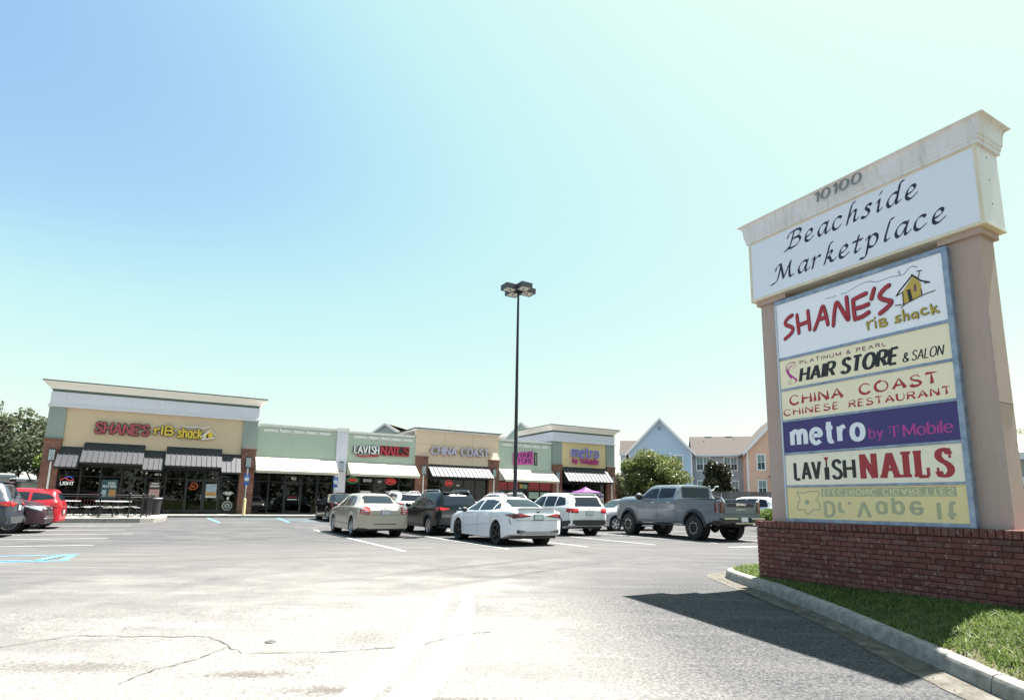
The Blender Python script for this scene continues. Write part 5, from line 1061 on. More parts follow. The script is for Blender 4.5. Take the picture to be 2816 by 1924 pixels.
picnic(-29.6, -6.8, 0.35, 'pale slatted picnic table with fixed seats, the left one behind the red hatchback'); picnic(-27.5, -7.35, 0.1, 'pale slatted picnic table with fixed seats, in the railing corner'); picnic(-27.9, -3.6, 0.5, 'picnic table with fixed seats standing back against the restaurant window'); picnic(-30.8, -3.4, 0.2, 'picnic table in deep shade at the left end of the patio')
o = thing('litter_bin', 'black round litter bin at the patio corner near the restaurant door', 'bin', W(-25.85, -2.4, ZF), BTH); ob('drum', MB().lathe([(0.0, 0), (0.24, 0), (0.29, 0.85), (0.31, 0.87), (0.31, 0.93), (0.27, 0.95), (0.0, 0.90)], 18), blackp, o, smooth=True); ob('ribs', MB().lathe([(0.32, 0.90), (0.335, 0.93), (0.32, 0.96)], 18), steelp, o)
# sandwich board and small canopy at the phone shop
o = thing('sandwich_board', 'white framed sandwich board with violet print standing by the last pier', 'sandwich board', W(8.15, -1.3, ZF), BTH)
for sg_ in (-1, 1):
    P4 = [(-0.34, 0.30*sg_, 0), (0.34, 0.30*sg_, 0), (0.34, 0.04*sg_, 1.12), (-0.34, 0.04*sg_, 1.12)]
    f = ob('board', MB().add([(x, y, z) for x, y, z in P4]+[(x, y+0.02*sg_, z) for x, y, z in P4], [(0, 1, 2, 3), (4, 7, 6, 5), (0, 4, 5, 1), (1, 5, 6, 2), (2, 6, 7, 3), (3, 7, 4, 0)]), whp, o)
    q = [(0.28*a, (0.30-0.26*z/1.12)*sg_+0.025*sg_, z) for a, z in ((-1, 0.12), (1, 0.12), (1, 1.0), (-1, 1.0))]; ob('poster', MB().add(q, [(0, 1, 2, 3)]), purp, f)
o = thing('canopy_tent', 'small purple promotional canopy tent under the phone shop awning', 'canopy', W(5.1, -1.9, ZF), BTH)
tentm = mat('tent_purple', (0.16, 0.035, 0.20), rough=0.7); ob('roof', MB().add([(-0.95, -0.95, 1.95), (0.95, -0.95, 1.95), (0.95, 0.95, 1.95), (-0.95, 0.95, 1.95), (0, 0, 2.42), (-0.4, -0.4, 2.12), (0.4, -0.4, 2.12), (0.4, 0.4, 2.12), (-0.4, 0.4, 2.12)], [(0, 1, 6, 5), (1, 2, 7, 6), (2, 3, 8, 7), (3, 0, 5, 8), (5, 6, 4), (6, 7, 4), (7, 8, 4), (8, 5, 4)]), tentm, o)
ob('valance', MB().box(-0.96, 0.96, -0.97, -0.955, 1.74, 1.95).box(-0.96, 0.96, 0.955, 0.97, 1.74, 1.95).box(-0.97, -0.96, -0.96, 0.96, 1.74, 1.95).box(0.96, 0.97, -0.96, 0.96, 1.74, 1.95), mat('tent_lilac', (0.40, 0.28, 0.46), rough=0.7), o)
for x in (-0.9, 0.9):
    for y in (-0.9, 0.9): ob('leg', MB().box(x-0.02, x+0.02, y-0.02, y+0.02, 0, 1.95), steelp, o)
# light pole with four box heads
lp = thing('light_pole', 'tall dark parking lot light pole with four box heads', 'light pole', (-0.285, 23.4, gz(-0.285, 23.4)), BTH+0.03)
polem = mat('pole_bronze', (0.022, 0.021, 0.028), rough=0.45, metal=0.3)
ob('pedestal', MB().lathe([(0.26, -0.3), (0.26, 0.70), (0.24, 0.73), (0, 0.73)], 20), walk_m, lp, smooth=True)
ob('pole', MB().lathe([(0.085, 0.73), (0.082, 2.0), (0.062, 6), (0.043, 10.0), (0.0, 10.02)], 16), polem, lp, smooth=True); ob('base_plate', MB().box(-0.16, 0.16, -0.16, 0.16, 0.73, 0.76), polem, lp)
refl = mat('lamp_reflector', (0.50, 0.48, 0.42), rough=0.25, metal=0.3)
for k in range(4):
    a = math.pi/2*k+math.pi/4*0; c, s_ = math.cos(a), math.sin(a)
    def R(x, y, z): return (x*c-y*s_, x*s_+y*c, z)
    hd_ = MB(); b0 = [(0.17, -0.25), (0.70, -0.25), (0.70, 0.25), (0.17, 0.25)]
    hd_.add([R(x, y, 9.88) for x, y in b0]+[R(x, y, 10.10) for x, y in b0]+[R(0.435+(x-0.435)*0.88, y*0.88, 9.88) for x, y in b0], [(4, 5, 6, 7), (0, 1, 5, 4), (1, 2, 6, 5), (2, 3, 7, 6), (3, 0, 4, 7), (0, 8, 9, 1), (1, 9, 10, 2), (2, 10, 11, 3), (3, 11, 8, 0)])
    h_ = ob('lamp_head', hd_, mat('lamp_head_bronze', (0.05, 0.05, 0.062), rough=0.5), lp); ob('arm', MB().tube([R(0.03, 0, 9.98), R(0.19, 0, 9.98)], 0.035, 6), polem, lp)
    ob('lens', MB().add([R(0.435+(x-0.435)*0.87, y*0.87, 9.892) for x, y in b0], [(0, 1, 2, 3)]), refl, h_); ob('lamp', MB().tube([R(0.30, 0, 9.90), R(0.46, 0, 9.90)], 0.03, 8), lampframe, h_)

# ================================================================== houses behind
HX, HY, HR = 21.488, 68.718, -math.atan2(0.216, 0.976)
def HW(s, t, z=0.0): c, s_ = math.cos(HR), math.sin(HR); return (HX+s*c-t*s_, HY+s*s_+t*c, z)
roofm = mat('shingle_roof', (0.085, 0.074, 0.066), rough=0.95, var=0.6, vscale=9, col2=(0.062, 0.053, 0.047), bump=0.4, bscale=14)
h_blue = mat('clapboard_blue', (0.42, 0.54, 0.68), rough=0.85, var=0.15, vscale=1, col2=(0.38, 0.50, 0.64)); h_grey = mat('clapboard_grey', (0.38, 0.39, 0.42), rough=0.85, var=0.15, col2=(0.22, 0.25, 0.28)); h_pink = mat('clapboard_salmon', (0.74, 0.46, 0.34), rough=0.85, var=0.15, col2=(0.42, 0.27, 0.2)); h_mint = mat('clapboard_mint', (0.52, 0.70, 0.60), rough=0.85)
h_trim = mat('house_trim', (0.78, 0.78, 0.82), rough=0.7); winin = mat('window_dark', (0.035, 0.045, 0.045), rough=0.5); blindm = mat('window_blind', (0.22, 0.30, 0.28), rough=0.8)
def hwin(par, x0, x1, z0, z1, y, double=False, muntin=False):
    w_ = 0.13
    f = MB().box(x0, x0+w_, y-0.06, y, z0, z1).box(x1-w_, x1, y-0.06, y, z0, z1).box(x0+w_, x1-w_, y-0.06, y, z0, z0+w_).box(x0+w_, x1-w_, y-0.06, y, z1-w_, z1)
    if double: xm = (x0+x1)/2; f.box(xm-0.06, xm+0.06, y-0.06, y, z0+w_, z1-w_)
    f = ob('window', f, h_trim, par); cols = [(x0+w_, x1-w_)] if not double else [(x0+w_, (x0+x1)/2-0.06), ((x0+x1)/2+0.06, x1-w_)]
    zm = (z0+z1)/2
    for a, b in cols:
        for c, d in ((z0+w_, zm-0.03), (zm+0.03, z1-w_)):
            g = bx('pane', winin if c < zm else blindm, f, a, b, y-0.022, y-0.015, c, d)
        bx('sash_bar', h_trim, f, a, b, y-0.045, y-0.015, zm-0.028, zm+0.028)
        if muntin: bx('sash_bar', h_trim, f, (a+b)/2-0.02, (a+b)/2+0.02, y-0.04, y-0.0225, z0+w_, z1-w_)
    return f
def gable(par, x0, x1, xa, ze, za, y0, y1, wm, zg=0.0, oh=0.45):
    wl_ = ob('wall', MB().poly_prism([(x0, zg), (x1, zg), (x1, ze), (xa, za), (x0, ze)], 'y', y0, y1), wm, par)
    def slope(xe, ze_):
        dx = xe-xa; dz = ze_-za; k = 1+oh/abs(dx); ex, ez = xa+dx*k, za+dz*k
        r = ob('roof', MB().add([(xa, y0-oh, za+0.06), (xa, y1+oh, za+0.06), (ex, y1+oh, ez+0.06), (ex, y0-oh, ez+0.06), (xa, y0-oh, za+0.22), (xa, y1+oh, za+0.22), (ex, y1+oh, ez+0.22), (ex, y0-oh, ez+0.22)], [(0, 3, 2, 1), (4, 5, 6, 7), (0, 1, 5, 4), (1, 2, 6, 5), (2, 3, 7, 6), (3, 0, 4, 7)]), roofm, par)
        ob('barge_board', MB().add([(xa, y0-oh-0.04, za-0.12), (xa, y0-oh-0.04, za+0.24), (ex, y0-oh-0.04, ez+0.24), (ex, y0-oh-0.04, ez-0.08), (xa, y0-oh-0.005, za-0.12), (xa, y0-oh-0.005, za+0.24), (ex, y0-oh-0.005, ez+0.24), (ex, y0-oh-0.005, ez-0.08)], [(0, 1, 2, 3), (4, 7, 6, 5), (1, 5, 6, 2), (0, 3, 7, 4), (2, 6, 7, 3), (0, 4, 5, 1)]), h_trim, r)
        ob('soffit', MB().add([(xa, y0-oh, za+0.05), (xa, y0-0.01, za+0.05), (ex, y0-0.01, ez+0.05), (ex, y0-oh, ez+0.05)], [(0, 1, 2, 3)]), h_trim, r)
    slope(x0, ze); slope(x1, ze)
    for x in (x0, x1): bx('corner_board', h_trim, par, x-(0.02 if x == x0 else 0.14), x+(0.14 if x == x0 else 0.02), y0-0.03, y0-0.002, zg, ze-0.1)
bh = thing('blue_house', 'light blue clapboard gable house behind the flowering tree', 'house', HW(0, 0), HR)
gable(bh, -9.0, -1.72, -5.36, 7.45, 11.35, 0, 14, h_blue)
ob('vent', MB().lathe([(0.26, 0), (0.26, -0.04), (0.2, -0.05), (0, -0.03)], 8, 'y', (-5.36, -0.01, 10.3)), mat('vent_blue', (0.22, 0.30, 0.38)), bh)
hwin(bh, -3.75, -2.70, 5.35, 7.15, -0.004); hwin(bh, -8.2, -7.15, 5.35, 7.15, -0.004); hwin(bh, -3.75, -2.7, 2.4, 4.2, -0.004)
gh = thing('grey_house', 'grey clapboard house wing with a long shingle roof between the blue and salmon gables', 'house', HW(0, 0), HR)
bx('wall', h_grey, gh, -1.70, 4.05, 1.2, 10, 0, 7.05)
def pitched(par, x0, x1, y0, ze, yr, zr, y1):
    ob('roof', MB().poly_prism([(y0, ze), (y0, ze-0.16), (yr, zr-0.2), (y1, ze-0.16), (y1, ze), (yr, zr)], 'x', x0, x1), roofm, par); bx('gutter', h_trim, par, x0, x1, y0-0.10, y0-0.005, ze-0.22, ze-0.02)
pitched(gh, -1.70, 6.5, 0.85, 7.25, 4.2, 9.72, 8)
hwin(gh, -1.22, 0.46, 5.32, 7.0, 1.2-0.004, True, True); hwin(gh, 1.9, 3.5, 5.32, 7.0, 1.2-0.004, True, True); hwin(gh, -1.18, 0.46, 2.5, 4.25, 1.2-0.004, True, True); hwin(gh, 1.95, 3.54, 2.5, 4.25, 1.2-0.004, True, True)
for x in (0.2, 2.6): bx('ridge_vent', navyt, gh, x-0.05, x+0.75, 4.02, 4.12, 9.60, 9.70)
for x, z, y in ((0.0, 9.15, 3.38), (3.5, 9.35, 3.66)): ob('vent_pipe', MB().tube([(x, y, z), (x, y, z+0.25)], 0.05, 6), h_trim, gh)
bx('downpipe', h_grey, gh, -1.55, -1.45, 1.1, 1.19, 0.5, 6.9)
ph = thing('salmon_house', 'salmon pink gable house partly hidden by the sign pillar', 'house', HW(0, 0), HR)
gable(ph, 4.05, 12.2, 8.1, 7.35, 11.7, -2, 12, h_pink)
hwin(ph, 5.05, 6.02, 5.22, 7.05, -2.004, False, True); hwin(ph, 5.05, 6.05, 2.4, 4.2, -2.004, False, True)
bx('porch_roof', roofm, ph, 6.3, 9.5, -3.6, -2.01, 4.45, 4.60); bx('porch_beam', h_trim, ph, 6.3, 9.5, -3.55, -3.4, 4.2, 4.44)
lh = thing('background_house', 'low shingle roofed house wing peeking out left of the blue gable', 'house', HW(0, 0), HR)
bx('wall', h_blue, lh, -10.3, -6, 6.2, 12, 0, 7.6); pitched(lh, -10.45, -6, 5.8, 7.75, 8.4, 9.75, 12); bx('window', h_trim, lh, -10.1, -9.2, 6.12, 6.195, 6.6, 7.4)
mh = thing('mint_house', 'mint green gable rising behind the hair store roof', 'house', HW(0, 0), HR); gable(mh, -26.9, -21.7, -24.5, 9.95, 12.5, 10, 24, h_mint)
ob('vent', MB().lathe([(0.26, 0), (0.26, -0.04), (0.2, -0.05), (0, -0.03)], 8, 'y', (-24.5, 9.99, 11.6)), h_mint, mh)
pitched(mh, -30, -26.5, 12, 10.1, 15, 11.2, 18)
gh2 = thing('gabled_house', 'grey shingled gable peeking over the nail salon parapet', 'house', HW(0, 0), HR); gable(gh2, -48.0, -42.6, -45.4, 10.9, 12.65, 10, 24, mat('clapboard_pale', (0.42, 0.46, 0.46), rough=0.85))
ob('roof', MB().add([(-45.4, 10, 12.8), (-40.4, 14, 11.4), (-40.0, 24, 11.0), (-45.4, 24, 12.8)], [(0, 1, 2, 3)]), roofm, gh2)
# fences
fm = mat('fence_wood', (0.115, 0.105, 0.10), rough=0.95, var=0.9, vscale=6, col2=(0.20, 0.185, 0.17), objvar=0.25)
def fence(name, label, pts, h, n_sep=300):
    f = thing(name, label, 'fence', (0, 0, 0)); c = 0; base = {}
    for (xa, ya), (xb, yb) in zip(pts[:-1], pts[1:]):
        L = math.hypot(xb-xa, yb-ya); n = int(L/0.145); an = math.atan2(yb-ya, xb-xa)
        if 'm' not in base: base['m'] = MB().add([(0, 0, 0), (0.135, 0, 0), (0.135, 0.02, 0), (0, 0.02, 0), (0, 0, h-0.03), (0.135, 0, h-0.03), (0.135, 0.02, h-0.03), (0, 0.02, h-0.03), (0.03, 0, h), (0.105, 0, h), (0.105, 0.02, h), (0.03, 0.02, h)], [(0, 1, 5, 4), (1, 2, 6, 5), (2, 3, 7, 6), (3, 0, 4, 7), (4, 5, 9, 8), (5, 6, 10, 9), (6, 7, 11, 10), (7, 4, 8, 11), (8, 9, 10, 11)]).mesh('picket', fm)
        for i in range(n):
            if c >= n_sep: break
            x, y = xa+(xb-xa)*i/n, ya+(yb-ya)*i/n; o = link('picket', base['m'], f); o.location = (x, y, gz(x, y)+random.uniform(-0.03, 0.02)); o.rotation_euler = (0, 0, an); c += 1
        for h_ in (0.4, h-0.35): ob('fence_rail', MB().add([(xa, ya+0.06, gz(xa, ya)+h_), (xb, yb+0.06, gz(xb, yb)+h_), (xb, yb+0.06, gz(xb, yb)+h_+0.09), (xa, ya+0.06, gz(xa, ya)+h_+0.09)], [(0, 1, 2, 3)]), fm, f)
    return f
a = bl2(13.2, 0.5); fence('wooden_fence', 'weathered grey board fence in front of the houses, right of the shrub bed', [(13.2, 50.0), (22.6, 46.0), (34, 41)], 2.35)
fence('wooden_fence', 'weathered board fence running back beside the last brick pier', [bl2(10.2, 3.0), bl2(15.5, 3.4)], 2.1)
# ================================================================== trees
bark = mat('bark', (0.13, 0.10, 0.08), rough=1, var=0.8, vscale=9, col2=(0.06, 0.045, 0.035), bump=0.6, bscale=30)
lf_myrtle = leafmat('leaf_myrtle', (0.075, 0.105, 0.028), (0.185, 0.205, 0.070), tr=0.42, scale=2.2); lf_mag = leafmat('leaf_magnolia', (0.018, 0.030, 0.014), (0.075, 0.060, 0.030), tr=0.12, rough=0.4, scale=3)
lf_oak = leafmat('leaf_oak', (0.065, 0.080, 0.042), (0.155, 0.175, 0.105), tr=0.38, scale=0.9); lf_lime = leafmat('leaf_lime', (0.10, 0.16, 0.03), (0.17, 0.22, 0.05), tr=0.4)
def leaves(name, blobs, n, size, m, parent, hollow=0.45, kind=None, up=0.5):
    """n small leaf sprays scattered in overlapping blobs (x,y,z,rx,ry,rz)"""
    B = np.array(blobs, float); vol = B[:, 3]*B[:, 4]*B[:, 5]; pick = rng.choice(len(B), n, p=vol/vol.sum())
    d = rng.normal(size=(n, 3)); d /= np.linalg.norm(d, axis=1)[:, None]; r = (hollow+(1-hollow)*rng.random(n)**0.5)*(1+0.10*rng.normal(size=n))
    C = B[pick, :3]+d*r[:, None]*B[pick, 3:]
    # leaf-sized faces: a quad folded at random
    a = rng.normal(size=(n, 3)); a /= np.linalg.norm(a, axis=1)[:, None]; b = np.cross(a, rng.normal(size=(n, 3))+np.array([0, 0, up])); b /= np.linalg.norm(b, axis=1)[:, None]
    s = size*(0.6+0.8*rng.random(n))[:, None]
    V = np.stack([C-a*s, C-b*s*0.5, C+a*s, C+b*s*0.5], 1).reshape(-1, 3)
    me = bpy.data.meshes.new(name); me.vertices.add(4*n); me.vertices.foreach_set('co', V.ravel()); me.loops.add(4*n); me.loops.foreach_set('vertex_index', np.arange(4*n))
    me.polygons.add(n); me.polygons.foreach_set('loop_start', np.arange(n)*4); me.polygons.foreach_set('loop_total', np.full(n, 4)); me.update(calc_edges=True); me.materials.append(m)
    o = link(name, me, parent)
    if kind: o['kind'] = kind
    return o
def crown_blobs(cx, cy, cz, rx, ry, rz, n, k=0.36, flat=1.0):
    L = []
    for i in range(n):
        d = rng.normal(size=3); d /= np.linalg.norm(d); u = 0.30+0.52*rng.random(); q = k*(0.7+0.6*rng.random())
        L.append((cx+d[0]*rx*u, cy+d[1]*ry*u, cz+d[2]*rz*u, rx*q, ry*q, rz*q*flat))
    return L
def tree(name, label, x, y, h, rx, rz, base, nb, nl, size, lm, trunks=1, group=None, k=0.36, blossoms=0, trunk_r=0.16, hollow=0.35):
    z0 = gz(x, y); o = thing(name, label, 'tree', (x, y, z0)); 
    if group: o['group'] = group
    cz = base+(h-base)/2; rzz = (h-base)/2; blobs = crown_blobs(0, 0, cz, rx, rx*0.9, rzz, nb, k)
    mb = MB()
    for i in range(trunks):
        a = 2*math.pi*i/trunks+0.5; r0 = 0.12*trunks*0.5 if trunks > 1 else 0
        p = [(r0*math.cos(a), r0*math.sin(a), -0.2), (r0*1.8*math.cos(a), r0*1.8*math.sin(a), base*0.6), (rx*0.25*math.cos(a)*(trunks > 1), rx*0.25*math.sin(a)*(trunks > 1), base+rzz*0.5), (rx*0.3*math.cos(a), rx*0.3*math.sin(a), cz+rzz*0.4)]
        mb.tube(p, [trunk_r, trunk_r*0.8, trunk_r*0.55, trunk_r*0.2], 7)
    ob('trunk', mb, bark, o, smooth=True); lb = MB()
    for b in blobs[:14]: lb.tube([(0, 0, base*0.8), ((b[0])*0.4, b[1]*0.4, base+(b[2]-base)*0.5), (b[0], b[1], b[2])], [trunk_r*0.4, trunk_r*0.25, trunk_r*0.08], 5)
    ob('limbs', lb, bark, o)
    leaves('crown', blobs, nl, size, lm, o, hollow)
    if blossoms: leaves('blossom', [(b[0], b[1], b[2]+b[5]*0.25, b[3]*1.08, b[4]*1.08, b[5]*1.05) for b in blobs if b[2] > cz-rzz*0.4], blossoms, size*0.75, mat('blossom_white', (0.62, 0.60, 0.50), rough=0.9), o, 0.96)
    return o
tree('crepe_myrtle', 'round crepe myrtle tree with white blossoms beside the phone shop', 10.67, 48.85, 5.75, 3.30, 2.2, 0.75, 64, 26000, 0.12, lf_myrtle, trunks=5, blossoms=260, trunk_r=0.09, k=0.26)
tree('magnolia_tree', 'dark conical magnolia tree in front of the grey house', 17.9, 54.0, 5.3, 1.35, 2, 1.0, 14, 9000, 0.12, lf_mag, trunk_r=0.12, k=0.42)
# widen the magnolia toward its foot
tree('evergreen_shrub', 'low dark evergreen spreading at the right foot of the magnolia', 19.3, 53.6, 3.6, 1.2, 1, 0.6, 8, 3500, 0.12, lf_mag, trunk_r=0.08, k=0.42)
for k, (x, y, h, rx, lab) in enumerate(((-41.5, 45.5, 9.6, 4.4, 'tall oak with grey green open crown at the left edge of the picture'), (-38.0, 51.0, 8.3, 3.8, 'bushy oak close beside the restaurant gable, left of it'), (-45.5, 39.5, 8.2, 4.0, 'oak behind the low white building, leftmost and nearest'), (-36.0, 46.2, 5.4, 2.3, 'small yellow green tree low against the left brick pier'))):
    tree('oak_tree', lab, x, y, h, rx, 3, 1.4 if k < 3 else 0.8, 30 if k < 3 else 12, 12000 if k < 3 else 5000, 0.17, lf_oak if k < 3 else lf_lime, trunk_r=0.22, group='trees left of the plaza', k=0.25, hollow=0.3)
for k, (x, y, h, rx) in enumerate(((-52, 52, 9.0, 4.5), (-47, 58, 9.5, 4.2))): tree('oak_tree', ('distant oak farther back at the left edge', 'distant oak between the two taller left trees')[k], x, y, h, rx, 3, 1.5, 22, 8000, 0.2, lf_oak, trunk_r=0.22, group='trees left of the plaza', k=0.32, hollow=0.2)
tree('bay_shrub', 'small dark green tree top behind the last cornice corner', 9.2, 56, 4.6, 1.3, 1, 1.0, 8, 2600, 0.12, lf_oak, trunk_r=0.08)
def hedge(name, label, x, y, rx, ry, h, n, lm, size=0.07):
    o = thing(name, label, 'shrub', (x, y, gz(x, y))); ob('stem', MB().tube([(0, 0, -0.1), (0, 0, h*0.6)], 0.04, 6), bark, o)
    leaves('foliage', crown_blobs(0, 0, h*0.52, rx, ry, h*0.5, 9, 0.5), n, size, lm, o, 0.3)
hedge('bush', 'rounded yellow green bush beside the sign pillar and the pickup tailgate', 12.95, 31.3, 0.95, 0.8, 1.30, 5000, lf_lime, 0.06)
hedge('bush', 'low clipped green bush by the fence beyond the phone shop', 12.3, 47.5, 1.0, 0.8, 1.1, 2500, lf_oak, 0.08)
# low white building at the left, pale building and palm at the right edge
o = thing('white_building', 'low white building with a dark eave behind the parked cars at the left edge', 'building', (-42, 38.2, 0), 0.88)
whw = mat('white_wall', (0.70, 0.70, 0.67), rough=0.9); bx('wall', whw, o, -3, 7.0, 0, 6, 0, 2.55); bx('roof', mat('roof_teal_grey', (0.10, 0.13, 0.14), rough=0.7), o, -3.3, 7.3, -0.4, 6.3, 2.55, 2.75); bx('roof_top', whw, o, -3.2, 7.2, -0.3, 6.2, 2.75, 2.86); bx('wall', whw, o, 7.9, 11.5, 0.6, 6, 0, 2.3); bx('roof', MATS['roof_teal_grey'], o, 7.4, 11.8, 0.2, 6.2, 2.3, 2.5)
o = thing('pale_building', 'pale building with a white roof at the right edge behind the sign pillar', 'building', (29.0, 35.0, 0), -0.6)
bx('wall', mat('pale_green_wall', (0.40, 0.41, 0.36), rough=0.9), o, -0.5, 12, 0, 9, 0, 4.2); ob('roof', MB().poly_prism([(-0.8, 4.2), (9.8, 4.2), (9.8, 4.35), (4.5, 6.1), (-0.8, 4.6)], 'x', -1.0, 12.5), whw, o); bx('awning', whw, o, 0, 12, -1.2, -0.01, 2.7, 3.15); bx('window', winin, o, 0.5, 11, -0.03, -0.005, 0.9, 2.6)
o = thing('palm_tree', 'palm fronds showing over the pale roof at the right edge', 'tree', (31.6, 39.0, 0)); ob('trunk', MB().tube([(0, 0, -0.2), (0.1, 0, 3), (0.0, 0, 6.2)], [0.2, 0.16, 0.13], 8), bark, o)
fr_ = MB()
for k in range(16):
    a = 2*math.pi*k/16; c, s_ = math.cos(a), math.sin(a)
    for i in range(9):
        u = i/8; r_ = 0.2+2.0*u; z_ = 6.2+0.7*math.sin(u*2.2)-1.2*u*u
        for sd in (-1, 1): fr_.add([(c*r_, s_*r_, z_), (c*(r_+0.12), s_*(r_+0.12), z_-0.02), (c*(r_+0.3)-s_*sd*0.38*(1-u*0.6), s_*(r_+0.3)+c*sd*0.38*(1-u*0.6), z_-0.3)], [(0, 1, 2)])
ob('crown', fr_, lf_oak, o)

# unseen tree mass added behind the viewpoint for glass and paint to reflect
added_wood = [(x+rng.uniform(-2, 2), -46+rng.uniform(-4, 4)+0.15*x, 3.0+rng.uniform(0, 2.5), 4.2, 3.2, 4.0+rng.uniform(0, 2)) for x in range(-90, 91, 5)]
leaves('added_treeline', added_wood, 26000, 0.45, lf_oak, None, 0.2, kind='stuff')
# ================================================================== vehicles (local: +y forward, origin on the ground under the rear axle)
def interp(st, y, c):
    Y = [q[0] for q in st]
    if y <= Y[0]: return st[0][c]
    if y >= Y[-1]: return st[-1][c]
    for i in range(len(Y)-1):
        if Y[i] <= y <= Y[i+1]:
            h = Y[i+1]-Y[i]; t = (y-Y[i])/h; p0, p1 = st[i][c], st[i+1][c]
            def sl(j):
                if j <= 0: return (st[1][c]-st[0][c])/(Y[1]-Y[0])
                if j >= len(Y)-1: return (st[-1][c]-st[-2][c])/(Y[-1]-Y[-2])
                a = (st[j][c]-st[j-1][c])/(Y[j]-Y[j-1]); b = (st[j+1][c]-st[j][c])/(Y[j+1]-Y[j])
                return 0 if a*b <= 0 else 2*a*b/(a+b)
            m0, m1 = sl(i)*h, sl(i+1)*h
            return (2*t**3-3*t*t+1)*p0+(t**3-2*t*t+t)*m0+(-2*t**3+3*t*t)*p1+(t**3-t*t)*m1
def car_body(S):
    st = S['st']; wb = S['wb']; R = S['arch']; zr = S['zc']; bot = S['bot']
    y0, y1 = st[0][0], st[-1][0]; ys_ = list(np.arange(y0, y1, 0.07)) + [y1]
    for w_ in (0, wb):
        for k in range(25): ys_.append(w_+R*math.cos(math.pi*k/24)*0.9995)
        ys_ += [w_-R-0.004, w_+R+0.004]
    ys_ = sorted(set(round(float(q), 4) for q in ys_ if y0 <= q <= y1)); rows = []
    for y in ys_:
        zt, be, w_, wr = [interp(st, y, c) for c in (1, 2, 3, 4)]
        b = bot[1]
        if y < -R: b = bot[1]+(bot[0]-bot[1])*min(1, (-R-y)/0.5)
        if y > wb+R: b = bot[1]+(bot[2]-bot[1])*min(1, (y-wb-R)/0.4)
        inarch = False
        for a in (0, wb):
            if abs(y-a) < R: b = max(b, zr+math.sqrt(R*R-(y-a)**2)); inarch = True
        g = min(max((zt-be-0.04)/0.25, 0), 1); be = max(be, b+0.05)
        if S.get('bed') and S['bed'][0] < y < S['bed'][1]:
            up = [(w_-0.06, be), (w_-0.09, be+0.01), (w_-0.13, be), (w_-0.14, be-0.45), (0, be-0.45)]
        else:
            sh = w_-0.045; rl_ = wr
            z6 = be+(zt-0.075-be)*0.5 if g > 0 else be+(zt-be)*0.3
            x6 = (sh-0.01)*(1-g)+g*(sh*0.52+(rl_+0.03)*0.48); x6 = x6 if g > 0.3 else sh-0.10
            z7 = be+(zt-be)*(0.6*(1-g)+g*max(0.55, 1-0.075/max(zt-be, .08))); x7 = rl_ if g > 0.02 else rl_
            up = [(sh, be), (x6, z6), (min(x7, x6-0.005), z7), (min(x7, x6)-0.09, zt-0.018*(0.4+0.6*g)), (x7*0.45, zt-0.002), (0, zt)]
        zm = b+(be-b)*0.48
        half = [(w_-0.12, b), (w_-0.022, b+min(0.03, (be-b)*0.2)), (w_-0.006, b+(zm-b)*0.55), (w_, zm), (w_-0.006, be-(be-zm)*0.45), (w_-0.018, be-min(0.035, (be-b)*0.2))] + up
        row = [(x, y, z) for x, z in half] + [(-x, y, z) for x, z in half[-2::-1]]
        rows.append(row)
    n = len(rows[0]); m = min(len(r) for r in rows); M_ = max(len(r) for r in rows)
    if m != M_:
        for r in rows:
            while len(r) < M_: c = len(r)//2; r.insert(c, r[c]); r.insert(c, r[c])
    mb = MB().grid([[tuple(p) for p in r] for r in rows]); n = len(rows[0]); k = len(rows)
    mb.f.append(tuple(range(n))); mb.f.append(tuple((k-1)*n+i for i in range(n))[::-1])
    for i in range(k-1): mb.f.append((i*n, (i+1)*n, (i+1)*n+n-1, i*n+n-1))
    return mb
def poly_at(P, y):
    for a, b in zip(P[:-1], P[1:]):
        if a[0] <= y <= b[0]: return a[1]+(b[1]-a[1])*(y-a[0])/max(b[0]-a[0], 1e-9)
    return P[0][1] if y < P[0][0] else P[-1][1]
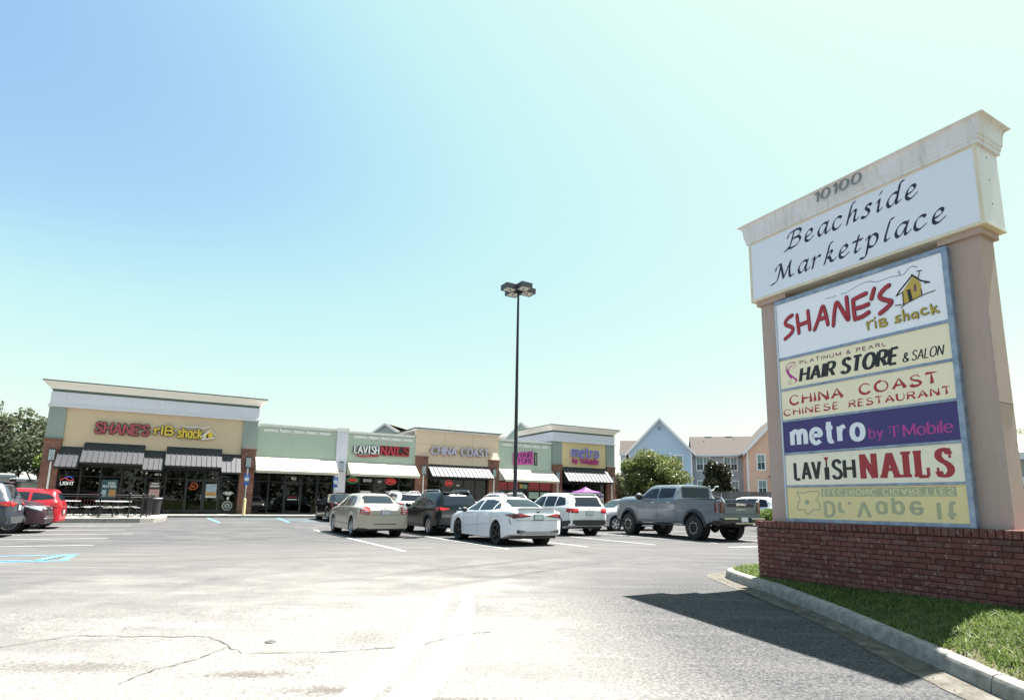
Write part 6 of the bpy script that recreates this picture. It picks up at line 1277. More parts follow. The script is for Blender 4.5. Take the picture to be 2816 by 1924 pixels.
class Car:
    def __init__(s, name, label, S, col, loc, rz, group='cars parked in the plaza lot'):
        s.S = S; s.t = thing(name, label, S.get('cat', 'car'), (loc[0], loc[1], gz(loc[0], loc[1])), rz, group)
        s.mb = car_body(S); s.body = ob('body', s.mb, col, s.t, smooth=True, angle=38); s.col = col
        s.bvh = BVHTree.FromPolygons(s.mb.v, s.mb.f)
        y0, y1 = S['st'][0][0], S['st'][-1][0]; wmin = S['w']
        ob('underbody', MB().box(-wmin+0.16, wmin-0.16, y0+0.25, y1-0.25, S['bot'][1]+0.02, S['zc']+S['arch']*0.95), blackp, s.t)
        for y in (0, S['wb']):
            for sd in (-1, 1): ob('wheel_well', MB().lathe([(S['arch']+0.01, 0), (S['arch']+0.01, 0.26), (0.0, 0.26)], 20, 'x', (sd*(wmin-0.02) - (0.26 if sd > 0 else 0), y, S['zc'])), mat('wheel_well', (0.008, 0.008, 0.008), rough=1), s.t) if False else None
        s.wheels()
    def cast(s, o, d):
        h = s.bvh.ray_cast(Vector(o), Vector(d)); return h[0]
    def side(s, name, lo, hi, m, sides=(-1, 1), off=0.005, nx=14, nz=5, par=None, join=False):
        """skin panel on the flank: lo/hi are (y,z) polylines"""
        ya, yb = max(lo[0][0], hi[0][0]), min(lo[-1][0], hi[-1][0])
        for sd in sides:
            g = []
            for i in range(nx+1):
                y = ya+(yb-ya)*i/nx; zl, zh = poly_at(lo, y), poly_at(hi, y); r = []
                for j in range(nz+1):
                    z = zl+(zh-zl)*j/nz; p = s.cast((sd*3, y, z), (-sd, 0, 0)); r.append((p.x+sd*off, y, z) if p else (sd*0.6, y, z))
                g.append(r)
            ob(name, MB().grid(g), m, par or s.t, smooth=True)
    def end(s, name, lo, hi, m, rear=True, off=0.006, nx=14, nz=5, par=None):
        d = 1 if rear else -1; xa, xb = max(lo[0][0], hi[0][0]), min(lo[-1][0], hi[-1][0]); g = []
        for i in range(nx+1):
            x = xa+(xb-xa)*i/nx; zl, zh = poly_at(lo, x), poly_at(hi, x); r = []
            for j in range(nz+1):
                z = zl+(zh-zl)*j/nz; p = s.cast((x, -d*12, z), (0, d, 0)); r.append((x, p.y-d*off, z) if p else None)
            g.append(r)
        last = None
        for r in g:
            for j, q in enumerate(r):
                if q is None: r[j] = last or (0, 0, 0)
                else: last = q
        return ob(name, MB().grid(g), m, par or s.t, smooth=True)
    def top(s, name, lo, hi, m, off=0.006, nx=12, ny=8):
        """panel seen from above: lo/hi are (x,y) polylines"""
        xa, xb = lo[0][0], lo[-1][0]; g = []
        for i in range(nx+1):
            x = xa+(xb-xa)*i/nx; r = []
            for j in range(ny+1):
                y = poly_at(lo, x)+(poly_at(hi, x)-poly_at(lo, x))*j/ny; p = s.cast((x, y, 5), (0, 0, -1)); r.append((x, y, p.z+off) if p else (x, y, 1))
            g.append(r)
        return ob(name, MB().grid(g), m, s.t, smooth=True)
    def seam(s, pts, w_=0.012):
        for sd in (-1, 1):
            vs = []
            P = []
            for a, b in zip(pts[:-1], pts[1:]):
                for k in range(6): P.append((a[0]+(b[0]-a[0])*k/6, a[1]+(b[1]-a[1])*k/6))
            P.append(pts[-1]); g = []
            for i, p in enumerate(P):
                q0, q1 = P[max(i-1, 0)], P[min(i+1, len(P)-1)]; tx, tz = q1[0]-q0[0], q1[1]-q0[1]; L = math.hypot(tx, tz) or 1; nx_, nz_ = -tz/L*w_/2, tx/L*w_/2; r = []
                for k in (-1, 1):
                    y, z = p[0]+nx_*k, p[1]+nz_*k; h = s.cast((sd*3, y, z), (-sd, 0, 0)); r.append((h.x+sd*0.003, y, z) if h else None)
                if None not in r: g.append(r)
            if len(g) > 1: ob('door_seam', MB().grid(g), seam_m, s.t)
    def wheels(s):
        S = s.S; r = S['r']; w_ = S.get('tw', 0.225); rr = S['rim']; key = ('tyre', r, w_, rr)
        if key not in BMS:
            BMS[key] = MB().lathe([(rr, -w_/2+0.01), (r-0.035, -w_/2), (r-0.008, -w_/2+0.02), (r, -w_/2+0.05), (r, w_/2-0.05), (r-0.008, w_/2-0.02), (r-0.035, w_/2), (rr, w_/2-0.01), (rr-0.01, w_/2-0.03), (rr-0.01, -w_/2+0.03)], 36, 'x', closed=True).mesh('wheel', rubber, True, 50)
        style = S.get('style', 'multi'); kr = ('rim', r, rr, style, S.get('rimm', alloy).name)
        if kr not in BMS:
            mb = MB(); x1 = w_/2-0.015
            mb.lathe([(rr, x1), (rr-0.012, x1+0.008), (rr-0.03, x1-0.01), (rr-0.035, -w_/2+0.05), (0.0, -w_/2+0.05)], 36, 'x')
            n = {'multi': 5, 'ten': 10, 'eight': 8, 'six': 7}[style]
            for k in range(n):
                a = 2*math.pi*k/n; c, s_ = math.cos(a), math.sin(a)
                for dl in ((-0.10, 0.10) if style in ('multi', 'eight') else (0,)):
                    c2, s2 = math.cos(a+dl), math.sin(a+dl); ww = 0.016 if style != 'six' else 0.03
                    def q(rad, off_, x): return (x, rad*c2-off_*s2, rad*s2+off_*c2)
                    vs = [q(0.05, -ww, x1-0.005), q(0.05, ww, x1-0.005), q(rr-0.02, ww*0.8, x1+0.002), q(rr-0.02, -ww*0.8, x1+0.002), q(0.05, -ww, x1-0.04), q(0.05, ww, x1-0.04), q(rr-0.02, ww*0.8, x1-0.035), q(rr-0.02, -ww*0.8, x1-0.035)]
                    mb.add(vs, [(0, 1, 2, 3), (0, 4, 5, 1), (1, 5, 6, 2), (2, 6, 7, 3), (3, 7, 4, 0)])
            mb.lathe([(0.0, x1+0.005), (0.04, x1+0.004), (0.055, x1-0.01), (0.055, x1-0.04)], 12, 'x')
            if style == 'eight':
                for k in range(16):     # bright machined scallops
                    pass
            BMS[kr] = mb.mesh('rim', S.get('rimm', alloy), True, 35)
        for y in (0, S['wb']):
            for sd in (-1, 1):
                o = link('wheel', BMS[key], s.t); o.location = (sd*(S['w']-S.get('inset', 0.03)-w_/2), y, r)
                h = link('rim', BMS[kr], o)
                if sd < 0: h.rotation_euler = (0, 0, math.pi)
                ks = ('well', S['arch'])
                if ks not in BMS: BMS[ks] = MB().lathe([(S['arch']-0.004, -0.14), (S['arch']-0.004, 0.14)], 24, 'x').mesh('wheel_well', mat('wheel_well', (0.008, 0.008, 0.008), rough=1))
                l = link('wheel_well', BMS[ks], s.t); l.location = (sd*(S['w']-0.19), y, S['zc'])
                if S.get('scallop'):
                    mb = MB(); R0 = rr*0.82; P = []
                    for k in range(65):
                        a = 2*math.pi*k/64; rad = R0*(1+0.14*(1 if math.cos(8*a) > 0 else -1)*abs(math.cos(8*a))**0.4); P.append((rad*math.cos(a), rad*math.sin(a)))
                    ribbon(mb, P, (0.011, 0.011, 0), 0, 0.006); v2 = [(-y_*sd if True else 0, x_, z_) for x_, y_, z_ in mb.v]; mb.v = [(sd*(w_/2+0.002), p[1], p[2]) for p in v2]
                    ob('rim_trim', mb, alloy, o)
    def mirror(s, y, z, m, big=1.0):
        for sd in (-1, 1):
            mb = MB(); W_ = s.S['w']; x0 = W_-0.04; g = []
            for i in range(7):
                a = math.pi*i/6; ring = []
                for k in range(10): b = 2*math.pi*k/10; ring.append((sd*(x0+0.13*big-0.11*big*math.cos(a)), y+0.07*big*math.sin(a)*math.cos(b), z+0.085*big*math.sin(a)*math.sin(b)))
                g.append(ring+[ring[0]])
            ob('mirror', mb.grid(g), m, s.t, smooth=True)
            if big > 1.2: ob('mirror_arm', MB().tube([(sd*(x0-0.05), y, z-0.12), (sd*(x0+0.1), y, z-0.08)], 0.03, 6), m, s.t)
    def handles(s, L, m):
        for y, z in L:
            for sd in (-1, 1):
                p = s.cast((sd*3, y, z), (-sd, 0, 0))
                if p: ob('door_handle', MB().tube([(p.x, y-0.09, z), (p.x+sd*0.035, y-0.06, z+.004), (p.x+sd*0.035, y+0.06, z+.004), (p.x, y+0.09, z)], 0.013, 6), m, s.t)
    def plate(s, z, y=None, x=0, m=None, frame=True):
        p = s.cast((x, -12, z), (0, 1, 0)); yy = p.y
        b = bx('licence_plate', m or plate_m, s.t, x-0.152, x+0.152, yy-0.028, yy-0.016, z-0.076, z+0.076)
        if frame: bx('plate_frame', blackp, b, x-0.165, x+0.165, yy-0.017, yy+0.03, z-0.088, z+0.088)
        mb = MB(); text(mb, 'HK 41', x-0.11, x+0.11, z-0.028, 0.055, (0.007, 0.006, 0), yy-0.0295, caps=False) if False else None
    def arch_trim(s, m, w_=0.06, out=0.02):
        S = s.S
        for y in (0, S['wb']):
            for sd in (-1, 1):
                g = []
                for k in range(25):
                    a = math.pi*k/24; r0, r1 = S['arch']-0.005, S['arch']+w_; row = []
                    for r_ in (r0, r0+w_*0.5, r1):
                        yy, zz = y+r_*math.cos(a), S['zc']+r_*math.sin(a); p = s.cast((sd*3, yy, max(zz, S['bot'][1]+0.06)), (-sd, 0, 0)); row.append(((p.x if p else sd*S['w'])+sd*(out if r_ < r1 else 0.002), yy, zz))
                    row.insert(0, (row[0][0]-sd*0.08, row[0][1], row[0][2])); g.append(row)
                ob('arch_trim', MB().grid(g), m, s.t, smooth=True)
def carloc(s, t): q = W(s, t); return (q[0], q[1])

# ---- champagne sedan
S = dict(wb=2.87, w=0.93, r=0.335, rim=0.225, arch=0.385, zc=0.345, bot=(0.30, 0.20, 0.24), style='multi', st=[
 (-1.14, 0.93, 0.90, 0.70, 0.50), (-1.09, 1.05, 0.97, 0.80, 0.62), (-0.98, 1.10, 1.01, 0.87, 0.68), (-0.75, 1.125, 1.03, 0.915, 0.70), (-0.42, 1.14, 1.04, 0.93, 0.69), (-0.10, 1.30, 1.05, 0.93, 0.64),
 (0.28, 1.475, 1.055, 0.93, 0.585), (0.8, 1.535, 1.055, 0.93, 0.61), (1.5, 1.54, 1.045, 0.93, 0.62), (2.0, 1.47, 1.035, 0.93, 0.60), (2.45, 1.25, 1.02, 0.93, 0.67), (2.85, 1.075, 0.99, 0.925, 0.74), (3.3, 1.00, 0.94, 0.91, 0.74), (3.7, 0.90, 0.85, 0.86, 0.68), (3.88, 0.78, 0.74, 0.74, 0.55), (3.93, 0.62, 0.60, 0.66, 0.45)])
champ = paint('paint_champagne', (0.46, 0.415, 0.36), metal=0.55, rough=0.32)
c = Car('parked_sedan', 'champagne beige sedan with red striped tail lamps parked beside the black crossover', S, champ, carloc(-18.42, -21.35), BTH)
def sedan_glass(c, doors, back, shield, nx=14):
    for lo, hi in doors: c.side('side_window', lo, hi, car_glass)
    c.end('rear_window', back[0], back[1], car_glass, True, nz=8); c.top('windshield', shield[0], shield[1], car_glass)
sedan_glass(c, [([(1.28, 1.075), (2.30, 1.055)], [(1.28, 1.43), (1.75, 1.41), (2.30, 1.08)]), ([(0.40, 1.08), (1.18, 1.075)], [(0.40, 1.40), (0.7, 1.44), (1.18, 1.44)]), ([(-0.05, 1.09), (0.34, 1.08)], [(-0.05, 1.12), (0.34, 1.38)])],
 ([(-0.60, 1.165), (0.60, 1.165)], [(-0.60, 1.20), (-0.50, 1.44), (0.50, 1.44), (0.60, 1.20)]), ([(-0.66, 2.72), (0, 2.84), (0.66, 2.72)], [(-0.55, 2.05), (0, 2.0), (0.55, 2.05)]))
for sd in (-1, 1):
    lo, hi = ([(0.56, 0.80), (0.84, 0.80)], [(0.56, 1.02), (0.66, 1.05), (0.84, 0.98)])
    if sd < 0: lo, hi = [(-x, z) for x, z in lo][::-1], [(-x, z) for x, z in hi][::-1]
    t_ = c.end('tail_light', lo, hi, redlens, off=0.012, nx=10, nz=8)
    for z in (0.835, 0.90, 0.965): c.end('lamp_stripe', [(min(sd*0.60, sd*0.82), z), (max(sd*0.60, sd*0.82), z)], [(min(sd*0.60, sd*0.82), z+0.018), (max(sd*0.60, sd*0.82), z+0.018)], clearlens, off=0.018, nx=4, nz=1, par=t_)
    c.side('tail_light', [(-1.06, 0.80), (-0.98, 0.80)], [(-1.06, 0.99), (-0.98, 0.96)], redlens, (sd,), off=0.01, nx=3)
c.plate(0.86, m=mat('plate_pale', (0.50, 0.52, 0.54), rough=0.4, var=0.6, vscale=20, col2=(0.3, 0.33, 0.4))); c.end('bumper_seam', [(-0.78, 0.775), (0.78, 0.775)], [(-0.78, 0.787), (0.78, 0.787)], seam_m, nz=1)
c.end('bumper_strip', [(-0.40, 0.44), (0.40, 0.44)], [(-0.40, 0.475), (0.40, 0.475)], mat('bumper_strip', (0.10, 0.09, 0.075)), nz=1); c.end('trunk_seam', [(-0.57, 0.80), (-0.55, 0.80)], [(-0.57, 1.04), (-0.55, 1.04)], seam_m, nx=1); c.end('trunk_seam', [(0.55, 0.80), (0.57, 0.80)], [(0.55, 1.04), (0.57, 1.04)], seam_m, nx=1); c.end('badge', [(-0.035, 1.0), (0.035, 1.0)], [(-0.035, 1.045), (0.035, 1.045)], chrome, off=0.012, nx=2, nz=1)
c.seam([(1.23, 0.27), (1.23, 1.06)]); c.seam([(0.36, 1.07), (0.28, 0.80), (0.42, 0.62)]); c.seam([(2.38, 0.30), (2.34, 1.03)]); c.handles([(0.62, 0.94), (1.42, 0.94)], champ); c.mirror(2.10, 1.10, blackp); c.side('sill_strip', [(0.42, 0.42), (2.42, 0.42)], [(0.42, 0.455), (2.42, 0.455)], mat('sill_trim', (0.30, 0.29, 0.25)), nz=1)
SEDAN = S
# ---- white sports sedan
S = dict(wb=2.82, w=0.92, r=0.335, rim=0.245, arch=0.38, zc=0.345, bot=(0.32, 0.19, 0.22), style='multi', rimm=darkalloy, st=[
 (-1.06, 0.90, 0.87, 0.66, 0.5), (-1.02, 1.05, 0.96, 0.78, 0.60), (-0.93, 1.085, 1.00, 0.86, 0.66), (-0.70, 1.095, 1.01, 0.905, 0.68), (-0.45, 1.11, 1.01, 0.92, 0.66), (-0.05, 1.26, 1.01, 0.92, 0.60),
 (0.35, 1.395, 1.005, 0.92, 0.55), (0.85, 1.445, 1.00, 0.918, 0.57), (1.4, 1.445, 0.99, 0.918, 0.58), (1.9, 1.36, 0.98, 0.918, 0.57), (2.35, 1.15, 0.965, 0.918, 0.65), (2.75, 0.99, 0.93, 0.915, 0.72), (3.2, 0.91, 0.86, 0.90, 0.72), (3.55, 0.80, 0.76, 0.84, 0.64), (3.74, 0.68, 0.65, 0.72, 0.5), (3.80, 0.52, 0.50, 0.62, 0.4)])
pwhite = paint('paint_white', (0.66, 0.67, 0.70), rough=0.25)
c = Car('parked_sedan', 'white sporty sedan with black wheels, nearest car in the middle of the lot', S, pwhite, carloc(-15.46, -26.85), BTH)
sedan_glass(c, [([(1.25, 1.02), (2.15, 1.00)], [(1.25, 1.345), (1.65, 1.31), (2.15, 1.02)]), ([(0.30, 1.04), (1.17, 1.02)], [(0.30, 1.30), (0.7, 1.35), (1.17, 1.35)]), ([(-0.12, 1.07), (0.24, 1.045)], [(-0.12, 1.09), (0.24, 1.28)])],
 ([(-0.58, 1.125), (0.58, 1.125)], [(-0.58, 1.15), (-0.46, 1.365), (0.46, 1.365), (0.58, 1.15)]), ([(-0.64, 2.62), (0, 2.75), (0.64, 2.62)], [(-0.52, 1.95), (0, 1.88), (0.52, 1.95)]))
for sd in (-1, 1):
    f = lambda P: P if sd > 0 else [(-x, z) for x, z in P][::-1]
    c.end('tail_light', f([(0.30, 0.86), (0.84, 0.80)]), f([(0.30, 0.89), (0.60, 0.95), (0.84, 0.94)]), darklens, off=0.012); c.end('lamp_bar', f([(0.34, 0.872), (0.62, 0.90)]), f([(0.34, 0.885), (0.62, 0.925)]), redlens, off=0.018, nz=1); c.side('tail_light', [(-0.98, 0.82), (-0.62, 0.90)], [(-0.98, 0.94), (-0.62, 0.915)], darklens, (sd,), off=0.01, nx=6)
    c.side('bumper_slash', [(-0.93, 0.60), (-0.84, 0.78)], [(-0.93, 0.66), (-0.84, 0.82)], blackp, (sd,), off=0.008, nx=4, nz=1); c.end('exhaust_surround', f([(0.42, 0.36), (0.72, 0.38)]), f([(0.42, 0.44), (0.72, 0.48)]), blackp, off=0.01, nx=5, nz=2)
    for k in (0.50, 0.60): ob('exhaust_tip', MB().lathe([(0.04, -0.05), (0.04, 0.08), (0.03, 0.08), (0.03, -0.05)], 12, 'y', (sd*k, -1.03, 0.40), closed=True), chrome, c.t)
c.end('diffuser', [(-0.70, 0.335), (0.70, 0.335)], [(-0.70, 0.35), (-0.38, 0.43), (0.38, 0.43), (0.70, 0.35)], mat('diffuser_grey', (0.28, 0.28, 0.29), rough=0.4), off=0.012); c.plate(0.845); c.end('badge', [(-0.05, 0.975), (0.05, 0.975)], [(-0.05, 1.015), (0.05, 1.015)], blackp, off=0.012, nx=2, nz=1)
c.end('bumper_seam', [(-0.78, 0.745), (0.78, 0.745)], [(-0.78, 0.755), (0.78, 0.755)], seam_m, nz=1); c.seam([(1.21, 0.27), (1.21, 1.0)]); c.seam([(0.28, 1.02), (0.22, 0.80), (0.40, 0.58)]); c.seam([(2.28, 0.28), (2.26, 0.97)]); c.seam([(0.5, 0.62), (1.4, 0.55), (2.2, 0.50)], 0.008); c.handles([(0.55, 0.88), (1.42, 0.86)], pwhite); c.mirror(2.02, 1.02, blackp)
ob('spoiler', MB().add([(-0.62, -1.0, 1.075), (0.62, -1.0, 1.075), (0.66, -0.80, 1.08), (-0.66, -0.80, 1.08), (-0.60, -1.04, 1.12), (0.60, -1.04, 1.12), (0.64, -0.82, 1.10), (-0.64, -0.82, 1.10)], [(4, 5, 6, 7), (0, 4, 5, 1), (1, 5, 6, 2), (3, 7, 4, 0)]), pwhite, c.t)

# ---- crossovers
def suv_spec(h, L, wb, w_, belt, roh, **k):
    f = L-wb-roh
    st = [(-roh, belt-0.10, belt-0.12, w_*0.80, w_*0.62), (-roh+0.04, belt+0.03, belt-0.03, w_*0.90, w_*0.70), (-roh+0.12, belt+0.20, belt, w_*0.955, w_*0.735), (-roh+0.28, belt+0.45, belt+0.01, w_*0.985, w_*0.71), (-roh+0.42, h-0.055, belt+0.01, w_, w_*0.685), (0.0, h-0.015, belt, w_, w_*0.69), (0.8, h, belt, w_, w_*0.70), (1.35, h-0.01, belt-0.01, w_, w_*0.70),
          (wb-0.95, h-0.10, belt-0.02, w_, w_*0.68), (wb-0.45, belt+0.25, belt-0.03, w_, w_*0.75), (wb-0.08, belt+0.04, belt-0.05, w_*0.99, w_*0.83), (wb+0.35, belt-0.04, belt-0.09, w_*0.975, w_*0.83), (wb+f-0.30, belt-0.13, belt-0.18, w_*0.94, w_*0.78), (wb+f-0.06, belt-0.24, belt-0.28, w_*0.82, w_*0.66), (wb+f, belt-0.42, belt-0.45, w_*0.72, w_*0.5)]
    d = dict(wb=wb, w=w_, r=0.355, rim=0.24, arch=0.41, zc=0.365, bot=(0.40, 0.27, 0.30), st=st, h=h, belt=belt, roh=roh); d.update(k); return d
def suv_details(c, trim_m, tail, plate_z, gl=None, rails=True, clad=True, tail_m=redlens):
    S = c.S; h, be, roh, wb, w_ = S['h'], S['belt'], S['roh'], S['wb'], S['w']
    zt = h-0.13
    for lo, hi in ([([(1.12, be+0.03), (wb-0.50, be+0.01)], [(1.12, zt), (wb-1.05, zt-0.03), (wb-0.50, be+0.05)]), ([(0.26, be+0.04), (1.04, be+0.03)], [(0.26, zt-0.01), (1.04, zt)]), ([(-0.50, be+0.10), (0.18, be+0.045)], [(-0.50, be+0.16), (-0.32, zt-0.08), (0.18, zt-0.015)])]): c.side('side_window', lo, hi, car_glass)
    c.end('rear_window', [(-w_*0.70, be+0.06), (w_*0.70, be+0.06)], [(-w_*0.70, be+0.10), (-w_*0.60, h-0.17), (w_*0.60, h-0.17), (w_*0.70, be+0.10)], gl or car_glass, nz=8)
    c.top('windshield', [(-w_*0.74, wb-0.14), (0, wb-0.06), (w_*0.74, wb-0.14)], [(-w_*0.62, wb-0.88), (0, wb-0.95), (w_*0.62, wb-0.88)], car_glass)
    for sd in (-1, 1):
        f = lambda P: P if sd > 0 else [(-x, z) for x, z in P][::-1]
        c.end('tail_light', f(tail[0]), f(tail[1]), tail_m, off=0.012); c.side('tail_light', [(-roh+0.07, tail[0][-1][1]), (-roh+0.30, tail[0][-1][1]+0.05)], [(-roh+0.07, tail[1][-1][1]), (-roh+0.30, tail[1][-1][1]-0.03)], tail_m, (sd,), off=0.01, nx=5)
        c.side('headlight', [(wb+c.S['st'][-1][0]-wb-0.42, be-0.27), (wb+c.S['st'][-1][0]-wb-0.10, be-0.36)], [(wb+c.S['st'][-1][0]-wb-0.42, be-0.20), (wb+c.S['st'][-1][0]-wb-0.10, be-0.27)], clearlens, (sd,), off=0.01, nx=5)
    c.plate(plate_z)
    if clad:
        c.end('bumper', [(-w_*0.86, 0.41), (w_*0.86, 0.41)], [(-w_*0.86, 0.62), (w_*0.86, 0.62)], trim_m, off=0.02, nz=3); c.side('sill_cladding', [(0.42, 0.28), (wb-0.42, 0.28)], [(0.42, 0.40), (wb-0.42, 0.40)], trim_m, off=0.012, nz=2); c.side('bumper', [(-roh+0.08, 0.41), (-0.44, 0.35)], [(-roh+0.08, 0.62), (-0.44, 0.58)], trim_m, off=0.012, nx=5, nz=2); c.arch_trim(trim_m, 0.055, 0.018)
    ob('roof_spoiler', MB().add([(-w_*0.58, -roh+0.30, h-0.075), (w_*0.58, -roh+0.30, h-0.075), (w_*0.62, -roh+0.60, h-0.05), (-w_*0.62, -roh+0.60, h-0.05), (-w_*0.56, -roh+0.29, h-0.035), (w_*0.56, -roh+0.29, h-0.035), (w_*0.62, -roh+0.62, h-0.02), (-w_*0.62, -roh+0.62, h-0.02)], [(4, 5, 6, 7), (0, 4, 5, 1), (1, 5, 6, 2), (3, 7, 4, 0), (0, 1, 2, 3)]), c.col, c.t)
    if rails:
        for sd in (-1, 1): ob('roof_rail', MB().tube([(sd*w_*0.66, -0.40, h-0.05), (sd*w_*0.655, -0.28, h+0.04), (sd*w_*0.65, 0.6, h+0.055), (sd*w_*0.645, 1.25, h+0.045), (sd*w_*0.64, 1.42, h-0.03)], 0.017, 6), chrome, c.t)
    c.seam([(1.08, 0.40), (1.08, be+0.02)]); c.seam([(0.22, be+0.02), (0.18, 0.85), (0.44, 0.60)]); c.seam([(wb-0.42, 0.40), (wb-0.46, be)]); c.seam([(-0.85, 0.62), (-0.80, 0.95)])
    c.handles([(0.5, be-0.10), (1.36, be-0.11)], c.col); c.mirror(wb-0.66, be+0.06, c.col); ob('wiper', MB().box(-0.18, 0.18, -roh+0.085, -roh+0.10, be+0.10, be+0.115), blackp, c.t); c.end('tailgate_seam', [(-w_*0.80, 0.63), (w_*0.80, 0.63)], [(-w_*0.80, 0.64), (w_*0.80, 0.64)], seam_m, nz=1)
    c.end('badge', [(-0.05, be-0.05), (0.05, be-0.05)], [(-0.05, be-0.01), (0.05, be-0.01)], chrome, off=0.012, nx=2, nz=1)
pblack = mat('paint_black_green', (0.006, 0.009, 0.009), rough=0.16, spec=0.28)
c = Car('parked_crossover', 'black green compact crossover with silver roof rails between the champagne and white sedans', suv_spec(1.66, 4.6, 2.69, 0.93, 1.06, 0.94, style='ten'), pblack, carloc(-15.50, -21.35), BTH)
suv_details(c, mat('cladding', (0.035, 0.035, 0.037), rough=0.6), ([(0.44, 0.98), (0.80, 0.93)], [(0.44, 1.02), (0.80, 1.06)]), 0.86)
c = Car('parked_crossover', 'white crossover with dark lower bumper parked behind the white sedan', suv_spec(1.70, 4.68, 2.70, 0.94, 1.10, 0.98, style='ten'), paint('paint_pearl', (0.64, 0.64, 0.62), rough=0.28), carloc(-10.52, -22.75), BTH)
suv_details(c, mat('cladding_dark', (0.030, 0.028, 0.028), rough=0.55), ([(0.55, 0.90), (0.86, 0.90)], [(0.55, 1.07), (0.86, 1.09)]), 0.90, rails=False)

# ---- grey heavy pickup
S = dict(wb=4.04, w=1.03, r=0.445, rim=0.245, tw=0.30, arch=0.53, zc=0.50, inset=-0.02, bot=(0.72, 0.56, 0.62), style='eight', rimm=darkalloy, scallop=True, bed=(-1.20, 0.92), cat='pickup truck', st=[
 (-1.30, 1.36, 1.42, 0.95, 0.80), (-1.26, 1.36, 1.46, 1.01, 0.86), (-1.19, 1.36, 1.475, 1.03, 0.88), (0.93, 1.36, 1.50, 1.03, 0.88), (0.94, 1.36, 1.50, 1.03, 0.85), (1.00, 2.02, 1.50, 1.03, 0.74), (1.5, 2.07, 1.50, 1.03, 0.77), (2.4, 2.075, 1.485, 1.03, 0.78), (2.85, 2.00, 1.48, 1.03, 0.76), (3.25, 1.76, 1.49, 1.03, 0.80), (3.52, 1.64, 1.48, 1.025, 0.87), (4.2, 1.615, 1.47, 1.02, 0.89), (4.75, 1.57, 1.44, 1.0, 0.88), (4.97, 1.50, 1.38, 0.96, 0.84), (5.04, 1.34, 1.26, 0.92, 0.76)])
pgrey = paint('paint_stone_grey', (0.115, 0.137, 0.155), rough=0.30)
c = Car('pickup_truck', 'large grey four door pickup truck on black wheels with a bicycle standing in its bed', S, pgrey, carloc(-7.15, -27.05), BTH-0.07, 'cars parked in the plaza lot')
for lo, hi in (([(2.16, 1.53), (3.32, 1.51)], [(2.16, 1.93), (2.72, 1.90), (3.32, 1.56)]), ([(1.18, 1.55), (2.06, 1.53)], [(1.18, 1.92), (2.06, 1.94)])): c.side('side_window', lo, hi, car_glass)
c.end('rear_window', [(-0.68, 1.56), (0.68, 1.56)], [(-0.70, 1.93), (-0.66, 1.95), (0.66, 1.95), (0.70, 1.93)], car_glass, nz=5); c.end('slider_frame', [(-0.02, 1.57), (0.02, 1.57)], [(-0.02, 1.94), (0.02, 1.94)], blackp, off=0.012, nx=1); c.top('windshield', [(-0.80, 3.45), (0, 3.55), (0.80, 3.45)], [(-0.70, 2.92), (0, 2.86), (0.70, 2.92)], car_glass)
c.arch_trim(blackp, 0.10, 0.035); c.side('rocker', [(0.60, 0.57), (3.46, 0.57)], [(0.60, 0.66), (3.46, 0.66)], blackp, off=0.01, nz=1)
for sd in (-1, 1):
    f = lambda P: P if sd > 0 else [(-x, z) for x, z in P][::-1]
    c.end('tail_light', f([(0.80, 1.00), (0.985, 1.02)]), f([(0.80, 1.40), (0.985, 1.42)]), darklens, off=0.016, nx=5); c.side('tail_light', [(-1.24, 1.00), (-1.10, 1.06)], [(-1.24, 1.42), (-1.10, 1.38)], darklens, (sd,), off=0.012, nx=4); c.side('headlight', [(4.70, 1.10), (4.97, 1.08)], [(4.70, 1.28), (4.97, 1.26)], clearlens, (sd,), off=0.01, nx=4)
c.end('tailgate_panel', [(-0.66, 1.22), (0.66, 1.22)], [(-0.66, 1.40), (-0.60, 1.42), (0.60, 1.42), (0.66, 1.40)], blackp, off=0.014)
mb = MB(); text(mb, 'DENALI', -0.22, 0.22, 1.275, 0.075, (0.011, 0.009, 0), -1.335, gap=26, caps=False); ob('lettering', mb, chrome, c.t)
mb = MB(); text(mb, 'SIERRA', -0.24, 0.24, 1.115, 0.028, (0.005, 0.004, 0), -1.325, gap=30, caps=False); ob('lettering', mb, chrome, c.t)
c.end('tailgate_seam', [(-0.76, 0.96), (0.76, 0.96)], [(-0.76, 0.972), (0.76, 0.972)], seam_m, nz=1)
for x in (-0.77, 0.76): c.end('tailgate_seam', [(x, 0.96), (x+0.012, 0.96)], [(x, 1.42), (x+0.012, 1.42)], seam_m, nx=1)
bp = ob('rear_bumper', MB().box(-0.99, -0.30, -1.50, -1.285, 0.66, 0.84).box(0.30, 0.99, -1.50, -1.285, 0.66, 0.84).box(-0.30, 0.30, -1.47, -1.285, 0.62, 0.78), blackp, c.t); ob('bumper_chrome', MB().box(-0.97, -0.32, -1.505, -1.498, 0.80, 0.835).box(0.32, 0.97, -1.505, -1.498, 0.80, 0.835).box(-0.45, 0.45, -1.51, -1.475, 0.64, 0.665), chrome, bp)
b_ = bx('licence_plate', whp, c.t, -0.155, 0.155, -1.49, -1.475, 0.70, 0.86); mb = MB(); text(mb, 'FRESH', -0.1, 0.1, 0.755, 0.05, (0.006, 0.005, 0), -1.492) if False else None
ob('axle', MB().tube([(-0.75, 0, 0.44), (0.75, 0, 0.44)], 0.06, 8).lathe([(0.0, -0.17), (0.14, -0.08), (0.17, 0), (0.14, 0.08), (0.0, 0.17)], 14, 'y', (0, 0, 0.43)).tube([(-0.75, 4.04, 0.44), (0.75, 4.04, 0.44)], 0.05, 8), blackp, c.t); ob('spare_wheel', MB().lathe([(0.0, 0.50), (0.30, 0.50), (0.36, 0.56), (0.36, 0.64), (0.0, 0.70)], 18, 'z', (0, -0.75, 0)), rubber, c.t)
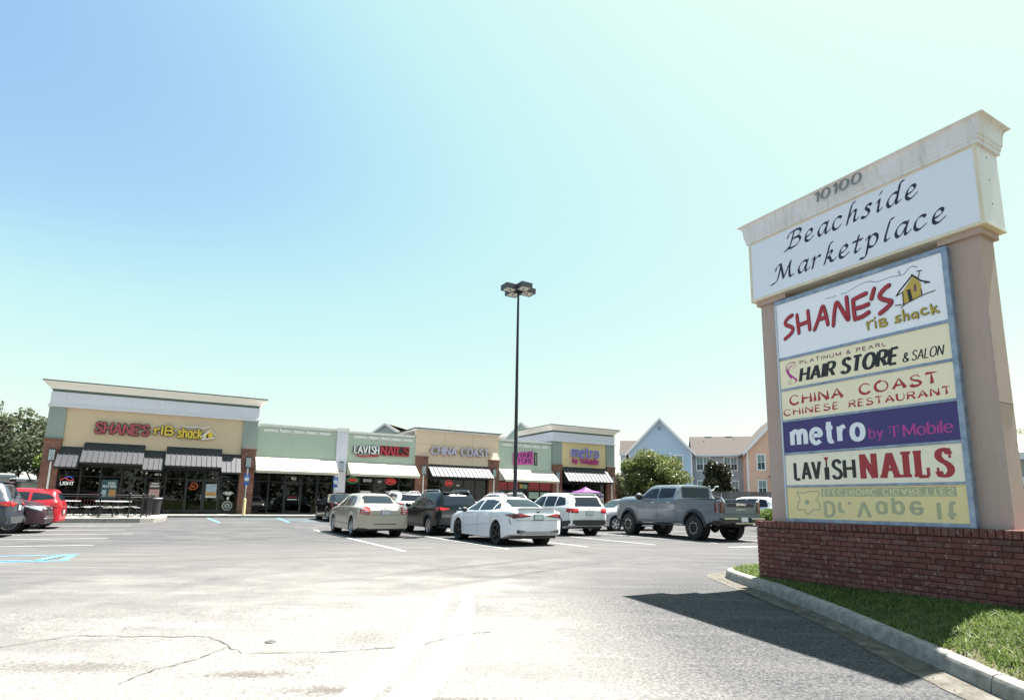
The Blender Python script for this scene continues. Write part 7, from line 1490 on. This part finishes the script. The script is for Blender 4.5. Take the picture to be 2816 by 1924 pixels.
ob('running_board', MB().box(-1.06, -0.90, 0.75, 3.35, 0.50, 0.54).box(0.90, 1.06, 0.75, 3.35, 0.50, 0.54), blackp, c.t); ob('grille', MB().box(-0.62, 0.62, 5.03, 5.06, 0.85, 1.28), blackp, c.t)
c.seam([(2.11, 0.66), (2.11, 1.50)]); c.seam([(1.12, 0.66), (1.10, 1.50)]); c.seam([(3.40, 0.72), (3.36, 1.46)]); c.seam([(0.96, 0.66), (0.96, 1.48)], 0.02); c.seam([(3.95, 1.40), (3.5, 1.44)]); c.handles([(1.40, 1.36), (2.42, 1.36)], chrome); c.mirror(3.02, 1.60, blackp, 1.7)
ob('bed_rail', MB().box(-1.0, -0.90, -1.2, 0.9, 1.475, 1.50).box(0.90, 1.0, -1.2, 0.9, 1.475, 1.50), blackp, c.t)
# bicycle in the bed
q = W(-7.28-0.1, -27.05-0.45); o = thing('bicycle', 'white framed bicycle standing in the bed of the grey pickup, handlebar showing', 'bicycle', (q[0], q[1], 1.02), BTH+0.2, None)
bw = mat('bicycle_white', (0.60, 0.62, 0.62), rough=0.3)
ob('frame', MB().tube([(0, -0.35, 0.15), (0, -0.10, 0.55), (0, 0.32, 0.62), (0, 0.0, 0.15), (0, -0.10, 0.55)], 0.022, 6).tube([(0, 0.32, 0.62), (0, 0.48, 0.1)], 0.02, 6).tube([(0, -0.10, 0.55), (0, -0.13, 0.72)], 0.016, 6), bw, o)
ob('handlebar', MB().tube([(0, 0.32, 0.62), (0, 0.28, 0.80), (-0.14, 0.27, 0.84), (-0.20, 0.24, 0.95), (-0.34, 0.20, 0.96)], 0.018, 6).tube([(0, 0.28, 0.80), (0.14, 0.27, 0.84), (0.20, 0.24, 0.95), (0.34, 0.20, 0.96)], 0.018, 6), bw, o); ob('saddle', MB().box(-0.07, 0.07, -0.26, 0.02, 0.72, 0.76), blackp, o)
for y in (-0.42, 0.50): ob('wheel', MB().lathe([(0.30, -0.02), (0.33, 0), (0.30, 0.02), (0.285, 0)], 24, 'x', (0, y, 0.10), closed=True), rubber, o)

# ---- simple repeats
def sedan_basic(name, label, col, s, t, rz, spec=SEDAN):
    c = Car(name, label, spec, col, carloc(s, t), rz)
    sedan_glass(c, [([(1.28, 1.075), (2.30, 1.055)], [(1.28, 1.43), (1.75, 1.41), (2.30, 1.08)]), ([(0.40, 1.08), (1.18, 1.075)], [(0.40, 1.40), (0.7, 1.44), (1.18, 1.44)])], ([(-0.60, 1.165), (0.60, 1.165)], [(-0.60, 1.20), (-0.50, 1.44), (0.50, 1.44), (0.60, 1.20)]), ([(-0.66, 2.72), (0, 2.84), (0.66, 2.72)], [(-0.55, 2.05), (0, 2.0), (0.55, 2.05)]))
    for sd in (-1, 1):
        f = lambda P: P if sd > 0 else [(-x, z) for x, z in P][::-1]
        c.end('tail_light', f([(0.52, 0.86), (0.84, 0.84)]), f([(0.52, 0.99), (0.84, 1.0)]), redlens, off=0.012); c.side('tail_light', [(-1.04, 0.84), (-0.86, 0.86)], [(-1.04, 1.0), (-0.86, 0.98)], redlens, (sd,), nx=3, off=0.01); c.side('headlight', [(3.55, 0.68), (3.85, 0.62)], [(3.55, 0.80), (3.85, 0.72)], clearlens, (sd,), nx=4, off=0.01)
    c.plate(0.86); c.seam([(1.23, 0.27), (1.23, 1.06)]); c.mirror(2.10, 1.10, col); c.handles([(0.62, 0.94), (1.42, 0.94)], col); return c
psilver = paint('paint_silver', (0.42, 0.44, 0.48), metal=0.4, rough=0.3); pblk2 = mat('paint_gloss_black', (0.006, 0.006, 0.008), rough=0.15, spec=0.28)
sedan_basic('parked_sedan', 'silver compact sedan crossing behind the grey pickup, nose to the left', psilver, -3.75, -19.6, BTH+math.pi/2)
sedan_basic('parked_sedan', 'black sedan parked nose to the walkway behind the champagne sedan', pblk2, -16.65, -8.9, BTH)
sedan_basic('parked_sedan', 'dark sedan roof just visible between the black crossover and the white sedan', pblk2, -9.6, -9.2, BTH)
def suv_basic(name, label, spec, col, s, t, rz, tm=None, **k):
    c = Car(name, label, spec, col, carloc(s, t), rz); suv_details(c, tm or mat('cladding', (0.035, 0.035, 0.037), rough=0.6), k.pop('tail', ([(0.50, 0.93), (0.84, 0.93)], [(0.50, 1.03), (0.84, 1.06)])), k.pop('pz', 0.88), **k); return c
suv_basic('parked_crossover', 'white crossover with a dark rear window parked beyond the champagne sedan', suv_spec(1.72, 4.7, 2.75, 0.94, 1.12, 0.98, style='ten'), MATS['paint_pearl'], -12.9, -8.6, BTH, rails=True)
suv_basic('parked_crossover', 'white people carrier whose roof shows over the white sedan', suv_spec(1.74, 4.9, 2.85, 0.97, 1.10, 1.0, style='ten'), MATS['paint_pearl'], -8.6, -13.6, BTH, rails=True)
suv_basic('parked_crossover', 'white crossover partly hidden between the pickup tailgate and the sign pillar', suv_spec(1.88, 4.9, 2.85, 0.97, 1.15, 1.0, style='ten'), MATS['paint_pearl'], 8.2, -17.6, BTH+0.1, rails=False)
# ---- three cars at the left edge
pslate = paint('paint_slate', (0.045, 0.055, 0.072), metal=0.2, rough=0.28); pmar = paint('paint_maroon', (0.038, 0.014, 0.024), metal=0.2, rough=0.28); pred = paint('paint_red', (0.36, 0.008, 0.018), rough=0.25)
suv_basic('parked_crossover', 'slate grey crossover cut by the left edge, its red tail lamp toward the patio', suv_spec(1.72, 4.75, 2.73, 0.94, 1.10, 1.0, style='ten'), pslate, -30.05, -18.9, BTH+math.pi/2, tm=mat('cladding_slate', (0.06, 0.065, 0.07), rough=0.5), rails=False, tail=([(0.30, 0.98), (0.84, 0.92)], [(0.30, 1.02), (0.84, 1.08)]))
c = Car('parked_crossover', 'maroon crossover facing right with a bright headlamp, between the slate and red cars', suv_spec(1.66, 4.7, 2.82, 0.95, 1.10, 0.95, style='ten'), pmar, carloc(-32.35, -16.55), BTH-math.pi/2)
suv_details(c, blackp, ([(0.50, 0.93), (0.84, 0.93)], [(0.50, 1.03), (0.84, 1.06)]), 0.88)
ye = c.S['st'][-1][0]
for sd in (-1, 1):
    f = lambda P: P if sd > 0 else [(-x, z) for x, z in P][::-1]
    c.end('headlight', f([(0.34, 0.78), (0.76, 0.80)]), f([(0.34, 0.84), (0.76, 0.90)]), clearlens, rear=False, off=0.014); c.side('headlight', [(ye-0.60, 0.90), (ye-0.12, 0.76)], [(ye-0.60, 0.93), (ye-0.12, 0.87)], clearlens, (sd,), off=0.012, nx=6); c.end('fog_light', f([(0.50, 0.47), (0.74, 0.47)]), f([(0.50, 0.50), (0.74, 0.50)]), clearlens, rear=False, off=0.014, nz=1)
c.end('grille', [(-0.46, 0.58), (0.46, 0.58)], [(-0.46, 0.74), (0.46, 0.74)], blackp, rear=False, off=0.010); c.end('grille_bar', [(-0.50, 0.75), (0.50, 0.75)], [(-0.50, 0.79), (0.50, 0.79)], chrome, rear=False, off=0.018, nz=1); c.end('bumper', [(-0.74, 0.36), (0.74, 0.36)], [(-0.74, 0.44), (0.74, 0.44)], blackp, rear=False, off=0.018, nz=2)
HS = suv_spec(1.50, 4.15, 2.60, 0.895, 1.00, 0.72, r=0.32, rim=0.21, arch=0.36, zc=0.33, bot=(0.28, 0.20, 0.22), style='multi')
c = suv_basic('parked_hatchback', 'bright red small hatchback, rear toward the patio, behind the maroon crossover', HS, pred, -29.3, -13.9, BTH+math.pi/2, tm=pred, rails=False, clad=False, tail=([(0.52, 0.82), (0.80, 0.80)], [(0.52, 0.96), (0.80, 0.98)]), pz=0.62)
